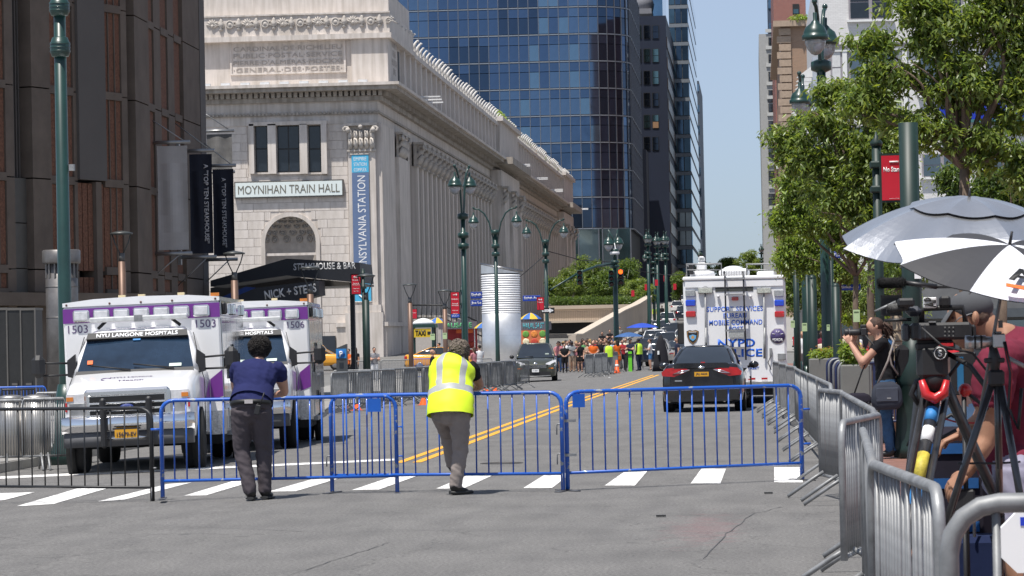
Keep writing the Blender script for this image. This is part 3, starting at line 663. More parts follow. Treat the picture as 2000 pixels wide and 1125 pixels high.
# cornice bird fins / white brackets on the cornice top
mb = MB(); wf = M('white_fixture', (.75, .75, .75))
for k in range(9):
    x = xE(410+k*38, 168); MB().box(x-.35, x+.35, YE-1.9, YE-1.5, Z['attic'], Z['attic']+.18).build('floodlight', wf, hall)
# --- north side: end pavilion, colonnades
def yN(px): return atx(px, 560, XN).y
def proj(name, y0, y1, z0, z1, out, mat): return MB().box(XN, XN+out, y0, y1, z0, z1).build(name, mat, hall)
proj('corner_pier', YE+.01, yN(768), -1, Z['arch']-.01, .35, stone)
capN = capital(1.9, 2.0, .5).xf(Matrix.Rotation(R(90), 4, 'Z')).mesh('capital', stone2)
link(capN, 'capital', hall, (XN+.3, (yN(768)+yN(790))/2, Z['arch']-2.05), sc=(1, 2.6, 1))
proj('pilaster', yN(770), yN(789), -1, Z['arch']-2.1, .6, stone)
for k in range(3):
    y0 = yN(790.5+k*4); proj('window', y0, y0+.9, zE(343, 740), zE(255, 740), .06, glass_dk)
# arched niche on the pavilion's north side: flat patch coloured as its shade
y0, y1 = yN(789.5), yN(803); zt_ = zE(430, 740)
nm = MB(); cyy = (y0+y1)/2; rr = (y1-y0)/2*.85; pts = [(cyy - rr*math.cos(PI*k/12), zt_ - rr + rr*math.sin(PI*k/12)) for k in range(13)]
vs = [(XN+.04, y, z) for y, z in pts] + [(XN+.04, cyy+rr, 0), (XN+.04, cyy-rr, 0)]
nm.add(vs, [tuple(range(len(vs)))]); nm.build('arched_niche', M('niche_shade', (.12, .105, .095)), hall)
# colonnade pilasters: each a part (fluted edge), with capital
wallN = M('recess_wall_stone', (.36, .33, .30), rough=.9, var=.15, scale=.6)
capS = capital(1.7, 1.95, .75, 4).xf(Matrix.Rotation(R(90), 4, 'Z')).mesh('capital', stone2)
pilm = MB().box(-1.5, .35, -.66, .66, 0, 1).box(.35, .47, -.52, .52, 0, 1).mesh('pilaster', stone)
def colonnade(y0, y1, step):
    n = int(round((y1-y0)/step)); 
    for k in range(n):
        y = y0 + (k+.5)*(y1-y0)/n
        link(pilm, 'pilaster', hall, (XN, y, -1), sc=(1, 1, Z['arch']-2.0+1)); link(capS, 'capital', hall, (XN+.2, y, Z['arch']-1.97)); MB().box(XN-1.5, XN, y-.8, y+.8, Z['arch']-2, Z['arch']).build('capital_core', stone2, hall)
    mbw = MB()
    for k in range(n):
        y = y0 + (k+1)*(y1-y0)/n
        mbw.box(XN-1.49, XN-1.4, y-.95, y+.95, 1.8, Z['arch']-3.2)
    mbw.build('window_bays', glass_dk, hall, kind='stuff')
colonnade(yN(806), yN(957), 3.9)
proj('pavilion_wall', yN(960), yN(996), -1, Z['arch']-.01, 1.2, stone)
colonnade(yN(1003), yN(1086), 4.3)
proj('pavilion_wall', yN(1090), YF, -1, Z['arch']-.01, 1.0, stone)
for (a, b, o) in ((960, 996, 1.2), (1090, 1122, 1.0)):
    y0, y1 = yN(a), min(yN(b), YF)
    proj('architrave', y0-.3, y1+.3, Z['arch'], Z['corn'], o+.15, stone); proj('cornice', y0-.8, y1+.8, Z['corn']+.6, Z['attic']+.05, o+1.5, darkstone); 
    for yy in (y0+1.2, (y0+y1)/2, y1-1.2): link(capS, 'capital', hall, (XN+o, yy, Z['arch']-1.97)); MB().box(XN+o, XN+o+.4, yy-.8, yy+.8, -1, Z['arch']-2).build('pilaster', stone, hall)
    MB().box(XA-2, XA+o*.5, y0, y1, za, Z['par']-.4).build('attic_block', stone, hall)
    MB().box(XA-2, XA+o*.5+.4, y0-.4, y1+.4, Z['par']-.4, Z['par']+.1).build('attic_cap', stone, hall)
# attic on the north side with slit windows and crest ornaments
MB().box(XA-6, XA, YA+16.1, YF, za, zp-.9).build('attic_wall', stone, hall)
MB().box(XA-6, XA+.4, YA+16.7, YF, zp-.9, zp-.5).build('attic_cornice', stone, hall)
y = YA+9; wn = MB().box(0, .05, -.45, .45, 0, 2.6).mesh('window', frame_dk); pr = MB().box(0, .3, -.4, .4, 0, zp-.9-za).mesh('attic_pier', stone)
while y < YF-2:
    link(wn, 'window', hall, (XA+.005, y, za+.7)); link(pr, 'attic_pier', hall, (XA, y+2.1, za)); y += 4.2
ant = MB(); ant.tube([(0, 0, 0), (.1, 0, .5), (.35, 0, .85), (.62, 0, .95)], [.22, .2, .13, .05], 6); ant.ball((.45, 0, .93), .14, 6); ant.box(-.2, .2, -.3, .3, -.6, 0)
antm = ant.mesh('antefix', M('antefix_white_stone', (.58, .56, .53), var=.12))
y = YA
while y < YF:
    link(antm, 'antefix', hall, (XA+.25, y, Z['par']+.1 if y < YA+17 else zp-.2), sc=(.8, .8, .8) if int(y*7) % 2 else (.62, .7, .66)); y += 2.6
MB().box(XA-.3, XA+.2, YA+16.8, YF, zp-.5, zp-.1).build('parapet', stone, hall)
# white lamp bars on the cornice
for (px, py, n) in ((815, 166, 3), (1003, 305, 2), (1040, 327, 2), (1072, 362, 3), (1125, 393, 2)):
    p = atx(px, py, XN+1.2)
    for k in range(n): MB().box(p.x, p.x+1.9-.2*k, p.y+k*3.2, p.y+k*3.2+.2, Z['attic']+.3, Z['attic']+.42).build('lamp_bar', wf, hall); MB().box(p.x+.3, p.x+.42, p.y+k*3.2, p.y+k*3.2+.12, Z['attic']-.05, Z['attic']+.3).build('lamp_bar_post', wf, hall)
# stair and balustrade in front of the north side
y0 = 236
st_ = thing('entrance_ramp', 'stone ramp wall with dark iron railing before the pilasters', 'ramp', (0, 0, 0))
pxpoly([(800, 705), (800, 618), (845, 610), (870, 612), (940, 640), (940, 705)], 232, 233, 'ramp_wall', M('ramp_stone', (.42, .38, .34), var=.1), st_)
ir = M('black_iron', (.012, .012, .013), rough=.5)
pts = [at(x, y, 231.8) for x, y in ((803, 596), (865, 596), (941, 632))]; MB().tube(pts, .06, 6).build('rail', ir, st_)
pts2 = [p - Vector((0, 0, .95)) for p in pts]; MB().tube(pts2, .05, 6).build('rail', ir, st_)
for k in range(15):
    t = k/14; p = pts[0].lerp(pts[1], t*2.2) if t < .4545 else pts[1].lerp(pts[2], (t-.4545)/.5455)
    MB().tube([p, p-Vector((0, 0, 1.0))], .035, 5).build('baluster', ir, st_)
# roof garden
def leafcloud(name, centers, n, size, mats, parent=None, seed=1, flat=.3):
    """centers: list of (x,y,z,rx,ry,rz)"""
    g = np.random.default_rng(seed); w = np.array([c[3]*c[4]*c[5] for c in centers])**.67; w /= w.sum()
    idx = g.choice(len(centers), n, p=w); cc = np.array(centers)[idx]
    d = g.normal(size=(n, 3)); d /= np.linalg.norm(d, axis=1)[:, None]; r = g.random(n)**(.45)
    pos = cc[:, :3] + d * r[:, None] * cc[:, 3:6]
    return leaves_at(name, pos, size, mats, parent, g)
def leaves_at(name, pos, size, mats, parent, g, droop=.5):
    n = len(pos)
    ax = g.normal(size=(n, 3)); ax[:, 2] = ax[:, 2]*.5 - droop; ax /= np.linalg.norm(ax, axis=1)[:, None]
    up_ = g.normal(size=(n, 3))*.55; up_[:, 2] += 1.0
    sd_ = np.cross(ax, up_); sd_ /= np.linalg.norm(sd_, axis=1)[:, None]; nn = np.cross(sd_, ax)
    L_ = size * (.55 + .9*g.random(n))[:, None]; Wd = L_ * .185
    a = pos; b = pos + ax*L_*.45 + sd_*Wd + nn*L_*.05; c = pos + ax*L_ - nn*L_*.08; e = pos + ax*L_*.45 - sd_*Wd + nn*L_*.05
    v = np.stack([a, b, c, e], 1).reshape(-1, 3)
    me = bpy.data.meshes.new(name); me.vertices.add(4*n); me.vertices.foreach_set('co', v.ravel())
    me.loops.add(6*n); me.polygons.add(2*n)
    i = np.arange(n)*4; lv = np.stack([i, i+1, i+2, i, i+2, i+3], 1).ravel()
    me.loops.foreach_set('vertex_index', lv); me.polygons.foreach_set('loop_start', np.arange(2*n)*3); me.polygons.foreach_set('loop_total', np.full(2*n, 3))
    for m in mats: me.materials.append(m)
    mi = np.repeat(g.integers(0, len(mats), n), 2); me.polygons.foreach_set('material_index', mi); me.update(); me.validate()
    o = bpy.data.objects.new(name, me); C.objects.link(o); o.parent = parent; return o
def leafmat(name, rgb, tr=.5):
    m = M(name, rgb, rough=.36, var=.3, scale=2.5, spec=.6); n = m.node_tree; p = n.nodes['Principled BSDF']; out = n.nodes['Material Output']
    t = n.nodes.new('ShaderNodeBsdfTranslucent'); t.inputs[0].default_value = (rgb[0]*1.6, rgb[1]*1.5, rgb[2]*.7, 1)
    mx = n.nodes.new('ShaderNodeMixShader'); mx.inputs[0].default_value = tr; n.links.new(p.outputs[0], mx.inputs[1]); n.links.new(t.outputs[0], mx.inputs[2]); n.links.new(mx.outputs[0], out.inputs[0]); return m
lf = [leafmat('leaf_dark_green', (.075, .125, .035)), leafmat('leaf_mid_green', (.16, .235, .06)), leafmat('leaf_olive_green', (.22, .28, .09)), leafmat('leaf_bright_green', (.26, .37, .06))]
lfy = leafmat('leaf_yellow_green', (.25, .33, .05)); lfo = leafmat('flower_orange', (.55, .2, .05))
p0 = atx(985, 225, XA); zt_ = p0.z
rg = tag(MB().build('rooftop_shrubs', lf[1]), 'bright green shrubs growing along the stone parapet of the hall', 'shrubs', kind='stuff') if False else None
ys_ = np.linspace(atx(985, 228, XA).y, atx(1030, 258, XA).y, 7)
o_ = leafcloud('rooftop_shrubs', [(XA-.8, y, Z['par']+.7-.12*i, .9, 3.5, 1.3-.1*i) for i, y in enumerate(ys_)], 5000, .35, [lf[3], lf[2], lf[3]], seed=5)
tag(o_, 'bright green shrubs growing on top of the stone hall parapet', 'shrubs', kind='stuff')
ys_ = np.linspace(atx(1032, 262, XA).y, atx(1085, 300, XA).y, 7)
o_ = leafcloud('rooftop_flowers', [(XA-.5, y, Z['par']+.2, .8, 3.0, .7) for y in ys_], 2500, .3, [lf[2], lfo, lf[1]], seed=6)
tag(o_, 'orange flowers and low plants further along the stone hall parapet', 'flowers', kind='stuff')
# ================================================================== GLASS TOWERS
def glassm(name, rgb=(.1,.1,.1), rough=.05, metal=.9, var=.35, sc=.12):
    return M(name, rgb, rough=rough, metal=metal, var=var, scale=sc)
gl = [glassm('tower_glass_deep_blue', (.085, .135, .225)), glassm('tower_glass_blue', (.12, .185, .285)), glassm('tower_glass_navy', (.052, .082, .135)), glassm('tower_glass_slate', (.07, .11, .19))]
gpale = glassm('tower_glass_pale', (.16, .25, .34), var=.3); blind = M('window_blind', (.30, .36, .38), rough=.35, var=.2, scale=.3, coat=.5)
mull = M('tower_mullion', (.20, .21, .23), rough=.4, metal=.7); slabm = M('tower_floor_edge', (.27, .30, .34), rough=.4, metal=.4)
tw = thing('glass_office_tower', 'wide blue glass tower with rounded corner rising behind the stone hall', 'building', (0, 0, 0))
YT = 520
xl, xr = at(725, 300, YT).x, at(1232, 300, YT).x
z_of_floor = [at(1000, 6+54*k if k < 9 else 6+54*9, YT).z for k in range(-1, 9)]
fl = [at(1000, y, YT).z for y in (-46, 12, 66, 119, 172, 225, 278, 330, 386, 443, 450)]
fl = [at(1000, y, YT).z for y in (-42, 16, 69, 122, 175, 228, 281, 334, 388, 449)]
step = (at(1019, 300, YT).x - at(1000, 300, YT).x) * 1.03; RC = 7.0
# plan path: flat front then rounded corner then side
path = []; x = xl
while x < xr - RC: path.append((x, YT, 0)); x += step
x0c = path[-1][0]; RC = xr - x0c
for k in range(1, 9):
    a = PI/2*k/8; path.append((x0c + RC*math.sin(a), YT + RC*(1-math.cos(a)), a))
for k in range(1, 8): path.append((xr, YT + RC + 6*k, PI/2))
core = MB(); ins_ = [(x+.4*0-(.6 if a > .8 else 0), y+.7*(1 if a < .8 else 0)) for x, y, a in path]
poly = [(p[0], p[1]) for p in ins_] + [(xl, path[-1][1])]
n = len(poly); zb_, ztp = 0, fl[0]+4
core.add([(x, y, zb_) for x, y in poly] + [(x, y, ztp) for x, y in poly], [tuple(range(n)), tuple(range(n, 2*n))] + [(k, (k+1) % n, n+(k+1) % n, n+k) for k in range(n)])
core.build('core_wall', M('tower_interior_dark', (.012, .016, .024), rough=.6), tw)
panes_mb = MB(); npane = 0; pm = {}
for i, m in enumerate(gl + [gpale, blind]): pm[i] = MB().box(0, 1, -.05, .05, 0, 1).mesh('glass_pane', m)
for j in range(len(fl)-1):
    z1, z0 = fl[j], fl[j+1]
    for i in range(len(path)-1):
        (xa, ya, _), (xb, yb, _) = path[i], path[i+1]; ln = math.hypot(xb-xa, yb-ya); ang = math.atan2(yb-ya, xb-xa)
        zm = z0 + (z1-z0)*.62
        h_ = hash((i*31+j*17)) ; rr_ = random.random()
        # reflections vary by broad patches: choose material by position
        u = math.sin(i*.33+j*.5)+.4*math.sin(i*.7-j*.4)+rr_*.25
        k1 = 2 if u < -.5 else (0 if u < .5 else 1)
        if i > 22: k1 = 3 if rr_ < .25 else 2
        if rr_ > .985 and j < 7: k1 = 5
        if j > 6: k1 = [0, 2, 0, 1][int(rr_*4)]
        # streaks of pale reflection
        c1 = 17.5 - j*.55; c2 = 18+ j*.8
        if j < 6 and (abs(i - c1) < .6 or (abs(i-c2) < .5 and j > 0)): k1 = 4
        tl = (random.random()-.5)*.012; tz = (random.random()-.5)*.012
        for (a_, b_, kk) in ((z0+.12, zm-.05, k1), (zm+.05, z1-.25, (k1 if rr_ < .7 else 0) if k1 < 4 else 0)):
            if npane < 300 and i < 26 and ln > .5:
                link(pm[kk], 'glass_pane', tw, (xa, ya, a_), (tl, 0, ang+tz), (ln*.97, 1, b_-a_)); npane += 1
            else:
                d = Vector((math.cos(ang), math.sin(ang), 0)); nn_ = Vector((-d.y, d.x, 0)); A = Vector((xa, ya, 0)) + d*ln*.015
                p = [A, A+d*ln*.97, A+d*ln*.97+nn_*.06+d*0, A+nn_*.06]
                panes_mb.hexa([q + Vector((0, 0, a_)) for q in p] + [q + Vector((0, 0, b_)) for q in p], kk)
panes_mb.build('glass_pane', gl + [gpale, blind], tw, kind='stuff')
for j, z in enumerate(fl):
    mb = MB(); 
    for i in range(len(path)-1):
        (xa, ya, a0), (xb, yb, a1) = path[i], path[i+1]
        o = .12; n0 = Vector((math.sin(a0), -math.cos(a0), 0)); n1 = Vector((math.sin(a1), -math.cos(a1), 0)); A = Vector((xa, ya, 0)); B = Vector((xb, yb, 0))
        p = [A+n0*o, B+n1*o, B-n1*.2, A-n0*.2]; mb.hexa([q+Vector((0, 0, z-.16)) for q in p]+[q+Vector((0, 0, z+.02)) for q in p])
    mb.build('floor_edge', slabm, tw)
mm = MB().box(-.06, .06, -.16, .0, 0, fl[0]-fl[-1]).mesh('mullion', mull)
for (x, y, a) in path: link(mm, 'mullion', tw, (x, y-.02, fl[-1]), (0, 0, a))
# tall lobby glass below
zl = fl[-1]-.2
lob = [glassm('lobby_glass_pale', (.27, .40, .46), var=.2, sc=.05), glassm('lobby_glass_green', (.10, .17, .19), var=.2, sc=.05), glassm('lobby_glass_dim', (.05, .07, .09))]
px_l = [1060, 1090, 1124, 1131, 1171, 1178, 1207, 1233]
for k, (a, b) in enumerate(zip(px_l[:-1], px_l[1:])):
    xa, xb = at(a, 500, YT).x, at(b, 500, YT).x
    MB().box(xa+.03, xb-.05, YT-.08, YT+.1, 2, zl).build('lobby_pane', lob[(0, 0, 1, 0, 1, 0, 1)[k] if k < 6 else 1], tw)
    MB().box(xb-.12, xb+.06, YT-.2, YT, 2, zl).build('lobby_mullion', mull, tw)
MB().box(xr-8.5, xr-.5, YT+1, YT+2, 5, zl-2).build('lobby_wall', M('lobby_brown', (.09, .05, .04)), tw)
# --- dark navy tower
def tower(label, cat, pxa, pxb, pytop, Y, depth, mat, name='office_tower', bandm=None, bands=0, ZB=0):
    x0, x1 = at(pxa, 300, Y).x, at(pxb, 300, Y).x; zt = at((pxa+pxb)/2, pytop, Y).z
    t = thing(name, label, cat, (x0, Y, 0)); MB().box(0, x1-x0, 0, depth, ZB, zt).build('wall', mat, t); return t, x1-x0, zt
nav = M('navy_cladding', (.016, .022, .042), rough=.5, var=.15, scale=.1); brn = M('brown_reflective_edge', (.15, .11, .09), rough=.3, metal=.4, var=.3, scale=.2)
t, w, zt = tower('dark navy slab tower with a few lit windows beside the blue glass tower', 'building', 1238, 1306, 31, 590, 50, nav)
for k in range(26): MB().box(w+.02, w+.2, .3, 49.7, zt-6-k*3.9, zt-4-k*3.9).build('side_band', brn, t)
wg = [glassm('window_pale_teal', (.12, .19, .2)), glassm('window_dim', (.04, .05, .07)), M('window_brown_blind', (.3, .17, .09))]
for r_, (py, cols_) in enumerate([(62, '011'), (108, '101'), (151, '110'), (194, '011'), (237, '112'), (280, '111')]):
    for c_, ch in enumerate(cols_):
        x0, x1, z0, z1 = rect(1241+c_*17, py-12, 1252+c_*17, py+13, 590)
        f_ = MB().box(x0-t.location.x-.1, x1-t.location.x+.1, -.1, -.01, z0-.1, z1+.1).build('window', frame_dk, t)
        k = {'0': 0, '1': 1, '2': 2}[ch]; k = 0 if (r_, c_) in ((1, 2), (0, 0), (2, 0), (4, 1)) else k
        MB().box(x0-t.location.x, x1-t.location.x, -.16, -.101, z0, (z0+z1)/2-.05).build('pane', wg[k], f_); MB().box(x0-t.location.x, x1-t.location.x, -.16, -.101, (z0+z1)/2+.05, z1).build('pane', wg[0 if k == 2 else k], f_)
# low dark block between: brown service wall
t2, w2, z2 = tower('low dark blue block at the foot of the navy tower', 'building', 1234, 1262, 292, 575, 12, M('slate_block', (.06, .065, .085), var=.1))
MB().box(w2*.2, w2*.75, -.6, 0, z2-13, z2-5).build('vent_box', M('vent_grey', (.25, .25, .26)), t2)
# --- roof equipment tower piece behind
t3, w3, z3 = tower('pale blue glass tower top behind the navy slab', 'building', 1234, 1300, -30, 680, 30, glassm('far_glass', (.11, .19, .28)))
for k in range(10): MB().box(0, w3, -.15, 0, z3-3-k*8, z3-2.3-k*8).build('floor_edge', slabm, t3)
mb = MB(); mb.box(w3*.1, w3*.7, -6, -1, at(1265, 32, 680).z, at(1265, 22, 680).z); mb.lathe([(1.8, 0), (2.2, 2), (.4, 5), (.1, 8)], (w3*.45, -3, at(1265, 24, 680).z), 10); mb.build('rooftop_plant', M('rooftop_grey', (.2, .2, .22)), t3)
# --- banded glass tower (right of navy) receding to street end
bnd = [glassm('band_glass_green', (.075, .12, .15)), glassm('band_glass_dark', (.035, .055, .075)), glassm('band_glass_mid', (.05, .08, .12))]
t, w, zt = tower('tall banded green glass tower facing the street gap', 'building', 1312, 1348, -60, 640, 90, M('tower_core_grey', (.05, .06, .07)))
k = 0; z = zt-.5
while z > 8:
    for i in range(3): MB().box(w*i/3+.1, w*(i+1)/3-.1, -.1, -.01, z-2.9, z).build('pane', blind if k in (13, 14) and i else bnd[(k*3+i*5) % 3], t)
    MB().box(0, w+.2, -.2, -.01, z+.02, z+.75).build('floor_edge', M('band_grey', (.16, .18, .20)), t)
    MB().box(w+.01, w+.15, 0, 90, z-2.9, z).build('side_glass', glassm('side_glass_sky', (.16, .26, .36)), t)
    z -= 3.8; k += 1
t, w, zt = tower('slim dark tower at the left edge of the sky gap', 'building', 1350, 1368, 158, 900, 60, M('dark_blue_grey_tower', (.06, .075, .10)))
for k in range(22): MB().box(0, w, -.2, -.01, zt-3-k*6, zt-1-k*6).build('window_band', glassm('slim_band', (.12, .18, .24)), t)
# ================================================================== RIGHT SIDE BUILDINGS
def brick_mat(name, a, b, mort, sc=1.0):
    m = M(name, a, var=.0); n = m.node_tree; p = n.nodes['Principled BSDF']; L = n.links.new; tc = [x for x in n.nodes if x.type == 'TEX_COORD'][0]
    sep = n.nodes.new('ShaderNodeSeparateXYZ'); L(tc.outputs['Object'], sep.inputs[0]); ad = n.nodes.new('ShaderNodeMath'); L(sep.outputs[0], ad.inputs[0]); L(sep.outputs[1], ad.inputs[1])
    cb_ = n.nodes.new('ShaderNodeCombineXYZ'); L(ad.outputs[0], cb_.inputs[0]); L(sep.outputs[2], cb_.inputs[1])
    b_ = n.nodes.new('ShaderNodeTexBrick'); b_.inputs['Color1'].default_value = (*a, 1); b_.inputs['Color2'].default_value = (*b, 1); b_.inputs['Mortar'].default_value = (*mort, 1); b_.inputs['Scale'].default_value = sc
    b_.inputs['Mortar Size'].default_value = .012; b_.inputs['Brick Width'].default_value = .4; b_.inputs['Row Height'].default_value = .14; L(cb_.outputs[0], b_.inputs[0]); L(b_.outputs[0], p.inputs['Base Color']); return m
wb = brick_mat('white_painted_brick', (.70, .69, .68), (.64, .63, .62), (.55, .54, .53))
YW = 262
x0 = at(1603, 200, YW).x; wbg = thing('white_brick_building', 'white painted brick corner building behind the right hand trees', 'building', (x0, YW, 0))
def rw(a, b, c, d): r_ = rect(a, b, c, d, YW); return (r_[0]-x0, r_[1]-x0, r_[2], r_[3])
Wt = 34; MB().box(0, Wt, 0, 60, -.5, at(1700, -90, YW).z).build('wall', wb, wbg)
tr_w = M('white_trim', (.72, .72, .71), var=.05); greyf = M('grey_window_frame', (.30, .28, .30), rough=.5)
for (a, b, c, d) in ((1605, 82, 2060, 90),): r_ = rw(a, b, c, d); MB().box(r_[0], Wt, -.35, -.01, r_[2], r_[3]).build('cornice', M('grey_cornice', (.16, .15, .16)), wbg)
r_ = rw(1605, 90, 2060, 96); MB().box(r_[0], Wt, -.3, -.01, r_[2], r_[3]).build('string_course', tr_w, wbg)
tealg = glassm('office_window_teal', (.17, .2, .22), var=.25)
for (a, b, c, d, mt) in [(1657, -30, 1742, 38, 0), (1790, -30, 1880, 38, 0), (1920, -30, 2010, 38, 0), (1622, 100, 1645, 165, 2), (1658, 98, 1752, 185, 1), (1795, 98, 1885, 185, 1), (1925, 98, 2015, 185, 1), (1658, 245, 1752, 330, 1), (1800, 300, 1880, 345, 1), (1925, 300, 2015, 345, 1)]:
    r_ = rw(a, b, c, d); f_ = MB().box(r_[0], r_[1], -.15, -.01, r_[2], r_[3]).build('window', greyf, wbg); n_ = 1 if mt == 2 else 2; w_ = (r_[1]-r_[0])/n_
    for i in range(n_):
        for (u, v) in ((.04, .48), (.52, .96)):
            hh = r_[3]-r_[2]; MB().box(r_[0]+w_*i+.15, r_[0]+w_*(i+1)-.15, -.2, -.151, r_[2]+hh*u, r_[2]+hh*v).build('pane', M('panel_white', (.6, .6, .6)) if mt == 2 else (tealg if mt == 1 else glass_dk), f_)
    MB().box(r_[0]-.15, r_[1]+.15, -.4, -.012, r_[2]-.2, r_[2]-.01).build('sill', tr_w, f_)
for px in (1603, 1648, 1765, 1900): r_ = rw(px, 96, px+9, 400); MB().box(r_[0], r_[1], -.25, -.011, r_[2], r_[3]).build('pilaster', tr_w, wbg)
# side facade (street side), its shade put into the pale blue, and fire-escape-like stepped cornice teeth
MB().box(-.6, -.01, .5, 60, 4, at(1600, 110, YW).z).build('side_panel', M('shaded_side_blue', (.40, .44, .50), var=.1), wbg)
tooth = MB().prism([(-1.9, 0), (0, 1.4), (0, 0)], 0, .5).mesh('bracket', tr_w)
z = at(1570, 250, YW+20).z
for k in range(13): link(tooth, 'bracket', wbg, (-.05, 2+k*4.3, at(1600, 100, YW).z-2-0*k))
for k in range(9): link(tooth, 'bracket', wbg, (-.62, 2+k*4.3, at(1600, 240, YW).z))
# blue sign through the leaves
r_ = rect(1835, 180, 2030, 232, YW-.9); sgn = thing('shop_sign', 'large blue shop sign with pale letters glimpsed through the tree leaves', 'sign', (r_[0], YW-.9, r_[2]))
MB().box(0, r_[1]-r_[0], 0, .3, 0, r_[3]-r_[2]).build('panel', M('sign_blue', (.01, .035, .42), rough=.4), sgn); MB().box(-.2, r_[1]-r_[0]+.2, -.1, .4, -.25, -.01).build('lower_edge', M('sign_teal', (.05, .16, .17)), sgn)
for k in range(3): MB().box(.3+k*2.3, .55+k*2.3, .3, .55, -6, 0).build('post', M('street_furniture_green'), sgn) if False else None
MB().box(.5, .8, .3, .89, .2, .5).build('bracket', M('sign_post_grey', (.1, .1, .1)), sgn)
mbx = MB(); w_ = r_[1]-r_[0]; h_ = r_[3]-r_[2]
for k in range(5): mbx.tube([(w_*(.14+.18*k)+.22*math.cos(t), -.01, h_*.5+.26*math.sin(t)) for t in np.linspace(.6*(k % 3), 5.2, 12)], .06, 5)
mbx.build('lettering', wl, sgn)
# red brick building, tan brick building, gray tower
rb = brick_mat('red_brick', (.30, .115, .085), (.25, .09, .07), (.3, .22, .2)); tb = brick_mat('tan_brick', (.36, .22, .14), (.31, .19, .12), (.3, .25, .2))
t, w, zt = tower('red brick tower with small windows right of the sky gap', 'building', 1517, 1580, -80, 470, 60, rb)
for py, dx in ((18, 37), (120, 20), (190, 14), (270, 10), (350, 8)):
    r_ = rect(1517+dx-6, py-10, 1517+dx+7, py+10, 470); f_ = MB().box(r_[0]-t.location.x, r_[1]-t.location.x, -.12, -.01, r_[2], r_[3]).build('window', frame_dk, t); MB().box(r_[0]-t.location.x+.12, r_[1]-t.location.x-.12, -.18, -.121, r_[2]+.12, (r_[2]+r_[3])/2).build('pane', wg[0], f_)
for py in (95, 122, 330): z = at(1520, py, 470).z; MB().box(-.3, w*.3, -.4, -.01, z, z+.8).build('string_course', tr_w, t)
t, w, zt = tower('tan brick building with stepped corner stones in front of the red tower', 'building', 1530, 1585, 52, 380, 80, tb)
q = M('quoin_stone', (.40, .30, .22), var=.15)
for k in range(40): MB().box(-.25-.25*(k % 2), 1.2, -.25, -.01, zt-1.0-k*.95, zt-.2-k*.95).build('quoin', q, t)
MB().box(-.9, w, -.9, 79, zt, zt+.7).build('cornice', q, t)
o_ = leafcloud('planter_shrub', [(t.location.x+2.4, 379.6, zt+1.0, 1.4, .8, .5)], 400, .4, [lf[3], lf[2]], seed=12); tag(o_, 'small green shrubs on the tan brick roof ledge', 'shrubs', kind='stuff')
gr = M('grey_render_wall', (.38, .38, .37), rough=.9, var=.08)
t, w, zt = tower('narrow grey tower with teal windows at right edge of the sky gap', 'building', 1487, 1530, 66, 560, 60, gr)
for k, py in enumerate((85, 118, 152, 188, 215, 248, 300, 345, 390, 430)):
    r_ = rect(1501, py-12, 1519, py+12 if k != 4 else py+4, 560); f_ = MB().box(r_[0]-t.location.x, r_[1]-t.location.x, -.12, -.01, r_[2], r_[3]).build('window', frame_dk, t)
    for a, b in ((.05, .47), (.53, .95)): MB().box(r_[0]-t.location.x+.12, r_[1]-t.location.x-.12, -.2, -.121, r_[2]+(r_[3]-r_[2])*a, r_[2]+(r_[3]-r_[2])*b).build('pane', tealg, f_)
    MB().box(1.2, w, -.25, -.01, r_[3]+.9, r_[3]+1.5).build('string_course', M('pale_band', (.5, .5, .48)), t)
t, w, zt = tower('thin dark far tower just behind the grey one', 'building', 1489, 1500, 355, 900, 60, M('far_dark_blue', (.05, .07, .11)))
for k in range(12): MB().box(0, w, -.2, -.01, zt-3-k*5, zt-1-k*5).build('window_band', glassm('slim_band'), t)
t, w, zt = tower('dark blue tower top poking up behind the red brick tower', 'building', 1507, 1517, -60, 640, 40, M('far_dark_blue'))
for k in range(12): MB().box(0, w, -.2, -.01, zt-3-k*5, zt-1-k*5).build('window_band', glassm('slim_band'), t)
# low dark green canopy structures behind far right
t = thing('green_awning', 'small pale green awning on the tan corner building', 'awning', at(1508, 300, 372)); MB().prism([(0, 0), (2.6, 2.2), (2.6, 0)], 0, 2).build('canopy', M('pale_green_canvas', (.30, .50, .32)), t)
# far hazy green hills/trees at the end of the street
# ================================================================== BARRIERS
galv = M('galvanised_steel', (.27, .275, .28), rough=.5, metal=.35, var=.35, scale=6, bump=.1)
galv2 = M('dull_galvanised_steel', (.22, .225, .23), rough=.55, metal=.3, var=.35, scale=5, bump=.1)
bluep = M('blue_barrier_paint', (.012, .10, .48), rough=.38, var=.0, scale=9, coat=.3); worn(bluep, (.30, .33, .36), .36, .39, 13)
blackp = M('black_barrier_paint', (.014, .015, .018), rough=.45, var=.2, scale=7)
navyp = M('navy_barrier_paint', (.012, .02, .07), rough=.5, var=.3)
def frame_pts(L, Ht, zb, r=.13):
    p = [(-L/2, 0, zb), (-L/2, 0, Ht-r)] + [(-L/2+r-r*math.cos(t), 0, Ht-r+r*math.sin(t)) for t in (.4, .8, 1.2)] + [(-L/2+r, 0, Ht)]
    return p + [(-x, y, z) for x, y, z in p[::-1]]
BL = 2.42
def barrier_meshes(mat, nb, post_down, rail_z, tr=.024, br=.009):
    fr = MB().tube(frame_pts(BL, 1.1, post_down), tr, 8); fr.tube([(-BL/2, 0, rail_z), (BL/2, 0, rail_z)], tr*.8, 8)
    bar = MB().tube([(0, 0, rail_z), (0, 0, 1.1)], br, 6)
    return fr.mesh('frame', mat), bar.mesh('bar', mat)
fr_g, bar_g = barrier_meshes(galv, 19, .2, .22, .024, .0095); fr_b, bar_b = barrier_meshes(bluep, 18, .02, .2, .022, .0095); fr_k, bar_k = barrier_meshes(blackp, 18, .02, .2, .02, .009)
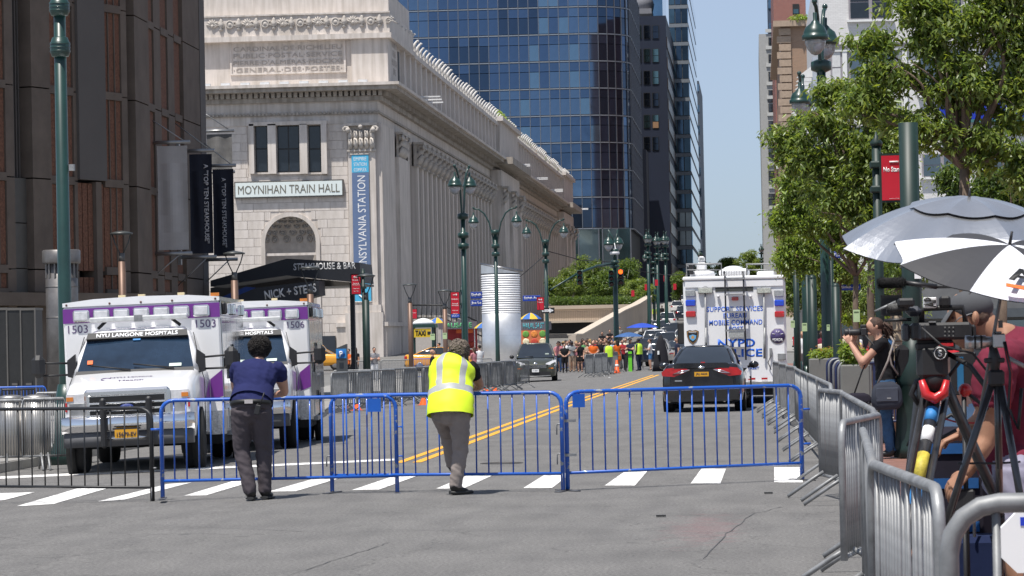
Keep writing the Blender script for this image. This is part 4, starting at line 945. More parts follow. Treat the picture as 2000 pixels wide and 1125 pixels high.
fr_g2, bar_g2 = barrier_meshes(galv2, 19, .2, .22, .026, .011); fr_n, bar_n = barrier_meshes(navyp, 19, .2, .22, .026, .013)
vfoot = MB(); 
for s_ in (-1, 1): vfoot.tube([(0, s_*.02, .26), (0, s_*.12, .2), (0, s_*.40, .015)], .019, 6)
vfoot_m = vfoot.mesh('foot', galv); vfoot_m2 = MB().tube([(0, .02, .26), (0, .12, .2), (0, .40, .015)], .02, 6).tube([(0, -.02, .26), (0, -.12, .2), (0, -.40, .015)], .02, 6).mesh('foot', galv2)
pfoot = MB().box(-.035, .035, -.24, .24, 0, .012).tube([(0, 0, 0), (0, 0, .2)], .021, 8)
pfoot_m = pfoot.mesh('foot', M('scuffed_steel_foot', (.13, .13, .14), rough=.5, metal=.5, var=.5, scale=20))
rowcache = {}
def rowmesh(nb, mat, bar_r=.011):
    k = (nb, mat.name)
    if k not in rowcache:
        mb = MB()
        for i in range(nb):
            x = -BL/2 + BL*(i+1)/(nb+1); mb.box(x-bar_r, x+bar_r, -bar_r, bar_r, .22, 1.1)
        rowcache[k] = mb.mesh('bars', mat)
    return rowcache[k]
NB = [0]
def barrier(p, q, kind, label, group=None, near=True, nb=None, sx=None):
    """p,q: (X,Y) of the two ends"""
    p = Vector(p); q = Vector(q); c = (p+q)/2; ln = (q-p).length; rz = math.atan2(q.y-p.y, q.x-p.x)
    zg = gz(c.x, c.y) + (.14 if c.x > 1.02 else 0)
    t = thing('crowd_barrier', label, 'barrier', (c.x, c.y, zg), rz, group)
    sc = (ln/BL, 1, 1) if sx is None else (sx, 1, 1)
    fr, bar, ft, n = {'g': (fr_g, bar_g, vfoot_m, 19), 'G': (fr_g2, bar_g2, vfoot_m2, 19), 'b': (fr_b, bar_b, pfoot_m, 18), 'k': (fr_k, bar_k, pfoot_m, 17), 'n': (fr_n, bar_n, vfoot_m2, 19), 'B': (fr_b, bar_b, vfoot_m2, 16)}[kind]
    link(fr, 'frame', t, sc=sc)
    L_ = BL*sc[0]
    if near:
        for i in range(n):
            x = -L_/2 + L_*(i+1)/(n+1); link(bar, 'bar', t, (x, 0, 0), (random.uniform(-.006, .006), random.uniform(-.006, .006), 0))
    else:
        o = link(rowmesh(n, bar.materials[0]), 'bars', t, sc=sc); o['kind'] = 'stuff'
    for s_ in (-1, 1):
        link(ft, 'foot', t, (s_*(L_/2-(.0 if kind in 'bk' else .28)), 0, 0))
    HALF[t.name] = L_/2; return t
HALF = {}
def g2(px, py): v = ground(px, py); return (v.x, v.y)
gb = 'painted barriers closing the street'
b1 = barrier(g2(318, 981), g2(776, 962), 'b', 'blue barrier the man in the navy shirt leans on', gb)
b2 = barrier((g2(649, 963)[0], g2(649, 963)[1]), g2(1100, 960), 'b', 'blue barrier the man in the yellow vest leans on', gb)
b3 = barrier(g2(1109, 959), g2(1567, 938), 'b', 'blue barrier in front of the black sedan, right end of the blue line', gb)
b0 = barrier(g2(-160, 989), g2(298, 979), 'k', 'black barrier in front of the left ambulance bumper', gb)
plate = MB().box(-.075, .075, -.008, .008, -.075, .075).mesh('plate', M('blue_plate', (.012, .11, .50), rough=.4, var=.1))
hook = MB().tube([(0, 0, 0), (.06, 0, .0), (.075, 0, -.02), (.075, 0, -.12)], .009, 6).mesh('hook', bluep); hookg = MB().tube([(0, 0, 0), (-.05, 0, .0), (-.06, 0, -.02), (-.06, 0, -.12)], .009, 6).mesh('hook', galv)
link(plate, 'plate', b1, (HALF[b1.name]-.24, -.02, 1.0), (0, 0, 0)); link(plate, 'plate', b3, (-HALF[b3.name]+.15, -.02, 1.0))
link(hook, 'hook', b1, (HALF[b1.name], 0, .75)); link(hook, 'hook', b1, (HALF[b1.name], 0, .42)); link(hookg, 'hook', b2, (-HALF[b2.name], 0, .42)); link(hookg, 'hook', b2, (HALF[b2.name], 0, .75)); link(hookg, 'hook', b2, (HALF[b2.name], 0, .42)); link(hookg, 'hook', b0, (HALF[b0.name]+.06, 0, .42))
for z in (.42, .82): link(MB().tube([(0, 0, 0), (.12, 0, 0)], .014, 6).mesh('coupling', bluep), 'coupling', b3, (HALF[b3.name], 0, z))
link(MB().tube([(-.12, 0, 0), (0, 0, 0)], .014, 6).mesh('coupling', bluep), 'coupling', b1, (-HALF[b1.name], 0, .78))
clamp = MB().box(-.03, .1, -.02, .02, -.015, .015).mesh('clamp', galv)
for z in (.78, .4): link(clamp, 'clamp', b3, (-HALF[b3.name], -.02, z))
# grey barriers along the right kerb
def tp(px, py, z=1.1):
    d = ray(px, py); t = (z-H)/d.z; p = EYE + d*t; return (p.x, p.y)
gr_ = 'grey barriers along the right kerb'
chain = [((1833,956),(1702,906),'nearest grey barrier running away from the camera at lower right'), ((1704,902),(1692,862),'second grey barrier along the right kerb, its rail bent upward in the picture'),
 ((1692,862),(1685,840),'third grey barrier along the kerb, seen almost edge on'), ((1643,826),(1717,810),'grey barrier turned to face the camera below the woman photographer'),
 ((1643,767),(1709,804),'grey barrier slanting between the photographer and the blue line'), ((1600,762),(1646,766),'grey barrier facing the camera just right of the blue line end'),
 ((1623,752),(1597,740),'grey barrier just behind the right end of the blue line'), ((1597,740),(1579,732),'grey kerb barrier two places beyond the blue line'), ((1579,732),(1565,726),'grey kerb barrier three places beyond the blue line'), ((1565,726),(1554,720.5),'grey kerb barrier beside the police truck rear wheel, nearest one')]
for a, b, l in chain: barrier(tp(*a), tp(*b), 'g', l, gr_, near=True)
x, y = tp(1554, 720.5); ords = ['first', 'second', 'third', 'fourth', 'fifth', 'sixth', 'seventh', 'eighth', 'ninth', 'tenth', 'eleventh', 'twelfth', 'thirteenth', 'fourteenth', 'fifteenth', 'sixteenth', 'seventeenth', 'eighteenth', 'nineteenth', 'twentieth']
for k in range(7):
    nx = x + (-.12 if k % 2 else .02); ny = y + 2.45; barrier((x, y), (nx, ny), 'g', 'grey kerb barrier alongside the police truck, %s from its rear corner' % ords[k], gr_, near=False); x, y = nx, ny
nb_ = barrier(tp(1851, 984, 1.24), (tp(1851, 984, 1.24)[0]+2.42, tp(1851, 984, 1.24)[1]-.05), 'G', 'nearest grey barrier facing the camera in the bottom right corner')
nb_['group'] = gr_
# dark rows of barriers stored on the right pavement
for k in range(7):
    Y = 47 + k*1.6; x0 = at(1562+k*2, 690, Y).x; barrier((max(1.25, x0), Y), (max(1.25, x0)+2.0, Y+.4), 'n' if k % 2 == 0 else 'G', 'barrier in the dark stored row on the right pavement, %s from the front' % ords[k], 'stored barriers on the right pavement', near=False)
# left far rows of grey barriers
lg = 'grey barriers along the left kerb'
for k in range(20):
    Y = 84 + k*1.95; Xc = np.interp(Y, [84, 122], [-11.35, -9.35]); a = .28 if k % 2 else -.05
    dx, dy = math.sin(a)*1.2+.08, math.cos(a)*1.2
    barrier((Xc-dx*.9, Y-dy*.9), (Xc+dx*.9+.1, Y+dy*.9), 'G', 'grey barrier on the left kerb line, %s beyond the right hand ambulance' % (ords[k]), lg, near=False)
for k in range(9):
    Y = 152 + k*2.3; Xc = -8.3 + .03*k + (.3 if k % 2 else 0)
    barrier((Xc, Y-1.1), (Xc+.25, Y+1.1), 'G', 'grey barrier behind the parked minivan, %s toward the crowd' % ords[k], 'grey barriers beside the minivan', near=False)
for k, (a, b, yy, Y, kd, l) in enumerate([(1146, 1190, 718, 176, 'g', 'pale grey barrier in front of the orange jacket and crowd'), (1190, 1214, 722, 175, 'g', 'short looking pale barrier ending by the orange cone'),
    (1096, 1146, 700, 182, 'B', 'blue barrier across the left part of the crowd'), (690, 742, 700, 150, 'G', 'grey barrier facing the camera left of the striped shirt man'), (744, 800, 700, 152, 'G', 'grey barrier facing the camera before the stone hall corner'), (650, 725, 712, 96, 'g', 'pale barrier top rail beside the ambulance and parking meter'),
    (802, 850, 700, 156, 'B', 'blue barrier before the taxi rank shelter'), (856, 900, 700, 155, 'G', 'grey barrier before the yellow taxis'), (925, 960, 702, 150, 'G', 'grey barrier at the foot of the silver pylon')]):
    xa, xb = at(a, yy, Y).x, at(b, yy, Y).x; barrier((xa, Y), (xb, Y+.3), kd, l, 'barriers on the far plaza', near=False)
ll = 'barriers beside the left ambulance'
for a, b, Y, kd, l in [(-60, 41, 48, 'g', 'grey barrier cut by the left edge beside the ambulance'), (43, 122, 47.5, 'g', 'grey barrier touching the left ambulance front wheel'), (69, 150, 56, 'g', 'grey barrier further back behind the left ambulance mirror'), (-30, 87, 66, 'b', 'blue barrier with whitish rail before the dark cabinets'), (2, 66, 62, 'k', 'low black barrier in front of the dark cabinets')]:
    xa, xb = at(a, 800, Y).x, at(b, 800, Y).x; barrier((xa, Y), (xb, Y+.2), kd, l, ll, near=Y < 50)
# silver bins behind the left barriers
binm = M('brushed_bin_steel', (.36, .35, .34), rough=.4, metal=.8, var=.2, stretch=(8, 8, .5))
for px, l in ((72, 'right hand brushed steel drum bollard behind the grey barrier'), (22, 'left hand brushed steel drum bollard near the picture edge')):
    Y = 50.5; c = at(px, 800, Y); t = thing('steel_bollard', l, 'bollard', (c.x, Y, 0), group='steel drum bollards')
    MB().lathe([(.22, -.1), (.22, .88)], n=20).build('drum', binm, t); MB().lathe([(.235, .88), (.235, .93), (.1, .96), (.02, .965)], n=20).build('lid', binm, t)
# ================================================================== LAMPS AND POLES
grn = M('street_furniture_green', (.010, .040, .034), rough=.38, var=.2, scale=2, coat=.25); grnd = M('dark_pole_green', (.01, .028, .024), rough=.5, var=.25)
lampglass = M('lamp_globe_glass', (.55, .55, .55), rough=.12, var=.1, trans=.55)
cap_m = MB().lathe([(.04, .62), (.055, .6), (.05, .42), (.11, .36), (.12, .33), (.26, .22), (.315, .08), (.32, .02), (.36, .0), (.36, -.12), (.30, -.13)], n=22).mesh('lamp_cap', grn)
globe_m = MB().lathe([(.29, -.12), (.28, -.22), (.22, -.38), (.12, -.5), (.02, -.54)], n=20).mesh('lamp_globe', lampglass)
def lamp_head(t, x, y, z, s=1.0):
    s *= .74; o = link(cap_m, 'lamp_cap', t, (x, y, z), sc=(s,)*3); link(globe_m, 'lamp_globe', t, (x, y, z), sc=(s,)*3)
def street_lamp(X, Y, zh, arm, label, rz=0, r=.11, base=True, top=None, group=None, hs=1.0, one=False, lean=0):
    zg = gz(X, Y); t = thing('street_lamp', label, 'street lamp', (X, Y, zg), rz, group); zh -= zg
    zt = top - zg if top else zh - .3
    MB().tube([(0, 0, 0), (0, 0, 1.5), (0, 0, zt)], [r*1.2, r, r*.8], 12).build('pole', grn, t)
    if base: MB().lathe([(r*2.2, 0), (r*2.2, .15), (r*1.7, .25), (r*1.5, .7), (r*1.2, .9)], n=8).build('base', grn, t)
    for z in (zt-1.15, zt-.75, zt-.05): MB().lathe([(r*.9, -.13), (r*1.9, -.08), (r*1.9, .08), (r*.9, .13)], (0, 0, z), 12).build('collar', grn, t)
    for s_ in ((-1, 1) if not one else (1,)):
        pts = [(s_*arm*u, 0, zt - .9 + (zh+.85 - zt + .9)*v) for u, v in ((.05, 0), (.12, .3), (.28, .66), (.5, .88), (.75, .98), (1, 1))]
        MB().tube([(s_*.04, 0, zt-1.1)] + pts, .04, 8).build('arm', grn, t); lamp_head(t, s_*arm, 0, zh+.22, hs)
        MB().ball((s_*arm, 0, zh+.9), .06, 8).build('finial', grn, t)
    return t
gl_ = 'green twin arm street lamps'
def sl_at(px, pyhead, Y, arm, label, **k):
    c = at(px, pyhead, Y); return street_lamp(c.x, Y, c.z, arm, label, **k)
sl_at(1603, 95, 63, .55, 'largest green twin head street lamp above the trees on the right', rz=R(78), group=gl_)
sl_at(1566, 215, 80, .5, 'second green street lamp on the right, partly in the leaves', rz=R(84), group=gl_)
sl_at(1549, 290, 98, .5, 'third green street lamp on the right, just above the leaves', rz=R(84), group=gl_)
sl_at(903, 372, 115, .42, 'tall green lamp with close twin heads before the colonnade', rz=R(55), group=gl_, top=at(907, 420, 115).z)
sl_at(967, 440, 156, 1.08, 'wide arched twin arm lamp just left of the silver pylon', group=gl_)
sl_at(1065, 460, 175, 1.05, 'wide arched twin arm lamp right of the silver pylon', group=gl_)
for k, (px, py, Y, l) in enumerate([(1265, 470, 262, 'left one of the three far street lamps at the hill foot'), (1283, 474, 275, 'middle one of the three far street lamps'), (1299, 473, 268, 'right one of the three far street lamps'), (1276, 506, 330, 'smaller far twin lamp seen between the three tall ones'), (1367, 500, 420, 'faint far lamp at the left edge of the sky gap'), (1487, 490, 430, 'far street lamp against the sky right of the police truck')]):
    sl_at(px, py, Y, .9 if k == 3 else .3, l, rz=R(70) if k != 3 else 0, group='far street lamps', r=.16, hs=1.1)
# big left post (its head is above the frame)
P = at(123, 400, 50); t = thing('lamp_post', 'thick green lamp post with ringed collars behind the left ambulance', 'lamp post', (P.x, 50, gz(P.x, 50)))
lean = 0; r = .115
MB().tube([(0, 0, 0), (0, 0, 1.6), (0, 0, 9.0)], [.13, .112, .092], 14).build('pole', grn, t); MB().lathe([(.3, 0), (.3, .2), (.22, .35), (.2, 1.0), (.14, 1.3)], n=8).build('base', grn, t)
for py, hh in ((93, .32), (14, .3)):
    z = at(120, py, 50).z - t.location.z; MB().lathe([(.1, -hh*.5), (.14, -hh*.45), (.165, -hh*.25), (.165, hh*.25), (.15, hh*.3), (.13, hh*.5), (.1, hh*.55)], (0, 0, z), 16).build('collar', grn, t)
    for u in (-.18, .0, .18): MB().lathe([(.16, -.012), (.175, 0), (.16, .012)], (0, 0, z+u*hh), 16).build('ring', grn, t)
MB().box(.12, .2, -.05, .05, at(120, 325, 50).z+.1, at(120, 320, 50).z+.16).build('bracket', galv, t)
# big right pole (chamfered) with wide base, and thinner sign pole
P = at(1784, 700, 39); zg = .14; t = thing('signal_pole', 'thick dark green pole with a flared base behind the woman photographer', 'pole', (P.x, 39, zg))
zt = at(1768, 240, 39).z
MB().lathe([(.125, 0), (.12, zt-zg)], n=8).build('shaft', grnd, t); MB().lathe([(.27, 0), (.25, .12), (.2, .9), (.23, .95), (.15, 1.25), (.125, 1.5)], n=8).build('base', grnd, t)
o_ = MB().box(.03, .11, -.135, -.125, at(1775, 545, 39).z-zg, at(1775, 525, 39).z-zg).build('notice', wl, t)
P = at(1714, 400, 44); t = thing('sign_pole', 'thin green pole with clamps holding the large red parking sign', 'pole', (P.x, 44, zg)); zt = at(1712, 285, 44).z - zg
MB().tube([(0, 0, 0), (0, 0, zt)], .065, 12).build('shaft', grnd, t); MB().lathe([(.08, 0), (.09, .05), (.03, .12), (.01, .2)], (0, 0, zt), 10).build('finial', grnd, t)
for py in (322, 370): z = at(1712, py, 44).z-zg; MB().box(-.1, .1, -.1, .1, z-.05, z+.05, bev=.02).build('clamp', grnd, t)
rd = M('sign_red', (.50, .012, .03), rough=.4, var=.05); wp = M('white_sign_print', (.8, .8, .8), var=.02)
def red_sign(px0, py0, px1, py1, Y, label, lines, blue=None, frame=True):
    a, b, z0, z1 = rect(px0, py0, px1, py1, Y); t = thing('parking_sign', label, 'sign', (a, Y, z0), group='red parking regulation signs'); w, h = b-a, z1-z0
    if frame: MB().box(-.03, w+.03, 0, .04, -.03, h+.03).build('frame', grnd, t)
    zb = 0
    if blue: MB().box(0, w, -.015, 0, 0, h*.13).build('blue_strip', M('sign_blue_strip', (.02, .09, .5)), t); zb = h*.14; text(blue, w*.75, h*.06, (w/2, -.017, h*.065), FRONT, wp, t)
    MB().box(0, w, -.015, 0, zb, h).build('panel', rd, t)
    for (s, cy_, hh, ww) in lines: text(s, w*ww, h*hh, (w/2, -.017, h*cy_), FRONT, wp, t, bold=.02)
    return t
t = red_sign(1722, 304, 1757, 391, 43.8, 'large red parking sign beginning No Stan beside the green pole', [])
a, b, z0, z1 = rect(1722, 304, 1757, 391, 43.8); w, h = b-a, z1-z0
text('No Stan', w*.88, h*.115, (w*.55, -.017, h*.69), FRONT, wp, t, bold=.03); MB().tube([(w*.45, -.02, h*.86), (w*.95, -.02, h*.86)], .012, 5).build('arrow', wp, t); text('Department of Traffic', w*.55, h*.02, (w*.68, -.017, h*.035), FRONT, wp, t)
arrow = '<->'
L1 = [('No Standing', .72, .07, .8), ('Commercial', .55, .06, .7), ('Vehicles Only', .47, .06, .8), ('3 Hour Limit', .28, .04, .7), ('7am-7pm', .14, .06, .6)]
def addarrow(t, w, h, z, both=True):
    mb = MB(); mb.tube([(w*.25, -.02, z), (w*.75, -.02, z)], w*.04, 4); mb.tube([(w*.62, -.02, z+w*.13), (w*.77, -.02, z), (w*.62, -.02, z-w*.13)], w*.04, 4)
    if both: mb.tube([(w*.38, -.02, z+w*.13), (w*.23, -.02, z), (w*.38, -.02, z-w*.13)], w*.04, 4)
    mb.build('arrow', wp, t)
t = red_sign(687, 537, 704, 574, 108, 'red commercial vehicles sign under the steakhouse awning corner', L1); a, b, z0, z1 = rect(687, 537, 704, 574, 108); addarrow(t, b-a, z1-z0, (z1-z0)*.88)
t = red_sign(881, 571, 897, 620, 125, 'red sign with a blue foot strip left of the Eighth Avenue plate', L1, 'BUS >'); a, b, z0, z1 = rect(881, 571, 897, 620, 125); addarrow(t, b-a, z1-z0, (z1-z0)*.9, False)
t = red_sign(1049, 581, 1062, 605, 170, 'small red parking sign right of the silver pylon', [('No Standing', .6, .1, .8)]); a, b, z0, z1 = rect(1049, 581, 1062, 605, 170); addarrow(t, b-a, z1-z0, (z1-z0)*.82)
t = red_sign(805, 604, 814, 622, 190, 'tiny red sign left of the taxi stand', [('No Standing', .6, .1, .8)])
for k, (px, py) in enumerate([(1236, 573), (1262, 561), (1282, 552), (1299, 544), (1318, 560)]):
    red_sign(px-3, py-6, px+3, py+6, 255+k*8, 'tiny red sign on the hill, %s from the left' % ords[k], [], frame=False)
# sign posts
def post(px, pyt, Y, rr, label, mat=None, cap=True):
    P = at(px, pyt, Y); zg = gz(P.x, Y); t = thing('sign_post', label, 'post', (P.x, Y, zg), group='slim dark posts'); MB().tube([(0, 0, 0), (0, 0, P.z-zg)], rr, 8).build('shaft', mat or grnd, t); MB().ball((0, 0, P.z-zg), rr*1.05, 8).build('finial', mat or grnd, t)
    for py in ((8, 34) if rr < .062 and px < 1000 else ()): z = P.z-zg-py*Y/F; MB().box(-rr*1.7, rr*1.7, -rr*1.7, rr*1.7, z-.04, z+.04).build('clamp', mat or grnd, t)
    return t
post(709, 528, 107, .06, 'slim green post holding the sign by the steakhouse awning'); post(902, 560, 124, .05, 'slim green post holding the red and blue sign')
for k, (px, py, Y, l) in enumerate([(1553, 480, 74, 'green pole right of the police truck roof, leftmost of the cluster'), (1576, 540, 70, 'slim green pole second right of the police truck'), (1586, 545, 62, 'thicker green pole third right of the police truck'), (1622, 485, 66, 'tall green pole with a notice behind the stored barriers'), (1632, 560, 58, 'dark green pole just left of the photographer lens'), (1719, 480, 52, 'green pole behind the silver umbrella')]):
    post(px, py, Y, [.068, .045, .085, .052, .072, .048][k], l)
notem = M('pale_green_notice', (.42, .55, .30), var=.1)
for k, (px, py, Y, w, h) in enumerate([(1672, 617, 60, 13, 24), (1618, 607, 65.6, 12, 26), (1548, 633, 73.6, 8, 14), (1571, 639, 69.6, 10, 16), (1617, 640, 57.4, 6, 12), (846, 658, 139, 9, 12), (870, 656, 139, 8, 12)]):
    a, b, z0, z1 = rect(px-w/2, py-h/2, px+w/2, py+h/2, Y); t = thing('notice', ['largest pale green notice taped to a tree left of the camera rig', 'pale green notice on the tall pole behind the stored barriers', 'small green notice left of the pole cluster', 'small green notice on the slim pole by the police truck', 'lowest small green notice beside the photographer lens', 'pale green notice on the lamp column before the taxi shelter', 'pale green notice on the lamp column left of the yellow vest'][k], 'notice', (a, Y-.25, z0), group='pale green paper notices')
    MB().box(0, b-a, -.01, 0, 0, z1-z0).build('paper', notem, t); MB().box((b-a)*.15, (b-a)*.85, -.014, -.0101, (z1-z0)*.75, (z1-z0)*.85).build('print', M('dark_print', (.08, .12, .06)), t)
# disc cap path lights
def torch(px, pyt, Y, label, mat=None):
    P = at(px, pyt, Y); zg = gz(P.x, Y); zt = P.z-zg; t = thing('path_light', label, 'lamp', (P.x, Y, zg), group='disc topped path lights'); m = mat or M('bronze_post', (.16, .10, .075), rough=.5, metal=.4)
    MB().tube([(0, 0, 0), (0, 0, zt-.85)], .11, 10).build('column', m, t); MB().tube([(0, 0, zt-.85), (0, 0, zt-.6)], .085, 10).build('neck', M('light_neck', (.12, .12, .12), metal=.5), t)
    MB().lathe([(.33, -.06), (.34, -.02), (.2, .02), (.02, .05)], (0, 0, zt), 18).build('disc', M('light_disc', (.05, .055, .055), rough=.4), t)
    for s_ in (-1, 1): MB().tube([(s_*.05, 0, zt-.62), (s_*.2, 0, zt-.3), (s_*.27, 0, zt-.06)], .02, 6).build('strut', M('light_disc'), t)
torch(237, 454, 90, 'disc topped lamp column before the brown building'); torch(457, 493, 94, 'disc topped lamp column left of the steakhouse awning'); torch(605, 522, 98, 'disc topped lamp column in front of the awning'); torch(714, 537, 106, 'dark disc topped lamp beside the awning post', grnd)
torch(800, 555, 140, 'disc topped lamp column before the stone hall corner'); torch(868, 567, 140, 'slim disc topped lamp column before the colonnade')
# street name plates
def plate_sign(px0, py0, px1, py1, Y, s, label, mat=None, txm=None):
    a, b, z0, z1 = rect(px0, py0, px1, py1, Y); t = thing('street_name_sign', label, 'sign', (a, Y, z0), group='blue street name plates'); MB().box(0, b-a, 0, .03, 0, z1-z0, bev=.01).build('plate', mat or M('street_sign_blue', (.012, .045, .32), rough=.4), t); 
    text(s, (b-a)*.84, (z1-z0)*.55, ((b-a)/2, -.002, (z1-z0)/2), FRONT, txm or wp, t, bold=.02, ext=.006); return t
plate_sign(919, 570, 942, 583, 114.6, 'Eighth', 'blue plate beginning Eighth on the tall lamp post'); plate_sign(919, 586, 942, 598, 114.6, 'Joe Lo', 'blue plate beginning Joe Lo under the Eighth plate')
plate_sign(1021, 577, 1055, 588, 174.6, 'Eighth Ave', 'blue Eighth Ave plate right of the silver pylon'); plate_sign(1640, 555, 1681, 567, 72, 'Eighth Ave', 'blue Eighth Ave plate among the trees left of the fuzzy microphone'); plate_sign(1625, 491, 1645, 504, 65, 'W 33 St', 'small blue plate high on the tall green pole among leaves')
a, b, z0, z1 = rect(1057, 601, 1083, 612, 174); t = thing('one_way_sign', 'black and white one way arrow sign right of the pylon', 'sign', (a, 174, z0)); MB().box(0, b-a, 0, .03, 0, z1-z0).build('plate', M('sign_black', (.01, .01, .01)), t)
w, h = b-a, z1-z0; MB().prism([(w*.06, h*.3), (w*.62, h*.3), (w*.62, h*.08), (w*.94, h*.5), (w*.62, h*.92), (w*.62, h*.7), (w*.06, h*.7)], -.012, -.001).build('arrow', wp, t); text('ONE WAY', w*.45, h*.22, (w*.33, -.014, h*.5), FRONT, M('sign_black'), t)
# traffic signal pole
P = at(1204, 660, 188); zg = gz(P.x, 188); t = thing('traffic_signal_pole', 'green traffic signal pole with lamp head and long arm over the avenue', 'traffic light', (P.x, 188, zg))
zl_ = at(1202, 478, 188).z-zg; MB().tube([(0, 0, 0), (0, 0, 2), (0, 0, zl_-.7)], [.2, .17, .13], 12).build('pole', grn, t); MB().lathe([(.38, 0), (.34, .3), (.28, 1.2), (.2, 1.4)], n=8).build('base', grn, t)
for py in (490, 512, 520): MB().lathe([(.15, -.12), (.26, -.06), (.26, .06), (.15, .12)], (0, 0, at(1202, py, 188).z-zg), 12).build('collar', grn, t)
MB().lathe([(.28, 0), (.3, .12), (.08, .4), (.02, .7)], (0, 0, at(1204, 497, 188).z-zg), 12).build('beacon_cap', wf, t)
lamp_head(t, -.35, -.1, zl_+.1, 1.25); lamp_head(t, .2, .4, zl_+.15, 1.25); MB().tube([(0, 0, zl_-.8), (-.1, -.05, zl_+.4), (-.35, -.1, zl_+.9)], .05, 6).build('arm', grn, t); MB().tube([(0, 0, zl_-.8), (.1, .2, zl_+.4), (.2, .4, zl_+.9)], .05, 6).build('arm', grn, t)
arm_ = [at(1203, 514, 188), at(1165, 520, 186), at(1130, 533, 184), at(1075, 566, 182)]; MB().tube([p - t.location for p in arm_], [.09, .08, .07, .05], 8).build('signal_arm', grn, t)
sgm = M('signal_green_housing', (.015, .07, .06), rough=.5); lens_off = M('signal_lens_dark', (.05, .015, .01), rough=.2)
def signal(px, py0, py1, Y, lit, side, label):
    a = at(px, py0, Y); z0 = at(px, py1, Y).z; hh = (a.z-z0)/3; s = thing('traffic_signal', label, 'traffic light', (a.x, Y, z0), group='three lens traffic signals')
    MB().box(-.17, .17, -.02, .25, 0, 3*hh, bev=.03).build('housing', sgm if not side else M('signal_dark_housing', (.02, .022, .02)), s)
    for k in range(3):
        zc = hh*(k+.5); m = M('signal_red_lit', (.9, .08, .01), emit=(1, .09, .01, 3.0)) if (lit and k == 2) else lens_off
        MB().lathe([(.13, 0), (.13, -.03), (.06, -.05)], (0, -.02, zc), 14, axis='y').build('lens', m, s)
        MB().prism([(math.cos(PI*u/6)*.16, zc+math.sin(PI*u/6)*.16) for u in range(7)] + [(math.cos(PI*u/6)*.145, zc+math.sin(PI*u/6)*.145) for u in range(6, -1, -1)], -.25, -.02).build('visor', sgm, s)
signal(1212, 526, 556, 187.4, True, True, 'traffic signal with its red light lit beside the green pole'); signal(1194, 528, 560, 187.4, False, False, 'dark green three lens signal left of the lit red one'); signal(1132, 528, 556, 183.7, False, False, 'signal hanging from the long arm over the trees')
# overhead wires
wire = M('black_wire', (.01, .01, .01), rough=.6)
for k, pts in enumerate([[(1068, 490, 175), (1135, 508, 181), (1200, 512, 188)], [(1240, 528, 220), (1300, 537, 240), (1370, 535, 260)], [(1010, 545, 165), (1040, 520, 170), (1062, 500, 175)]]):
    w_ = MB().tube([at(*p) for p in pts], .025, 5).build('overhead_wire', wire); tag(w_, ['thin wire sagging from the twin lamp to the signal pole', 'thin wire crossing between the far street lamps', 'thin wire rising from the pylon to the twin lamp'][k], 'wire')
# ================================================================== SILVER PYLON
Y = 160; a, b, z0, z1 = rect(941, 518, 1017, 700, Y); w = (b-a)/2; t = thing('ventilation_pylon', 'shiny ribbed stainless steel pylon with a slanted top', 'pylon', ((a+b)/2, Y, -.15))
inox = M('polished_stainless', (.72, .72, .72), rough=.34, metal=.85, var=.12, scale=1.5); inoxd = M('stainless_band_dark', (.3, .3, .31), rough=.3, metal=1)
def ell(r, z0_, z1_, mb, sy=.42, n=36): return mb.lathe([(r*.97, z0_), (r, z0_+.01), (r, z1_-.01), (r*.97, z1_)], (0, 0, 0), n, sy=sy)
zr = at(980, 612, Y).z+.15; zt = at(1017, 533, Y).z+.15
ell(w, 0, zr, MB()).build('smooth_skirt', inox, t)
for zz in (.35, .65): ell(w*1.004, zr*zz-.01, zr*zz+.01, MB()).build('seam', inoxd, t)
ell(w*.93, zr, zt, MB()).build('core', inoxd, t)
k = 0; z = zr; rib = MB().lathe([(w*.95, 0), (w*1.01, .02), (w*1.01, .06), (w*.95, .105)], n=36, sy=.42).mesh('louvre', M('sunlit_louvre_steel', (.85, .85, .86), rough=.5, metal=.35, var=.05))  # louvres paler than the skirt: sun on the ribs put into the colour
while z < zt-.1: link(rib, 'louvre', t, (0, 0, z)); z += .118
# slanted top
mb = MB(); n = 36; zl2 = at(941, 517, Y).z+.15
lo = [(w*math.cos(2*PI*k/n), w*.42*math.sin(2*PI*k/n), zt) for k in range(n)]; hi = [(x, y, zt + (zl2-zt)*(w-x)/(2*w)) for x, y, _ in lo]
mb.add(lo+hi, [tuple(range(n, 2*n))] + [(k, (k+1) % n, n+(k+1) % n, n+k) for k in range(n)]); mb.build('slanted_cap', inox, t)
MB().tube([Vector((-w*1.02, 0, zl2+.05)), Vector((w*1.15, 0, zt+.1))], .05, 8).build('top_rim', inoxd, t)
MB().box(-w*.75, w*.9, -w*.62, -w*.45, 0, .32+.15).build('blue_base', M('blue_plate'), t)
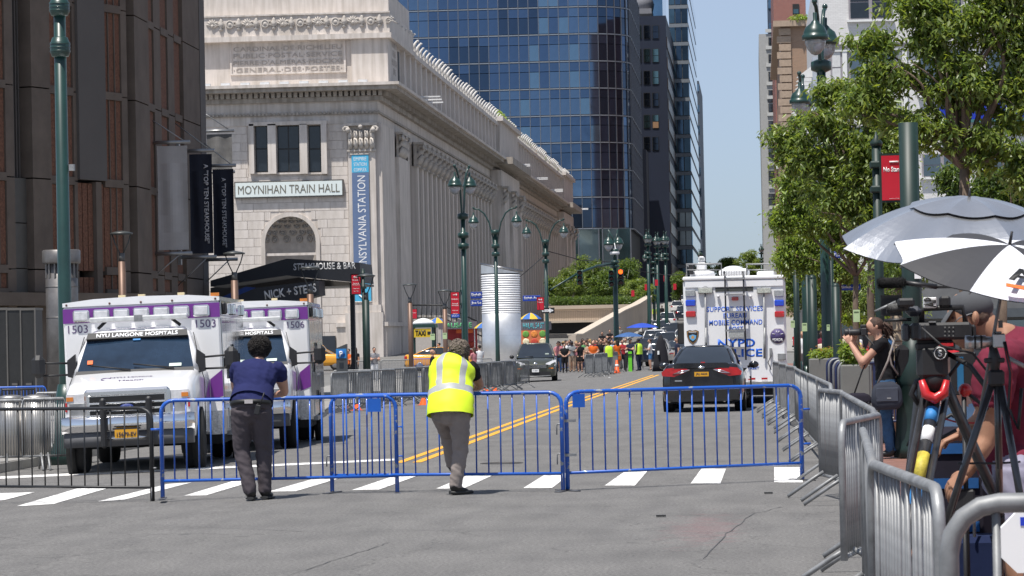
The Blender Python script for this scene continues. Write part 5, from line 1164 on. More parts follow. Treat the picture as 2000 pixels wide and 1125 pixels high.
# ================================================================== TAXI STAND, FOOD CARTS, UMBRELLAS, PARKING METER
Y = 200; a, b, z0, z1 = rect(803, 640, 848, 705, Y); t = thing('taxi_stand', 'green framed taxi shelter with a yellow TAXI sign', 'shelter', (a, Y, gz(a, Y))); w = b-a; zt = z1-gz(a, Y)
for x in (0, w-.15): 
    for y in (0, 1.2): MB().box(x, x+.15, y, y+.15, 0, zt).build('post', grn, t)
MB().box(-.1, w+.1, -.1, 1.4, zt+.001, zt+.22).build('roof_frame', grn, t); MB().lathe([(w*.5, 0), (w*.42, .18), (w*.2, .35), (.02, .4)], (w/2, .65, zt+.22), 20, sy=.55).build('dome', wf, t)
MB().box(.2, w-.2, -.06, -.0, zt-.62, zt-.05).build('sign_panel', M('taxi_sign_yellow', (.62, .42, .02)), t); text('TAXI', w*.45, .36, (w*.42, -.07, zt-.34), FRONT, M('sign_black'), t, bold=.05); MB().box(w*.72, w*.86, -.08, -.061, zt-.45, zt-.25, bev=.02).build('cab_pictogram', M('sign_black'), t)
def umbrella(px, pytop, wpx, Y, cols, label, hpx=None, pole=True, tilt=0, drop=.28, n=8):
    P = at(px, pytop, Y); r = wpx/2*Y/F; t = thing('umbrella', label, 'umbrella', (P.x, Y, P.z), group=None, ry=tilt)
    for k in range(n):
        a0, a1 = 2*PI*k/n, 2*PI*(k+1)/n; mb = MB(); S = 5
        for i in range(S):
            for j in range(4):
                def q(i, j):
                    u = i/S; a = a0 + (a1-a0)*j/4; sag = 1 - .06*math.sin(PI*j/4)*u; rr = r*u*sag; return (rr*math.cos(a), rr*math.sin(a), -r*2*drop*(u**1.7) - .0)
                mb.add([q(i, j), q(i+1, j), q(i+1, j+1), q(i, j+1)], [(0, 1, 2, 3)], 0, True)
        mb.build('panel', cols[k % len(cols)], t)
        MB().tube([(0, 0, -.02), (r*.5*math.cos(a0), r*.5*math.sin(a0), -r*2*drop*.31-.02), (r*math.cos(a0), r*math.sin(a0), -r*2*drop-.02)], .008, 5).build('rib', M('umbrella_rib', (.2, .2, .2), metal=.7), t)
    if pole: zg = gz(P.x, Y); MB().tube([(0, 0, 0), (0, 0, -(P.z-zg)/math.cos(tilt))], .02, 6).build('pole', M('umbrella_rib'), t)
    MB().tube([(0, 0, -.01), (0, 0, .08)], .012, 6).build('tip', M('umbrella_rib'), t)
    return t
uy = M('umbrella_yellow', (.62, .42, .03), rough=.7); ub = M('umbrella_blue', (.03, .13, .42), rough=.7); uc = M('umbrella_royal', (.015, .06, .42), rough=.65); us = M('umbrella_steel_blue', (.035, .10, .26), rough=.65)
umbrella(853, 620, 40, 206, [uy, ub], 'yellow and blue umbrella behind the taxi stand'); umbrella(948, 628, 46, 190, [uy, ub], 'yellow and blue umbrella half hidden by the silver pylon'); umbrella(1036, 611, 44, 192, [uy, ub], 'yellow and blue umbrella right of the silver pylon')
umbrella(1254, 631, 64, 183, [uc], 'bright royal blue umbrella over the crowd', drop=.14); umbrella(1228, 649, 58, 178, [us], 'duller blue umbrella in front of the royal blue one', drop=.15)
def neon(s, px0, py0, px1, py1, Y, mat, par, **k): return textpx(s, px0, py0, px1, py1, Y, mat, par, bold=.02, **k)
def cart(px0, py0, px1, Y, label, sign, signmat, bodym, pics):
    a, b, z0, z1 = rect(px0, py0, px1, 706, Y); zg = gz(a, Y); t = thing('food_cart', label, 'food cart', (a, Y, zg), group='street food carts'); w = b-a; zt = z1-zg
    MB().box(0, w, 0, 2.0, .45, 1.15).build('body', bodym, t); MB().box(-.15, w+.15, -.25, 2.2, zt-.5, zt).build('sign_box', M('cart_sign_board', (.13, .11, .13)), t); MB().box(0, w, 1.6, 1.7, 1.15, zt-.5).build('back_panel', M('cart_red', (.42, .05, .05)), t)
    for x in (0, w-.06): MB().box(x, x+.06, 0, .06, 1.15, zt-.5).build('post', inox, t)
    MB().box(.05, w-.05, -.3, 0, 1.1, 1.18).build('counter', inox, t)
    for x in (.4, w-.5): MB().lathe([(.3, -.1), (.3, .1)], (x, -.03, .3), 14, axis='y').build('wheel', M('rubber', (.012, .012, .012), rough=.8), t)
    o = text(sign, w*.85, .34, (w/2, -.26, zt-.25), FRONT, signmat, t, bold=.02)
    MB().box(w*.45, w*.95, -.02, -.0, zt-.78, zt-.52).build('menu_strip', M('menu_orange', (.65, .12, .02)), t)
    g = np.random.default_rng(int(px0)); 
    for (u, v, s_, c_) in pics:
        MB().lathe([(s_, 0), (s_, -.03), (s_*.8, -.05), (.02, -.05)], (w*u, -.0 if v < 1.2 else 1.6, v), 16, axis='y').build('food_picture', M('food_%s' % c_, {'orange': (.65, .22, .04), 'green': (.12, .3, .05), 'pale': (.7, .6, .4), 'red': (.5, .06, .03)}[c_], var=.5, scale=9), t)
    return t
M('cart_red', (.42, .05, .05)); cart(862, 628, 928, 208, 'food cart with a multicoloured SAUSAGE sign left of the pylon', 'SAUSAGE', M('sign_green_letters', (.1, .45, .18)), M('cart_red'), [(.15, 1.5, .3, 'pale'), (.15, 1.0, .3, 'orange'), (.85, 1.4, .25, 'red')])
ct = cart(1019, 628, 1068, 186, 'food cart covered with round food pictures right of the pylon', 'HALAL 54 ST', M('sign_cyan_letters', (.08, .4, .45)), M('cart_orange', (.55, .16, .06), var=.3), [])
a, b, z0, z1 = rect(1019, 645, 1068, 690, 185.7); MB().box(0, b-a, -.33, -.28, z0-gz(a, 186), z1-gz(a, 186)).build('picture_panel', M('cart_orange'), ct)
for i in range(3):
    for j in range(3): MB().lathe([(.2, 0), (.2, -.02), (.15, -.03), (.02, -.03)], (.28+i*.5, -.331, z0-gz(a, 186)+.25+j*.45), 14, axis='y').build('food_picture', MATS['food_' + ['orange', 'pale', 'green', 'red'][(i*2+j) % 4]] if 'food_green' in MATS else M('food_green', (.12, .3, .05), var=.5), ct)
Y = 92; a, b, z0, z1 = rect(657, 672, 677, 760, Y); t = thing('parking_meter', 'dark parking meter kiosk with a blue P sign beside the ambulance', 'parking meter', (a, Y, gz(a, Y))); w = b-a; h = z1-t.location.z
MB().prism([(0, 0), (w, 0), (w, h), (0, h-.12)], 0, .3).build('cabinet', M('kiosk_grey', (.05, .055, .06), rough=.4), t); MB().box(0, w, -.02, -.001, h-.42, h-.14).build('blue_panel', M('kiosk_blue', (.02, .2, .5)), t); MB().lathe([(.11, -.0), (.11, -.015)], (w/2, -.021, h-.29), 18, axis='y').build('disc', M('kiosk_disc_blue', (.02, .12, .42)), t); text('P', .1, .16, (w/2, -.04, h-.29), FRONT, wp, t, bold=.03); text('Zone', w*.6, .08, (w/2, -.005, h-1.05), FRONT, wp, t); MB().box(w*.3, w*.7, -.015, -.001, h-.7, h-.55).build('screen', glass_dk, t)
# ================================================================== RETAINING WALLS, RAILING, HEDGE AND FAR TREES
tan = M('tan_concrete', (.50, .42, .34), rough=.9, var=.08, scale=.5); drk = M('underpass_dark', (.02, .02, .022))
t = thing('retaining_wall', 'tan concrete plaza wall with a picket railing and dark opening under the trees', 'wall', (0, 0, 0))
Y = 300
def pb(name, a, b, c, d, Y0, dep, mat): r_ = rect(a, b, c, d, Y0); return MB().box(r_[0], r_[1], Y0, Y0+dep, r_[2], r_[3]).build(name, mat, t)
pb('coping', 1062, 596, 1228, 603, Y-.3, 3, tan); pb('wall', 1062, 603, 1228, 627, Y, 2.5, tan); pb('opening', 1062, 630, 1170, 651, Y+.2, .3, drk); pb('lower_wall', 1062, 651, 1200, 670, Y-.2, .4, M('ramp_stone')); pb('ledge', 1062, 626, 1170, 630, Y-1.6, 1.6, tan)
r_ = rect(1072, 607, 1196, 626, Y-1.6); bal = MB().box(-.025, .025, -.025, .025, 0, r_[3]-r_[2]).mesh('picket', M('tan_railing', (.36, .28, .21)))
x = r_[0]
while x < r_[1]: link(bal, 'picket', t, (x, Y-1.5, r_[2])); x += .17
MB().box(r_[0], r_[1], Y-1.55, Y-1.45, r_[3], r_[3]+.07).build('rail', M('tan_railing'), t)
rp = thing('ramp_parapet', 'sloping tan parapet wall beside the pedestrian ramp', 'wall', (0, 0, 0))
A = [(1110, 655, 235), (1122, 655, 236), (1160, 634, 248), (1207, 608, 262), (1235, 596, 275), (1262, 580, 320)]
for i in range(len(A)-1):
    p, q = at(*A[i]), at(*A[i+1]); th = Vector((.55, .15, 0))
    b = [p-Vector((0, 0, 2.2)), q-Vector((0, 0, 2.2)), q-Vector((0, 0, 2.2))+th, p-Vector((0, 0, 2.2))+th]; MB().hexa(b + [p, q, q+th, p+th]).build('parapet', tan, rp)
    cp = Vector((0, 0, .12)); e = Vector((-.08, -.05, 0)); MB().hexa([p+e, q+e, q+th-e, p+th-e, p+e+cp, q+e+cp, q+th-e+cp, p+th-e+cp]).build('coping', M('tan_coping', (.56, .48, .39), var=.05), rp)
hd = []
for px in range(1085, 1262, 9): c = at(px, 589+3*math.sin(px), 315); hd.append((c.x, 315, c.z, .8, 1.5, .55))
o_ = leafcloud('hedge', hd, 14000, .22, [lf[0], lf[0], lf[1]], seed=21); tag(o_, 'clipped green hedge along the top of the tan plaza wall', 'hedge', kind='stuff')
bark = M('tree_bark', (.13, .095, .07), rough=.95, var=.35, scale=5, bump=.4); barkp = M('pale_tree_bark', (.42, .40, .36), rough=.9, var=.25)
def far_tree(px, pyc, wpx, hpx, pyb, Y, label, cols, barkm, seed, n=6000, size=.3, group='trees on the plaza beyond the avenue'):
    c = at(px, pyc, Y); b = at(px, pyb, Y); t = thing('plaza_tree', label, 'tree', (c.x, Y, b.z), group=group); k = Y/F; rx, rz_ = wpx/2*k, hpx/2*k; g = np.random.default_rng(seed)
    cs = []
    for i in range(34):
        d = g.normal(size=3); d /= np.linalg.norm(d); u = g.random()**.4; s_ = .16+.2*g.random(); cs.append((d[0]*u*rx*.82, d[1]*u*rx*.82, c.z-b.z+d[2]*u*rz_*.85, rx*s_*1.3, rx*s_*1.3, rz_*s_))
    leafcloud('crown', cs, n, size, cols, t, seed)
    MB().tube([(0, 0, -.5), (.05, 0, (c.z-b.z)*.5), (0, 0, c.z-b.z+rz_*.4)], [.16, .13, .04], 7).build('trunk', barkm, t)
    for i in range(4): a = i*1.7; MB().tube([(0, 0, (c.z-b.z)*.45), (rx*.3*math.cos(a), rx*.3*math.sin(a), c.z-b.z), (rx*.6*math.cos(a), rx*.6*math.sin(a), c.z-b.z+rz_*.4)], [.09, .05, .02], 6).build('branch', barkm, t)
far_tree(1118, 560, 76, 78, 597, 330, 'light green plaza tree nearest the stone hall', [lf[2], lf[1], lf[0]], barkp, 31)
far_tree(1152, 545, 80, 104, 597, 345, 'tall bluish green plaza tree behind the signal arm', [lf[1], lf[0], lf[2]], barkp, 32, 11000)
far_tree(1178, 566, 66, 70, 597, 325, 'pale trunked plaza tree just left of the signal pole', [lf[1], lf[0]], barkp, 33)
far_tree(1222, 545, 66, 88, 597, 350, 'loose green tree right behind the signal pole', [lf[1], lf[0]], barkp, 34)
far_tree(1248, 570, 76, 66, 600, 330, 'bright low tree at the right end of the plaza wall', [lf[1], lf[2]], barkp, 35)
far_tree(1090, 566, 50, 60, 597, 340, 'dark shaded tree against the stone colonnade end', [lf[0], lf[1]], barkp, 36, 6000)
far_tree(1328, 550, 42, 70, 605, 480, 'rounded tree at the foot of the dark towers', [lf[1], lf[0]], bark, 37, 7000, .35, 'far street end trees')
far_tree(1372, 540, 60, 60, 590, 640, 'hazy tree at the street end behind the truck satellite dish', [lf[1], lf[2]], bark, 38, 6000, .45, 'far street end trees')
far_tree(1420, 525, 60, 46, 580, 660, 'hazy tree in the middle of the street end', [lf[1], lf[2]], bark, 39, 6000, .45, 'far street end trees')
far_tree(1470, 515, 70, 56, 580, 600, 'hazy tree at the right of the street end above the truck', [lf[1], lf[2]], bark, 40, 7000, .45, 'far street end trees')
# ================================================================== VEHICLES
rub = M('tyre_rubber', (.014, .014, .015), rough=.85, var=.2); rim = M('wheel_rim', (.35, .35, .36), rough=.3, metal=.9); chrome = M('chrome', (.82, .82, .83), rough=.14, metal=1, var=.03)
blkp = M('black_plastic', (.016, .016, .018), rough=.55); carglass = M('car_glass', (.012, .016, .02), rough=.03, spec=.8, coat=.6, var=.3, scale=1.5)
redl = M('tail_light_red', (.45, .008, .012), rough=.12, coat=1, var=.25, scale=14); whl = M('lamp_lens_white', (.62, .62, .64), rough=.1, coat=1, var=.2, scale=12); amb_l = M('lamp_lens_amber', (.65, .2, .02), rough=.15, coat=1); platem = M('plate_orange', (.68, .34, .02), rough=.4, var=.08)
undr = M('underbody_black', (.01, .01, .01), rough=.9)
def rr_ring(x0, x1, y0, y1, z, r, n=4):
    pts = []
    for cx_, cy_, a0 in ((x1-r, y0+r, -PI/2), (x1-r, y1-r, 0), (x0+r, y1-r, PI/2), (x0+r, y0+r, PI)):
        for k in range(n+1): a = a0+PI/2*k/n; pts.append((cx_+r*math.cos(a), cy_+r*math.sin(a), z))
    return pts
def section(y, hw, z0, zs, zt, ht):
    h = [(hw*.8, z0), (hw*.97, z0+.07), (hw*1.0, z0+(zs-z0)*.35), (hw*1.0, z0+(zs-z0)*.7), (hw*.975, zs), (ht+(hw-ht)*.45, zt-.03), (ht, zt), (ht*.5, zt+.012)]
    return [(x, y, z) for x, z in h] + [(0, y, zt+.016)] + [(-x, y, z) for x, z in h[::-1]] + [(0, y, z0)]
def wheel(par, x, y, r, w=.22, name='wheel', rimm=None):
    s_ = 1 if x > 0 else -1
    o = MB().lathe([(r*.66, -w/2), (r*.93, -w/2), (r, -w*.35), (r, w*.35), (r*.93, w/2), (r*.66, w/2)], n=26, axis='x').build(name, rub, par, (x, y, r))
    MB().lathe([(r*.64, -.02), (r*.64, .02), (r*.5, .035), (.05, .05), (.02, .05)], (s_*w*.42, 0, 0), 18, axis='x').build('rim', rimm or rim, o)
    for k in range(5):
        a = 2*PI*k/5; MB().tube([(s_*w*.5, .05*math.cos(a), .05*math.sin(a)), (s_*w*.46, r*.6*math.cos(a), r*.6*math.sin(a))], .03, 5).build('spoke', rimm or rim, o)
    return o
def greenhouse(t, rings, paint, pill=True):
    """rings: (z, hw, y0, y1, r) from belt to roof; last two rings painted roof"""
    rr = [rr_ring(-hw, hw, y0, y1, z, r) for z, hw, y0, y1, r in rings]; n = len(rings)
    MB().loft(rr[:n-1], 0, True, False).build('windows', carglass, t); MB().loft(rr[n-2:], 0, True, True).build('roof', paint, t)
    if pill:
        for i in (2, 7, 12, 17):
            MB().tube([Vector(r_[i]) for r_ in rr[:n-1]], .035, 6).build('pillar', paint, t)
        for u in (.5,):
            for s_ in (-1, 1):
                p = []
                for z, hw, y0, y1, r in rings[:n-1]: p.append((s_*hw, y0*(1-u)+y1*u, z))
                MB().tube(p, .035, 6).build('pillar', blkp, t)
def carbody(t, secs, paint): return MB().loft([section(*s) for s in secs]).build('body', paint, t)
# ---------- black sedan (rear view)
bk = M('black_car_paint', (.008, .008, .010), rough=.12, coat=1, var=.1)
X0, Y0 = at(1371, 760, 70).x, 70
sed = thing('parked_sedan', 'glossy black sedan seen from behind with an orange plate', 'car', (X0, Y0, 0), R(-2.5))
carbody(sed, [(0,.70,.36,.80,.96,.60),(.05,.82,.24,.88,1.05,.66),(.16,.885,.2,.92,1.085,.70),(.5,.915,.18,.95,1.08,.74),(.9,.925,.17,.96,1.04,.77),(1.6,.925,.17,.96,1.0,.78),(3.0,.925,.17,.93,.98,.78),(3.6,.92,.17,.88,.93,.76),(4.3,.90,.18,.78,.82,.7),(4.7,.82,.2,.66,.70,.6),(4.85,.7,.28,.58,.6,.5)], bk)
greenhouse(sed, [(1.02,.74,.42,3.5,.18),(1.22,.68,.88,3.05,.2),(1.38,.60,1.3,2.6,.22),(1.45,.54,1.5,2.45,.25),(1.49,.36,1.75,2.2,.2)], bk)
for s_ in (-1, 1):
    wheel(sed, s_*.79, .98, .335); wheel(sed, s_*.79, 3.83, .335)
    for y in (.98, 3.83): MB().lathe([(.385, -.1), (.385, .008)] if s_ > 0 else [(.385, -.008), (.385, .1)], (s_*.918, y, .36), 22, axis='x').build('wheel_arch', undr, sed)
    tl = MB(); tl.prism([(s_*.26, .955), (s_*.5, 1.01), (s_*.80, .985), (s_*.90, .90), (s_*.88, .82), (s_*.62, .80), (s_*.40, .875)], -.025, .14); o_ = tl.build('tail_light', redl, sed)
    MB().tube([(s_*.27, -.035, .95), (s_*.45, -.04, .885), (s_*.64, -.03, .862), (s_*.45, -.03, .93), (s_*.27, -.035, .95)], .012, 6).build('chrome_trim', chrome, o_)
    MB().box(s_*.55, s_*.85, -.02, .1, .42, .455).build('reflector', redl, sed)
    mr = MB(); mr.ball((s_*1.04, 2.85, 1.02), (.12, .07, .085), 10); mr.tube([(s_*.9, 2.9, .97), (s_*1.0, 2.87, .99)], .03, 6); mr.build('door_mirror', bk, sed)
MB().box(-.16, .16, -.045, .0, .80, .90).build('number_plate', platem, sed); text('JRJ 4635', .26, .055, (0, -.047, .85), FRONT, M('plate_ink', (.02, .02, .05)), sed, bold=.02)
MB().prism([(-.62, .985), (.62, .985), (.62, 1.075), (.55, 1.1), (-.55, 1.1), (-.62, 1.075)], -.03, .12).build('boot_lip', bk, sed)
MB().prism([(-.82, .62), (.82, .62), (.86, .50), (.78, .28), (-.78, .28), (-.86, .50)], -.05, .15).build('bumper', bk, sed); MB().box(-.66, .66, -.055, .1, .24, .30).build('diffuser', blkp, sed)
MB().lathe([(.075, 0), (.075, -.012)], (0, -.0, 0), 20, axis='y').xf(Matrix.Translation((0, -.035, 1.0)) @ Matrix.Diagonal((1, 1, .45, 1))).build('badge', chrome, sed)
MB().box(-.60, -.44, -.035, -.02, .695, .72).build('badge_lettering', chrome, sed)
for s_ in (-1, 1): MB().tube([(s_*.5, -.04, .26), (s_*.5, .3, .26)], .04, 10).build('exhaust', chrome, sed)
MB().prism([(-.02, 0), (.03, 0), (.0, .09)], 1.95, 2.15).build('antenna_fin', bk, sed, (0, 0, 1.485))
MB().box(-.05, .05, .55, .6, 1.03, 1.12).build('brake_light', redl, sed)
# ---------- mobile command truck
YR = 78; tx0, tx1 = at(1336, 650, YR).x, at(1536, 650, YR).x; zr0, zr1 = 0.0, at(1435, 545, YR).z
tp_m = M('truck_white', (.80, .80, .81), rough=.35, var=.03, scale=1, coat=.3); trk = thing('mobile_command_truck', 'big white police mobile command post truck seen from behind', 'truck', ((tx0+tx1)/2, YR, 0))
cxT = (tx0+tx1)/2; hw = (tx1-tx0)/2
def T(px, py, y=0): p = at(px, py, YR+y); return Vector((p.x-cxT, y, p.z))
MB().box(-hw, hw, 0, 9.5, .42, zr1, bev=.06).build('body', tp_m, trk)
MB().box(-hw+.05, hw-.05, -.03, -.001, zr1-.2, zr1-.03, bev=.015).build('roof_rim', tp_m, trk); MB().box(-hw-.01, hw+.01, -.05, 9.45, zr1-.02, zr1+.08, bev=.03).build('roof_cap', tp_m, trk)
MB().box(-hw+.1, hw-.1, .1, 9, .2, .42).build('chassis', undr, trk)
bl_t = M('truck_blue_lettering', (.01, .12, .62), rough=.4)
def tt(s, x0, y0, x1, y1, **k):
    a, b = T(x0, (y0+y1)/2), T(x1, (y0+y1)/2); h = T((x0+x1)/2, y0).z - T((x0+x1)/2, y1).z; return text(s, b.x-a.x, h, ((a.x+b.x)/2, -.001, (T((x0+x1)/2, y0).z+T((x0+x1)/2, y1).z)/2), FRONT, bl_t, trk, ext=.003, **k)
tt('SUPPORT SERVICES', 1380, 598.5, 1490, 608.5, bold=.02, spacing=1.1); tt('BUREAU', 1413, 611.5, 1458, 621.5, bold=.02, spacing=1.1); tt('MOBILE COMMAND', 1385, 624.5, 1489, 635, bold=.02, spacing=1.1); tt('POST', 1424, 637.5, 1452, 647, bold=.02, spacing=1.1)
tt('NYPD', 1402, 662, 1475, 678, bold=.035, spacing=1.1); tt('POLICE', 1395, 681.5, 1489, 697.5, bold=.035, spacing=1.1); tt('TREET', 1460, 716.5, 1483, 721.5, bold=.03)
def tbox(name, x0, y0, x1, y1, d0, d1, mat, par=trk, bev=.0):
    a, b = T(x0, (y0+y1)/2), T(x1, (y0+y1)/2); c, d = T((x0+x1)/2, y1), T((x0+x1)/2, y0); return MB().box(a.x, b.x, d0, d1, c.z, d.z, bev=bev).build(name, mat, par)
gyl = M('grey_strobe_lens', (.30, .31, .32), rough=.15, var=.4, scale=25, coat=1); blul = M('blue_lens', (.01, .06, .55), rough=.12, coat=1, var=.2, scale=20)
for (a, b) in ((1338.5, 1358), (1512, 1531)):
    tbox('strobe_light', a, 566.5, b, 579.5, -.06, -.001, gyl, bev=.015); tbox('blue_light', a+.5, 586, b+.5, 598, -.07, -.001, blul, bev=.02); tbox('red_light', a+1, 608, b+1, 619.5, -.07, -.001, redl, bev=.02)
for (a, b) in ((1363, 1392), (1478, 1506)):
    f_ = tbox('scene_light', a, 562, b, 573, -.12, -.02, galv, bev=.01); tbox('lens', a+1, 563, b-1, 572, -.125, -.121, M('scene_light_lens', (.45, .47, .42), rough=.2, var=.4, scale=30), f_)
    xm = (a+b)/2; p0, p1 = T(xm, 573), T(xm+1, 700); MB().tube([(p0.x, -.07, p0.z), (p1.x, -.07, p1.z)], .02, 8).build('mast', galv, trk)
    MB().tube([(p0.x, -.07, T(xm, 640).z), (p1.x, -.07, T(xm, 700).z)], .03, 8).build('mast_sleeve', galv, trk)
    MB().tube([T(xm-6, 562)+Vector((0,-.07,0)), T(xm, 559)+Vector((0,-.07,0)), T(xm+6, 562)+Vector((0,-.07,0))], .008, 5).build('handle', galv, trk)
tbox('vent_slot', 1397, 560, 1471, 569, -.012, -.001, M('vent_slot_dark', (.05, .055, .05)), bev=0); tbox('centre_light', 1429, 580, 1442, 587, -.05, -.001, redl, bev=.01); MB().ball(tuple(T(1403, 579)+Vector((0, -.05, 0))), .045, 10).build('camera_dome', whl, trk); MB().ball(tuple(T(1466, 579)+Vector((0, -.05, 0))), .045, 10).build('camera_dome', whl, trk)
# ladder
lad = M('ladder_steel', (.05, .05, .055), rough=.4, metal=.6)
for xa, xb in ((1415, 1420), (1451, 1457)):
    MB().tube([T(xa, 532)+Vector((0, .5, 0)), T(xa, 531)+Vector((0, -.1, 0)), T(xa+1, 545)+Vector((0, -.2, 0)), T(xb, 703)+Vector((0, -.2, 0))], .022, 8).build('ladder_rail', lad, trk)
for py in (545, 576, 610, 646, 680): a, b = T(1416, py), T(1455, py-1); MB().box(a.x, b.x, -.24, -.15, a.z-.02, a.z+.025).build('ladder_rung', galv if py in (646, 545) else M('ladder_rung_grey', (.3, .3, .31), metal=.5), trk)
tbox('ladder_tread', 1423, 648, 1453, 659, -.23, -.19, M('tread_plate', (.42, .43, .42), metal=.5, var=.3, scale=30))
# shield and badge
def shield(px, py, wpx):
    c = T(px, py); r = wpx/2*YR/F; pts = [(-1, .9), (-.5, 1.12), (0, 1.0), (.5, 1.12), (1, .9), (.92, .1), (.6, -.75), (0, -1.25), (-.6, -.75), (-.92, .1)]
    s_ = MB().prism([(c.x+x*r, c.z+z*r) for x, z in pts], -.012, -.001).build('police_patch', M('patch_black', (.01, .01, .015)), trk)
    MB().prism([(c.x+x*r*.9, c.z+z*r*.9) for x, z in pts], -.014, -.0121).build('patch_border', M('patch_gold', (.5, .27, .08)), s_); MB().prism([(c.x+x*r*.82, c.z+z*r*.82) for x, z in pts], -.016, -.0141).build('patch_field', M('patch_black'), s_)
    MB().prism([(c.x+x*r*.62, c.z+z*r*.62) for x, z in [(-.95, .35), (0, .65), (.95, .35), (.8, -.5), (0, -1.1), (-.8, -.5)]], -.018, -.0161).build('patch_blue', M('patch_light_blue', (.12, .36, .6)), s_)
    MB().prism([(c.x+x*r*.3, c.z+z*r*.3-.01) for x, z in [(-.8, -.7), (-.8, .3), (0, 1.1), (.8, .3), (.8, -.7)]], -.02, -.0181).build('patch_arms', M('patch_gold'), s_)
    text('POLICE', r*1.2, r*.22, (c.x, -.018, c.z+r*.75), FRONT, wp, s_, bold=.02, ext=.002)
shield(1353, 658, 24)
c = T(1519, 656); r = 15.5*YR/F; s_ = MB().lathe([(r, 0), (r, -.012)], (c.x, -.001, c.z), 32, axis='y').build('round_patch', M('patch_grey_ring', (.35, .33, .34)), trk); MB().lathe([(r*.9, 0), (r*.9, -.004)], (c.x, -.0135, c.z), 32, axis='y').build('patch_field', M('patch_purple', (.07, .05, .16)), s_)
text('ESTD', r*1.0, r*.2, (c.x, -.02, c.z+r*1.05), FRONT, wp, s_, ext=.002); text('FDRDR', r*1.3, r*.34, (c.x, -.02, c.z-r*.5), FRONT, wp, s_, bold=.03, ext=.002)
for k in range(6):
    a = PI*k/6+.25
    if k % 3 != 1: MB().tube([(c.x+r*.35*math.cos(a), -.02, c.z+r*.15+r*.25*math.sin(a)), (c.x+r*.72*math.cos(a), -.02, c.z+r*.15+r*.5*math.sin(a))], .01, 4).build('ray', wp, s_)
# roof gear
for a, b in ((1341, 1409), (1458, 1526)):
    pts = [T(a, 541, .3), T(a, 516, .3), T(b, 515, .3), T(b, 540, .3)]; MB().tube(pts, .022, 6).build('roof_rail', galv, trk); MB().tube([T(a, 527, .3)+Vector((0,.0,0)), T(b, 527, .3)], .015, 6).build('roof_rail', galv, trk); MB().tube([T(a, 516, .3), T(a, 516, .3)+Vector((0, 3, 0))], .02, 6).build('roof_rail', galv, trk)
MB().lathe([(.32, 0), (.3, .12), (.1, .16)], tuple(T(1372, 540, .8)), 14).build('dish_base', tp_m, trk); MB().box(T(1361, 520, .8).x, T(1380, 520, .8).x, .6, 1.0, T(1370, 530, .8).z, T(1370, 513, .8).z, bev=.04).build('dish_mount', tp_m, trk)
MB().box(T(1364, 505, .8).x, T(1377, 505, .8).x, .65, .95, T(1370, 512, .8).z, T(1370, 501, .8).z, bev=.04).build('searchlight', tp_m, trk); MB().box(T(1366, 505, .8).x, T(1375, 505, .8).x, .63, .649, T(1370, 509, .8).z, T(1370, 503, .8).z).build('searchlight_lens', gyl, trk)
ac = MB().box(T(1404, 530, 1).x, T(1464, 530, 1).x, .9, 2.0, T(1430, 540, 1).z, T(1430, 525, 1).z, bev=.06).build('air_conditioner', tp_m, trk); MB().ball(tuple(T(1432, 526, 1.4)), (.26, .3, .09), 16).build('fan_dome', tp_m, ac)
for k in range(16): x = T(1412+k*3.2, 530, .9).x; MB().box(x, x+.012, .885, .9, T(1430, 538, 1).z, T(1430, 528, 1).z).build('grille_slat', M('ladder_rung_grey'), ac)
MB().box(T(1478, 530, 2).x, T(1512, 530, 2).x, 1.8, 2.4, T(1495, 539, 2).z, T(1495, 530, 2).z, bev=.03).build('roof_locker', tp_m, trk); MB().box(T(1345, 530, .5).x, T(1354, 530, .5).x, .45, .6, T(1350, 536, .5).z, T(1350, 518, .5).z).build('roof_camera', blkp, trk)
for s_ in (-1, 1): wheel(trk, s_*(hw-.18), 1.9, .45, .28)
MB().box(-hw, hw, -.1, .05, .42, .56, bev=.02).build('bumper', galv, trk)
for k in range(8): MB().box(-hw+.1+k*.3, -hw+.25+k*.3, -.105, -.1, .59, .64).build('reflective_tape', redl, trk)
mr = MB(); mr.box(-hw-.38, -hw-.18, 8.6, 8.8, 1.5, 2.1, bev=.03); mr.tube([(-hw, 8.7, 2.0), (-hw-.25, 8.7, 1.95)], .02, 6); mr.build('door_mirror', blkp, trk)
tbox('door_latch', 1503, 680, 1508, 696, -.05, -.001, galv); tbox('power_box', 1519, 690, 1535, 703, -.08, -.001, galv2, bev=.01); MB().tube([T(1505, 696)+Vector((0,-.05,0)), T(1500, 708)+Vector((0,-.07,0)), T(1506, 722)+Vector((0,-.05,0))], .012, 5).build('cable', blkp, trk)
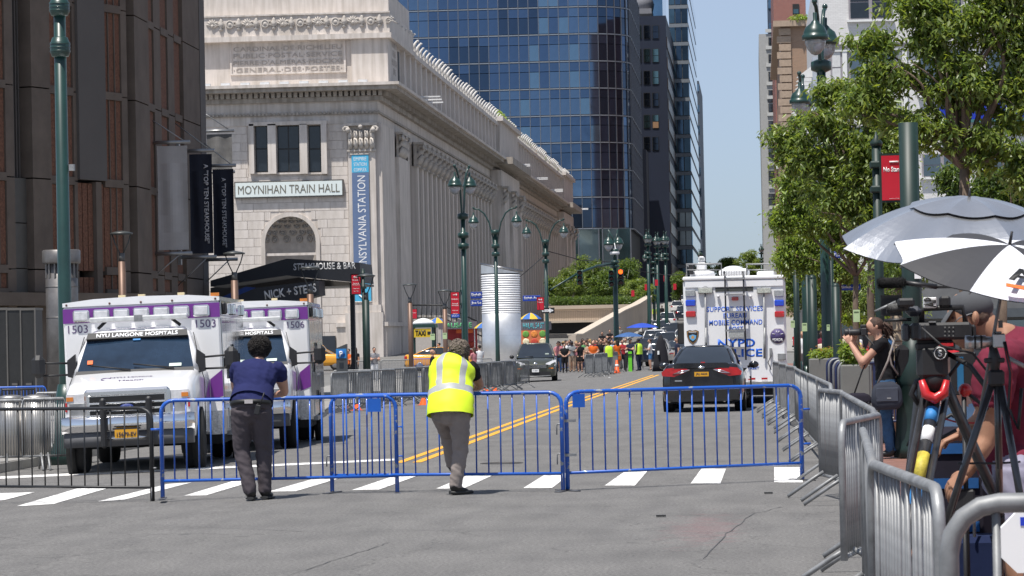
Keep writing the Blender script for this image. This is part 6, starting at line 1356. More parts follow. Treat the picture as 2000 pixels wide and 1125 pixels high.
# ---------- ambulances
aw_ = M('ambulance_white', (.79, .79, .80), rough=.22, coat=.6, var=.03, scale=1); pur = M('ambulance_purple', (.16, .025, .25), rough=.3, coat=.5, var=.05); silv = M('polished_side_panel', (.55, .54, .55), rough=.08, metal=.95, var=.12, scale=1.1, bump=.06)
purt = M('ambulance_number_purple', (.10, .06, .16), rough=.4); diam = M('diamond_plate', (.5, .5, .5), rough=.3, metal=.9, var=.35, scale=40, bump=.4)
def ambulance(num, X, Y, rz, label):
    t = thing('ambulance', label, 'ambulance', (X, Y, gz(X, Y)), rz, 'white and purple ambulances', ry=R(-1.5)); BX = 1.19; yb = 2.35
    # cab body
    carbody(t, [(.02,.84,.52,1.0,1.16,.72),(.12,.92,.45,1.12,1.26,.78),(.5,.955,.42,1.22,1.335,.82),(1.0,.97,.42,1.30,1.43,.86),(1.3,.97,.42,1.34,1.47,.88),(1.7,.985,.42,1.4,1.5,.9),(2.38,.985,.42,1.4,1.5,.9)], aw_)
    rings = [(1.42,.935,1.16,2.4,.1),(1.72,.88,1.46,2.4,.1),(2.02,.76,1.80,2.4,.12),(2.09,.68,1.93,2.4,.14),(2.115,.46,2.1,2.4,.14)]
    MB().loft([rr_ring(-h_, h_, a, b, z, r) for z, h_, a, b, r in rings]).build('cab_roof', aw_, t)
    # windscreen lies on the sloped front
    def ws(u, v, off=.012):   # u -1..1, v 0..1
        z = 1.45 + v*.56; y = 1.16 + (z-1.42)*1.05; hwid = .865 - v*.125; return Vector((u*hwid, y-off - .0, z+off*.6))
    mb = MB(); S = 8
    for i in range(S):
        for j in range(S):
            q = [ws(-1+2*i/S, j/S), ws(-1+2*(i+1)/S, j/S), ws(-1+2*(i+1)/S, (j+1)/S), ws(-1+2*i/S, (j+1)/S)]; q = [v - Vector((0, .05*(1-abs(v.x)/.8)**1, 0)) for v in q]; mb.add(q, [(0, 1, 2, 3)], 0, True)
    wsn = mb.build('windscreen', M('ambulance_glass', (.015, .03, .055), rough=.04, spec=.7, coat=.6, var=.5, scale=1.3), t)
    MB().add([ws(-1, .84, .075), ws(1, .84, .075), ws(1, 1, .075), ws(-1, 1, .075), ws(-1, .84, .02), ws(1, .84, .02), ws(1, 1, .02), ws(-1, 1, .02)], [(0,1,2,3), (4,7,6,5), (0,4,5,1), (1,5,6,2), (2,6,7,3), (3,7,4,0)]).build('sun_strip', blkp, wsn)
    MB().add([ws(-1.0, -.1, .07), ws(1.0, -.1, .07), ws(1, .0, .07), ws(-1, .0, .07), ws(-1.0, -.1, .0), ws(1.0, -.1, .0), ws(1, .0, .0), ws(-1, .0, .0)], [(0,1,2,3), (4,7,6,5), (0,4,5,1), (1,5,6,2), (2,6,7,3), (3,7,4,0)]).build('cowl_grille', blkp, t)
    text('NYU LANGONE HOSPITALS', 1.22, .085, ws(0, .915, .079), (R(44), 0, 0), wp, wsn, bold=.03, ext=.002)
    for x0 in (-.62, .12): MB().tube([ws(x0-.1, .0, .1)+Vector((0, -.02, 0)), ws(x0+.35, .07, .09), ws(x0+.62, .0, .09)] if False else [ws(x0+.55, -.03, .09), ws(x0-.15, .12, .085)], .012, 5).build('wiper', blkp, t)
    MB().box(-.72, -.64, 0, .01, 0, .08).xf(Matrix.Translation(ws(0, .22, .03)) @ Matrix.Rotation(R(-46), 4, 'X')).build('orange_sticker', M('orange_sticker', (.8, .14, .02)), wsn); MB().box(.5, .68, 0, .01, 0, .06).xf(Matrix.Translation(ws(0, .08, .03)) @ Matrix.Rotation(R(-46), 4, 'X')).build('inspection_sticker', M('pale_sticker', (.6, .7, .62)), wsn); MB().box(-.06, .05, 0, .01, 0, .03).xf(Matrix.Translation(ws(0, .78, .06)) @ Matrix.Rotation(R(-46), 4, 'X')).build('toll_tag', M('kiosk_blue'), wsn)
    for s_ in (-1, 1):
        w_ = .86 if s_ > 0 else .86
        MB().add([(s_*.955, 1.5, 1.48), (s_*.955, 2.28, 1.48), (s_*.805, 2.28, 1.98), (s_*.815, 1.93, 1.98)], [(0, 1, 2, 3)]).build('side_window', carglass, t)
        MB().tube([(s_*.99, 1.35, .55), (s_*1.0, 1.35, 1.3), (s_*.95, 1.45, 1.45), (s_*.82, 1.88, 2.0)], .008, 4).build('door_seam', blkp, t)
        # mirror
        mr = MB(); mr.box(s_*1.43-.1, s_*1.43+.1, 1.10, 1.28, 1.42, 1.76, bev=.07); mr.build('mirror_housing', blkp, t); mm_ = MB().tube([(s_*.95, 1.4, 1.62), (s_*1.4, 1.2, 1.64)], .016, 6).tube([(s_*.95, 1.4, 1.45), (s_*1.4, 1.2, 1.45)], .016, 6).build('mirror_arm', blkp, t); MB().prism([(s_*.88, 1.38), (s_*.9, 1.75), (s_*1.02, 1.66), (s_*1.02, 1.42)], 1.32, 1.45).build('mirror_mount', blkp, t)
        hl = MB().prism([(s_*.58, .83), (s_*.58, 1.17), (s_*.88, 1.17), (s_*.90, .85)], .0-.0, .12).build('headlight', whl, t); MB().box(s_*.62, s_*.84, -.012, -.001, .86, 1.04, bev=.01).build('reflector', galv, hl); MB().box(s_*.78, s_*.88, -.012, -.001, 1.07, 1.13).build('indicator', amb_l, hl); MB().box(s_*.87, s_*.9, -.01, -.001, .92, 1.05).build('marker', redl, hl)
        wheel(t, s_*.83, .95, .40, .25); wheel(t, s_*.9, 5.0, .40, .3)
        MB().lathe([(.48, -.12), (.48, .008)] if s_ > 0 else [(.48, -.008), (.48, .12)], (s_*.978, .95, .42), 22, axis='x').build('wheel_arch', undr, t)
    # grille
    g_ = MB().box(-.62, .62, -.06, .06, .72, 1.23, bev=.04).build('grille_surround', chrome, t); MB().box(-.54, .54, -.075, -.061, .76, 1.12).build('grille_mesh', M('grille_black', (.012, .012, .012), rough=.5), g_)
    for z in (.84, .93, 1.02): MB().box(-.55, .55, -.1, -.076, z-.012, z+.014, bev=.006).build('grille_bar', chrome, g_)
    MB().box(-.56, .56, -.085, -.061, 1.13, 1.2, bev=.02).build('grille_header', chrome, g_); MB().lathe([(.09, 0), (.1, -.01), (.09, -.02)], (0, 0, 0), 20, axis='y').xf(Matrix.Translation((0, -.1, .96)) @ Matrix.Diagonal((1, 1, .45, 1))).build('oval_badge', M('badge_blue', (.01, .03, .2), coat=1), g_); text('Ford', .11, .045, (0, -.125, .96), FRONT, chrome, g_, ext=.003)
    # bumper, guard, plate
    mb = MB(); rg_ = []
    for x in np.linspace(-.96, .96, 13): rg_.append([(x, -.16+.16*abs(x)**3, .60), (x, -.20+.16*abs(x)**3, .64), (x, -.20+.16*abs(x)**3, .80), (x, -.16+.16*abs(x)**3, .84), (x, .15, .82), (x, .15, .62)])
    MB().loft(rg_).build('bumper', chrome, t); rg_ = [[(v[0]*.97, v[1]+.03, .40 if i in (0, 1, 5) else .60) for i, v in enumerate(r_)] for r_ in rg_]; MB().loft(rg_).build('lower_bumper', M('bumper_grey', (.10, .10, .105), rough=.6), t)
    for s_ in (-1, 1): MB().box(s_*.33-.046, s_*.33+.046, -.29, -.2, .38, 1.1, bev=.03).build('guard_post', blkp, t)
    for z, m in ((.52, chrome), (.93, chrome)): MB().tube([(-.33, -.24, z), (.33, -.24, z)], .025, 8).build('guard_bar', m, t)
    MB().box(-.17, .17, -.29, -.27, .52, .64).build('number_plate', platem, t); text('15679-EV', .28, .065, (0, -.295, .57), FRONT, M('plate_ink'), t, bold=.02)
    MB().box(-.2, .2, -.28, -.268, .64, .665).build('plate_holder', blkp, t)
    o_ = text('NYU Langone', .62, .08, (0, .62, 1.382), (R(9), 0, 0), purt, t, bold=.02); o_ = text('Health', .36, .07, (.02, .40, 1.337), (R(10), 0, 0), purt, t, bold=.02)
    MB().tube([(-.36+.07*math.cos(a), .55+.09*math.sin(a), 1.36+.09*.2*math.sin(a)) for a in np.linspace(.6, 4.4, 10)], .008, 4).build('logo_arc', purt, t)
    # roof light bar
    lb = MB().box(-.74, .74, 1.86, 2.02, 2.21, 2.29, bev=.02).build('light_bar', M('light_bar_lens', (.55, .56, .56), rough=.15, coat=1, var=.25, scale=8), t); MB().box(-.06, .06, 1.84, 2.04, 2.2, 2.3).build('bar_centre', galv, lb)
    for s_ in (-1, 1): MB().tube([(s_*.5, 1.95, 2.22), (s_*.62, 1.98, 2.12)], .025, 6).build('bar_foot', blkp, lb)
    # box
    zt = 2.56; MB().box(-BX, BX, yb, yb+4.35, .45, zt-.09, bev=.03).build('box_body', aw_, t)
    MB().prism([(-BX, zt-.09), (BX, zt-.09), (BX, zt-.03), (BX*.6, zt+.015), (0, zt+.03), (-BX*.6, zt+.015), (-BX, zt-.03)], yb-.01, yb+4.36).build('box_roof', aw_, t)
    MB().box(-BX, BX, yb-.008, yb-.001, zt-.34, zt-.12).build('purple_band', pur, t)
    for k in range(7):
        x = -BX+.28 + k*(2*BX-.56)/6; l_ = MB().box(x-.125, x+.125, yb-.06, yb-.009, zt-.325, zt-.145, bev=.025).build('warning_light', chrome, t); MB().box(x-.1, x+.1, yb-.075, yb-.061, zt-.295, zt-.17, bev=.012).build('lens', whl, l_)
    for x in (-.3, .6, .0): MB().box(x-.05, x+.05, yb+.1, yb+.25, zt+.02, zt+.06).build('roof_marker', M('cream_marker', (.6, .5, .3)), t)
    MB().box(BX-.13, BX, yb+.0, yb+.06, zt-.02, zt+.03).build('amber_marker', amb_l, t)
    for k in range(5): MB().ball((-.95+k*.475 if k not in (0, 4) else (-BX+.06 if k == 0 else BX-.06), yb-.012, zt-.06), .018, 6).build('rivet', M('rivet_brown', (.12, .06, .05)), t)
    text(num, .30, .12, (-.97, yb-.004, 2.13), FRONT, purt, t, bold=.0); text(num, .30, .12, (.97, yb-.004, 2.13), FRONT, purt, t, bold=.0)
    MB().prism([(1.0, .95), (BX-.001, 1.02), (BX-.001, 1.42), (1.0, 1.28)], yb-.007, yb-.001).build('purple_flash', pur, t); MB().add([(.995, 1.5, .95), (.995, 2.3, 1.0), (.995, 2.3, 1.3), (.992, 1.75, 1.1)], [(0, 1, 2, 3)]).build('purple_flash', pur, t)
    MB().box(.98, BX+.004, yb-.012, yb+.3, .44, .80).build('diamond_plate', diam, t); MB().box(-BX-.004, -.98, yb-.012, yb+.3, .44, .80).build('diamond_plate', diam, t)
    # shiny side with doors
    for k, (a, b, z0, z1) in enumerate([(.06, .78, .82, 2.2), (.82, 1.7, .5, 2.2), (1.74, 2.9, .5, 1.2), (1.74, 2.9, 1.24, 2.2), (2.94, 4.28, .95, 2.2), (.06, 4.28, 2.24, 2.47)]):
        MB().box(BX+.001, BX+.016, yb+a, yb+b, z0, z1, bev=.006).build('side_door' if k < 5 else 'top_trim', silv, t)
        if k < 5: MB().box(BX+.016, BX+.04, yb+a+.06, yb+a+.1, (z0+z1)/2-.08, (z0+z1)/2+.08).build('handle', blkp, t)
    for y in (.18, .4, 1.9, 2.2, 3.9): MB().box(BX+.001, BX+.07, yb+y, yb+y+.15, 2.26, 2.44, bev=.02).build('side_light', blkp if y < 1 else chrome, t)
    MB().box(BX-.1, BX+.05, yb+.9, yb+4.0, .4, .47).build('side_step', galv, t); MB().box(-BX+.05, BX-.05, yb, yb+4.3, .3, .45).build('chassis', undr, t)
    MB().lathe([(.46, -.1), (.46, .02)], (BX, yb+2.65, .42), 22, axis='x').build('wheel_arch', undr, t)
    return t
ambulance('1503', at(253, 800, 44.5).x, 44.5, R(5), 'white and purple ambulance numbered 1503, nearest the camera')
X_ = -8.04 + (at(600, 700, 54.9).x - at(430, 700, 46.8).x) - 1.19 + .2
ambulance('1506', at(253, 800, 44.5).x + (at(600, 700, 54.7).x - at(430, 700, 46.8).x), 52.55, R(5), 'white and purple ambulance numbered 1506, parked behind the first')
# ---------- grey green minivan
mv = M('minivan_grey_green', (.075, .08, .062), rough=.25, metal=.45, coat=.8, var=.08)
van = thing('parked_minivan', 'grey green minivan parked at the left kerb facing the camera', 'car', (at(1046, 730, 143).x, 143, gz(-10, 143)), R(3.5))
carbody(van, [(0,.72,.32,.62,.70,.55),(.08,.86,.22,.74,.80,.66),(.3,.94,.2,.86,.93,.74),(.8,.985,.2,.98,1.06,.8),(1.15,.99,.2,1.03,1.12,.84),(2,.99,.2,1.06,1.14,.86),(4.4,.99,.22,1.06,1.14,.86),(5.0,.95,.3,1.04,1.1,.8),(5.1,.85,.4,.9,1.0,.7)], mv)
greenhouse(van, [(1.10,.89,.85,5.0,.12),(1.4,.80,1.45,4.95,.15),(1.62,.71,1.95,4.9,.18),(1.72,.66,2.1,4.8,.2),(1.78,.5,2.5,4.6,.2)], mv)
for s_ in (-1, 1):
    wheel(van, s_*.85, .95, .34, .23); wheel(van, s_*.85, 3.95, .34, .23)
    for y in (.95, 3.95): MB().lathe([(.4, -.1), (.4, .008)] if s_ > 0 else [(.4, -.008), (.4, .1)], (s_*.985, y, .36), 20, axis='x').build('wheel_arch', undr, van)
    MB().add([(s_*.48, -.02, .78), (s_*.9, .2, .72), (s_*.96, .55, 1.0), (s_*.80, .35, .97), (s_*.48, .0, .84)], [(0, 1, 2, 3, 4)]).xf(Matrix.Translation((0, -.03, 0))).build('headlight', whl, van)
    mr = MB(); mr.ball((s_*1.1, 1.55, 1.15), (.11, .07, .09), 10); mr.build('door_mirror', blkp, van); MB().box(s_*.6, s_*.82, -.0, .08, .58, .64).build('indicator', amb_l, van)
MB().prism([(-.55, .78), (.55, .78), (.42, .60), (-.42, .60)], -.045, .1).build('grille', blkp, van)
for z in (.64, .69, .74): MB().box(-.5, .5, -.055, -.046, z-.008, z+.008).build('grille_bar', chrome, van)
MB().prism([(-.7, .46), (.7, .46), (.62, .28), (-.62, .28)], -.03, .1).build('lower_grille', blkp, van); MB().tube([(-.7, -.03, .27), (0, -.06, .24), (.7, -.03, .27)], .025, 6).build('lip', galv, van)
MB().box(-.16, .16, -.07, -.05, .44, .58).build('number_plate', wp, van); text('T 457', .2, .06, (0, -.072, .51), FRONT, M('plate_ink'), van); MB().ball((0, -.06, .83), (.1, .02, .05), 10).build('badge', chrome, van)
MB().box(.45, .62, 1.15, 1.2, 1.2, 1.3).build('sticker', M('pale_sticker'), van)
for y0 in (1.0,): MB().tube([(-.7, 1.0, 1.14), (-.1, .92, 1.16)], .015, 4).build('wiper', blkp, van)
# ---------- cars on the hill and taxis
def simple_car(kind, X, Y, rz, paint, label, group='cars queued on the hill', sc=1.0, rear=True):
    t = thing('parked_car', label, 'car', (X, Y, gz(X, Y)), rz, group, rx=math.atan(.022) if Y > 240 else 0)
    if kind == 'suv':
        carbody(t, [(0,.8,.4,.9,1.02,.66),(.08,.92,.3,1.0,1.08,.78),(.4,.97,.28,1.04,1.1,.82),(3.3,.97,.28,1.0,1.08,.82),(4.3,.94,.3,.95,1.0,.76),(4.8,.84,.4,.8,.86,.6)], paint); greenhouse(t, [(1.08,.86,.08,3.5,.1),(1.35,.80,.2,3.0,.12),(1.62,.72,.42,2.8,.14),(1.70,.68,.55,2.6,.16),(1.76,.5,.8,2.4,.16)], paint); zl = 1.0
    else:
        carbody(t, [(0,.74,.36,.84,.98,.62),(.08,.85,.24,.9,1.05,.68),(.6,.92,.18,.95,1.05,.74),(3.2,.92,.17,.93,.98,.78),(4.2,.90,.18,.8,.84,.7),(4.75,.75,.26,.62,.66,.5)], paint); greenhouse(t, [(1.0,.74,.5,3.4,.15),(1.22,.67,.95,3.0,.18),(1.40,.57,1.4,2.55,.2),(1.46,.5,1.55,2.4,.2),(1.49,.34,1.8,2.2,.2)], paint); zl = .9
    for s_ in (-1, 1):
        for y in (.95, 3.75): wheel(t, s_*.8, y, .35)
        MB().box(s_*.62, s_*.88, -.02, .15, zl-.12, zl+.06, bev=.02).build('tail_light' if rear else 'headlight', redl if rear else whl, t)
        MB().ball((s_*1.05, 2.75, 1.08), (.1, .06, .08), 8).build('door_mirror', blkp, t)
    MB().box(-.17, .17, -.04, .0, .74, .86).build('number_plate', wp, t)
    MB().box(-.75, .75, -.05, .1, .3, .42).build('bumper', blkp, t)
    return t
wcar = M('white_car_paint', (.72, .72, .72), rough=.2, coat=1, var=.04); dcar = M('dark_blue_car_paint', (.012, .018, .035), rough=.15, coat=1); gcar = M('grey_car_paint', (.16, .165, .17), rough=.2, metal=.4, coat=.8); ycar = M('taxi_yellow_paint', (.75, .33, .02), rough=.25, coat=.8, var=.05)
def car_px(kind, px, py, Y, rz, paint, label, **k): X = at(px, py, Y).x; return simple_car(kind, X, Y, R(rz), paint, label, **k)
car_px('suv', 1269, 700, 196, -8, dcar, 'black van with its rear open under the blue umbrellas')
car_px('suv', 1277, 660, 232, -4, wcar, 'white police SUV with roof lights just above the blue umbrella'); car_px('suv', 1300, 670, 222, 0, gcar, 'grey car half hidden left of the police truck'); car_px('sedan', 1322, 690, 205, 0, gcar, 'silver car right beside the police truck front')
car_px('suv', 1312, 640, 262, 0, dcar, 'dark SUV in the middle of the hill queue'); car_px('suv', 1303, 610, 330, 0, wcar, 'white pickup like SUV high in the hill queue'); car_px('sedan', 1333, 660, 244, 0, wcar, 'white sedan with a lit tail lamp beside the truck')
car_px('suv', 1334, 600, 380, 0, dcar, 'dark car near the top of the hill queue'); car_px('suv', 1322, 585, 440, 0, wcar, 'topmost white SUV on the hill'); car_px('suv', 1338, 575, 500, 0, wcar, 'farthest white vehicle at the crest'); car_px('suv', 1288, 640, 280, -3, gcar, 'grey car behind the white police SUV'); car_px('sedan', 1265, 640, 300, 0, wcar, 'white car at the left edge of the hill queue')
simple_car('sedan', at(793, 690, 196).x, 196, R(-90), ycar, 'yellow taxi behind the taxi shelter and the bald man', 'yellow taxis'); simple_car('suv', at(548, 690, 205).x, 205, R(-90), ycar, 'yellow taxi van beside the ambulance and parking meter', 'yellow taxis')
simple_car('suv', at(1545, 690, 150).x+1, 230, R(-90), M('red_car_paint', (.5, .015, .02), rough=.25, coat=1), 'red van crossing behind the right hand tree trunks', 'vehicles on the avenue at right'); simple_car('suv', at(1690, 690, 150).x, 150, R(-90), M('red_car_paint'), 'red van seen between the trunks behind the sunglasses man', 'vehicles on the avenue at right')
# ================================================================== PEOPLE
from mathutils import noise as mnoise
skin = M('skin_light', (.48, .27, .19), rough=.55, var=.12, scale=8, spec=.35); skin_t = M('skin_tanned', (.36, .19, .12), rough=.55, var=.15, scale=8, spec=.35); skin_d = M('skin_dark', (.09, .045, .03), rough=.5, var=.1)
hair_k = M('hair_dark_curly', (.012, .009, .008), rough=.8, var=.5, scale=30, bump=1.0); hair_g = M('hair_greying', (.19, .155, .125), rough=.85, var=.45, scale=26, bump=1.0); hair_b = M('hair_brown', (.055, .028, .018), rough=.7, var=.4, scale=30, bump=.8); hair_y = M('hair_blond', (.35, .23, .10), rough=.7, var=.3)
def cloth(name, rgb=None, **k): return M(name, rgb, rough=k.pop('rough', .9), var=k.pop('var', .12), scale=6, bump=.15, spec=.2, **k)
shoe_k = M('black_shoe', (.01, .01, .011), rough=.45)
def eloft(pts, radii, side, n=14):
    """rings of ellipses along pts; radii (r_side, r_other)"""
    pts = [Vector(p) for p in pts]; rings = []; side = Vector(side)
    for i, p in enumerate(pts):
        d = (pts[min(i+1, len(pts)-1)] - pts[max(i-1, 0)]).normalized(); a = (side - d*side.dot(d)).normalized(); b = d.cross(a)
        ra, rb = radii[i] if isinstance(radii[i], tuple) else (radii[i],)*2
        rings.append([p + a*math.cos(2*PI*k/n)*ra + b*math.sin(2*PI*k/n)*rb for k in range(n)])
    return rings
def interp(pts, radii, m=4):
    P = [Vector(p) for p in pts]; Rr = [Vector((*(r if isinstance(r, tuple) else (r, r)), 0)) for r in radii]; op, orr = [], []
    for i in range(len(P)-1):
        for k in range(m):
            t = k/m; 
            def cr(A): 
                p0, p1, p2, p3 = A[max(i-1, 0)], A[i], A[i+1], A[min(i+2, len(A)-1)]; return .5*((2*p1)+(p2-p0)*t+(2*p0-5*p1+4*p2-p3)*t*t+(3*p1-p0-3*p2+p3)*t*t*t)
            op.append(cr(P)); q = cr(Rr); orr.append((q.x, q.y))
    op.append(P[-1]); orr.append((Rr[-1].x, Rr[-1].y)); return op, orr
def body_mesh(name, els, mats, voxel=.02, wrinkle=0, wz=(), smooth=3):
    """els: (pts, radii, side, zone) zone = material index or function(t)->index; returns ONE continuous mesh"""
    mb = MB(); src = []
    for pts, radii, side, zone in els:
        P, Q = interp(pts, radii); rings = eloft(P, Q, side); mb.loft(rings)
        for i, r_ in enumerate(rings):
            z = zone(i/(len(rings)-1)) if callable(zone) else zone
            for v in r_: src.append((v, z))
        # rounded end caps
        for e, dd in ((0, -1), (-1, 1)):
            c = P[e]; r_ = min(Q[e])*.95; mb.ball(c, r_, 8); z = zone(0 if e == 0 else 1) if callable(zone) else zone; src.append((c, z))
    me0 = mb.mesh('tmp', mats); o = bpy.data.objects.new('tmp', me0); C.objects.link(o)
    m = o.modifiers.new('r', 'REMESH'); m.mode = 'VOXEL'; m.voxel_size = voxel; m2 = o.modifiers.new('s', 'SMOOTH'); m2.factor = .5; m2.iterations = smooth
    dg = bpy.context.evaluated_depsgraph_get(); me = bpy.data.meshes.new_from_object(o.evaluated_get(dg)); bpy.data.objects.remove(o); me.name = name
    kd = KDTree(len(src)); [kd.insert(v, i) for i, (v, z) in enumerate(src)]; kd.balance()
    me.materials.clear(); [me.materials.append(x) for x in mats]
    vz = [src[kd.find(v.co)[1]][1] for v in me.vertices]
    if wrinkle:
        nrm = [v.normal.copy() for v in me.vertices]
        for i, v in enumerate(me.vertices):
            if vz[i] in wz:
                c = v.co; d = mnoise.noise(Vector((c.x*9+c.z*5, c.y*9, c.z*16+c.x*6)))*.7 + mnoise.noise(Vector((c.x*22, c.y*22, c.z*30+c.x*18)))*.4
                v.co = c + nrm[i]*d*wrinkle
    mi = []
    for p in me.polygons:
        zs = [vz[i] for i in p.vertices]; mi.append(max(set(zs), key=zs.count))
    me.polygons.foreach_set('material_index', mi); me.polygons.foreach_set('use_smooth', [True]*len(mi)); me.update(); return me
XA_ = (1, 0, 0); YA_ = (0, 1, 0)
def figure(J, fat=1.0, sleeve=.45, longs=False, shorts=False, dress=False, hands=True):
    """J joints dict -> elements with zones 0 shirt 1 trousers 2 skin 3 hair 4 shoe"""
    S = Vector(J['shR']) - Vector(J['shL']); side = S.normalized(); f = fat
    pel, ch, nk, hd = (Vector(J[k]) for k in ('pel', 'ch', 'nk', 'hd')); els = []
    hipc = (Vector(J['hL'])+Vector(J['hR']))/2; hs = (Vector(J['hR'])-Vector(J['hL'])).normalized()
    waist = pel.lerp(ch, .42); els.append(([hipc - (ch-pel).normalized()*.02, pel+(ch-pel)*.12, waist, ch, ch.lerp(nk, .62), ch.lerp(nk, .88)], [(.165*f, .125*f), (.17*f, .125*f), (.155*f, .115*f), (.185*f, .125*f), (.165*f, .095*f), (.075, .07)], side, lambda t: 1 if t < .13 else 0))
    els.append(([ch.lerp(nk, .8), nk, nk.lerp(hd, .6)], [.062, .056, .055], side, 2))
    hd_up = (hd - nk).normalized()
    els.append(([hd-hd_up*.085, hd-hd_up*.05, hd, hd+hd_up*.06, hd+hd_up*.1], [(.045, .06), (.062, .08), (.075, .095), (.068, .088), (.03, .04)], side, 2))
    for s_ in 'LR':
        sh, el, wr = Vector(J['sh'+s_]), Vector(J['el'+s_]), Vector(J['wr'+s_]); els.append(([ch.lerp(sh, .35) + (nk-ch)*.25, sh, sh.lerp(el, .5), el], [.06*f, .062*f, .05*f, .042], side, (lambda t: 0) if sleeve > .9 or longs else (lambda t: 0 if t < .35+sleeve*.65 else 2)))
        els.append(([el, el.lerp(wr, .3), wr], [.042, .044, .027], side, 0 if longs else 2))
        hdv = (wr-el).normalized(); 
        if hands: els.append(([wr, wr+hdv*.06, wr+hdv*.13], [(.028, .02), (.042, .02), (.03, .014)], side, 2))
        h, k, a = Vector(J['h'+s_]), Vector(J['k'+s_]), Vector(J['a'+s_]); tz = 1
        if dress: els.append(([h, h.lerp(k, .6)], [(.13, .12), (.15, .14)], side, 0))
        els.append(([h, h.lerp(k, .5), k], [(.098*f, .11*f), (.085*f, .09*f), (.064, .066) if f < 1.2 else (.068*f, .072*f)], hs, (lambda t: 1 if t < .7 else 2) if shorts else (2 if dress else 1)))
        els.append(([k, k.lerp(a, .35), a], [(.064, .066), (.062, .068), (.05, .052) if not (shorts or dress) else (.037, .04)] if f < 1.2 else [(.068*f, .072*f), (.063*f, .067*f), (.054*f, .058*f)], hs, 2 if (shorts or dress) else 1))
        tdir = Vector(J.get('toe'+s_, a+Vector((0, .17, -.05)))) ; els.append(([a+Vector((0, 0, -.02)) - (tdir-a)*.25, a+Vector((0, 0, -.035)), a.lerp(tdir, .6)+Vector((0,0,-.015)), tdir], [(.04, .04), (.045, .045), (.045, .032), (.03, .02)], (1, 0, 0) if abs(hs.x) > .5 else hs, 4))
    return els
BASE = dict(pel=(0,0,.95), ch=(0,.0,1.27), nk=(0,-.01,1.49), hd=(0,.02,1.63), shL=(-.19,0,1.41), shR=(.19,0,1.41), elL=(-.24,.0,1.12), elR=(.24,.0,1.12), wrL=(-.24,.10,.88), wrR=(.24,.1,.88), hL=(-.09,0,.92), hR=(.09,0,.92), kL=(-.1,.02,.5), kR=(.1,.02,.5), aL=(-.1,-.02,.09), aR=(.1,-.02,.09), toeL=(-.12,.15,.04), toeR=(.12,.15,.04))
POSES = [ (BASE, {}), (dict(BASE, elL=(-.25,.08,1.14), wrL=(-.08,.22,1.2), elR=(.25,.08,1.14), wrR=(.06,.24,1.22)), {}), (dict(BASE, kL=(-.1,.2,.52), aL=(-.1,.22,.12), toeL=(-.1,.38,.06), kR=(.1,-.03,.5), aR=(.1,-.22,.12), toeR=(.1,-.06,.05), elR=(.26,.12,1.15), wrR=(.25,.3,1.0), elL=(-.25,-.12,1.14), wrL=(-.25,-.1,.9)), {}),
  (dict(BASE, elL=(-.25,.08,1.14), wrL=(-.08,.22,1.2), elR=(.25,.08,1.14), wrR=(.06,.24,1.22)), dict(shorts=True)), (dict(BASE, elR=(.23,.14,1.17), wrR=(.1,.2,1.42)), dict(dress=True)), (dict(BASE, elL=(-.33,.0,1.18), wrL=(-.14,.1,1.05), elR=(.33,0,1.18), wrR=(.14,.1,1.05)), dict(fat=1.15)) ]
cmats = [cloth('cloth_navy', (.02, .025, .05)), cloth('trousers_charcoal', (.03, .03, .035)), skin, hair_k, shoe_k]
PM = []
for i, (J, kw) in enumerate(POSES): PM.append(body_mesh('body', figure(J, **kw), cmats, .035, smooth=2))
def hairmesh(kind):
    mb = MB(); c = (0, .0, 1.665)
    if kind == 'short': mb.ball((0, -.015, 1.675), (.083, .098, .09), 14)
    elif kind == 'long': mb.ball((0, -.015, 1.67), (.086, .1, .095), 14); mb.lathe([(.06, 1.36), (.08, 1.45), (.088, 1.6), (.07, 1.7)], (0, -.05, 0), 12, sy=.7)
    elif kind == 'cap': mb.ball((0, -.005, 1.68), (.086, .1, .085), 14); mb.ball((0, .09, 1.675), (.07, .07, .015), 12)
    return mb.mesh('hair' if kind != 'cap' else 'cap', hair_k)
HM = {k: hairmesh(k) for k in ('short', 'long', 'cap')}
def softbag(w, d, h, seed):
    mb = MB(); rg = []
    for i, s_ in enumerate((.70, .92, 1.0, 1.0, .96, .9, .8, .45)):
        z = h*i/7; r_ = rr_ring(-w*s_, w*s_, -d*s_, d*s_, z, d*s_*.7, 5); rg.append([(x*(1+.07*mnoise.noise(Vector((x*9+seed, y*9, z*11)))), y*(1+.2*mnoise.noise(Vector((x*11, y*9+seed, z*13)))), z+.015*mnoise.noise(Vector((x*13, seed, z*9)))) for x, y, z in r_])
    return mb.loft(rg)
facem = MB().ball((0, .118, 1.615), (.014, .02, .022), 8).ball((-.076, .02, 1.625), (.012, .02, .03), 8).ball((.076, .02, 1.625), (.012, .02, .03), 8).mesh('face', skin)
eyem = MB().ball((-.03, .1, 1.645), (.012, .01, .007), 6).ball((.03, .1, 1.645), (.012, .01, .007), 6).ball((0, .098, 1.572), (.025, .012, .006), 6).mesh('eyes_and_mouth', M('dark_features', (.06, .02, .02)))
bpm = MB().box(-.14, .14, -.28, -.12, 1.02, 1.42, bev=.05).mesh('backpack', cloth('backpack_black', (.015, .015, .017)))
vestm = MB().loft([rr_ring(-.2*s, .2*s, -.145*s, .145*s, z, .11*s, 4) for z, s in ((.9, 1.08), (1.05, 1.02), (1.25, 1.06), (1.38, 1.0), (1.47, .6))], 0, True, False).mesh('safety_vest', M('hi_vis_lime', (.55, .85, .04), rough=.6, var=.05))
def col(n, rgb): return cloth('cloth_' + n, rgb)
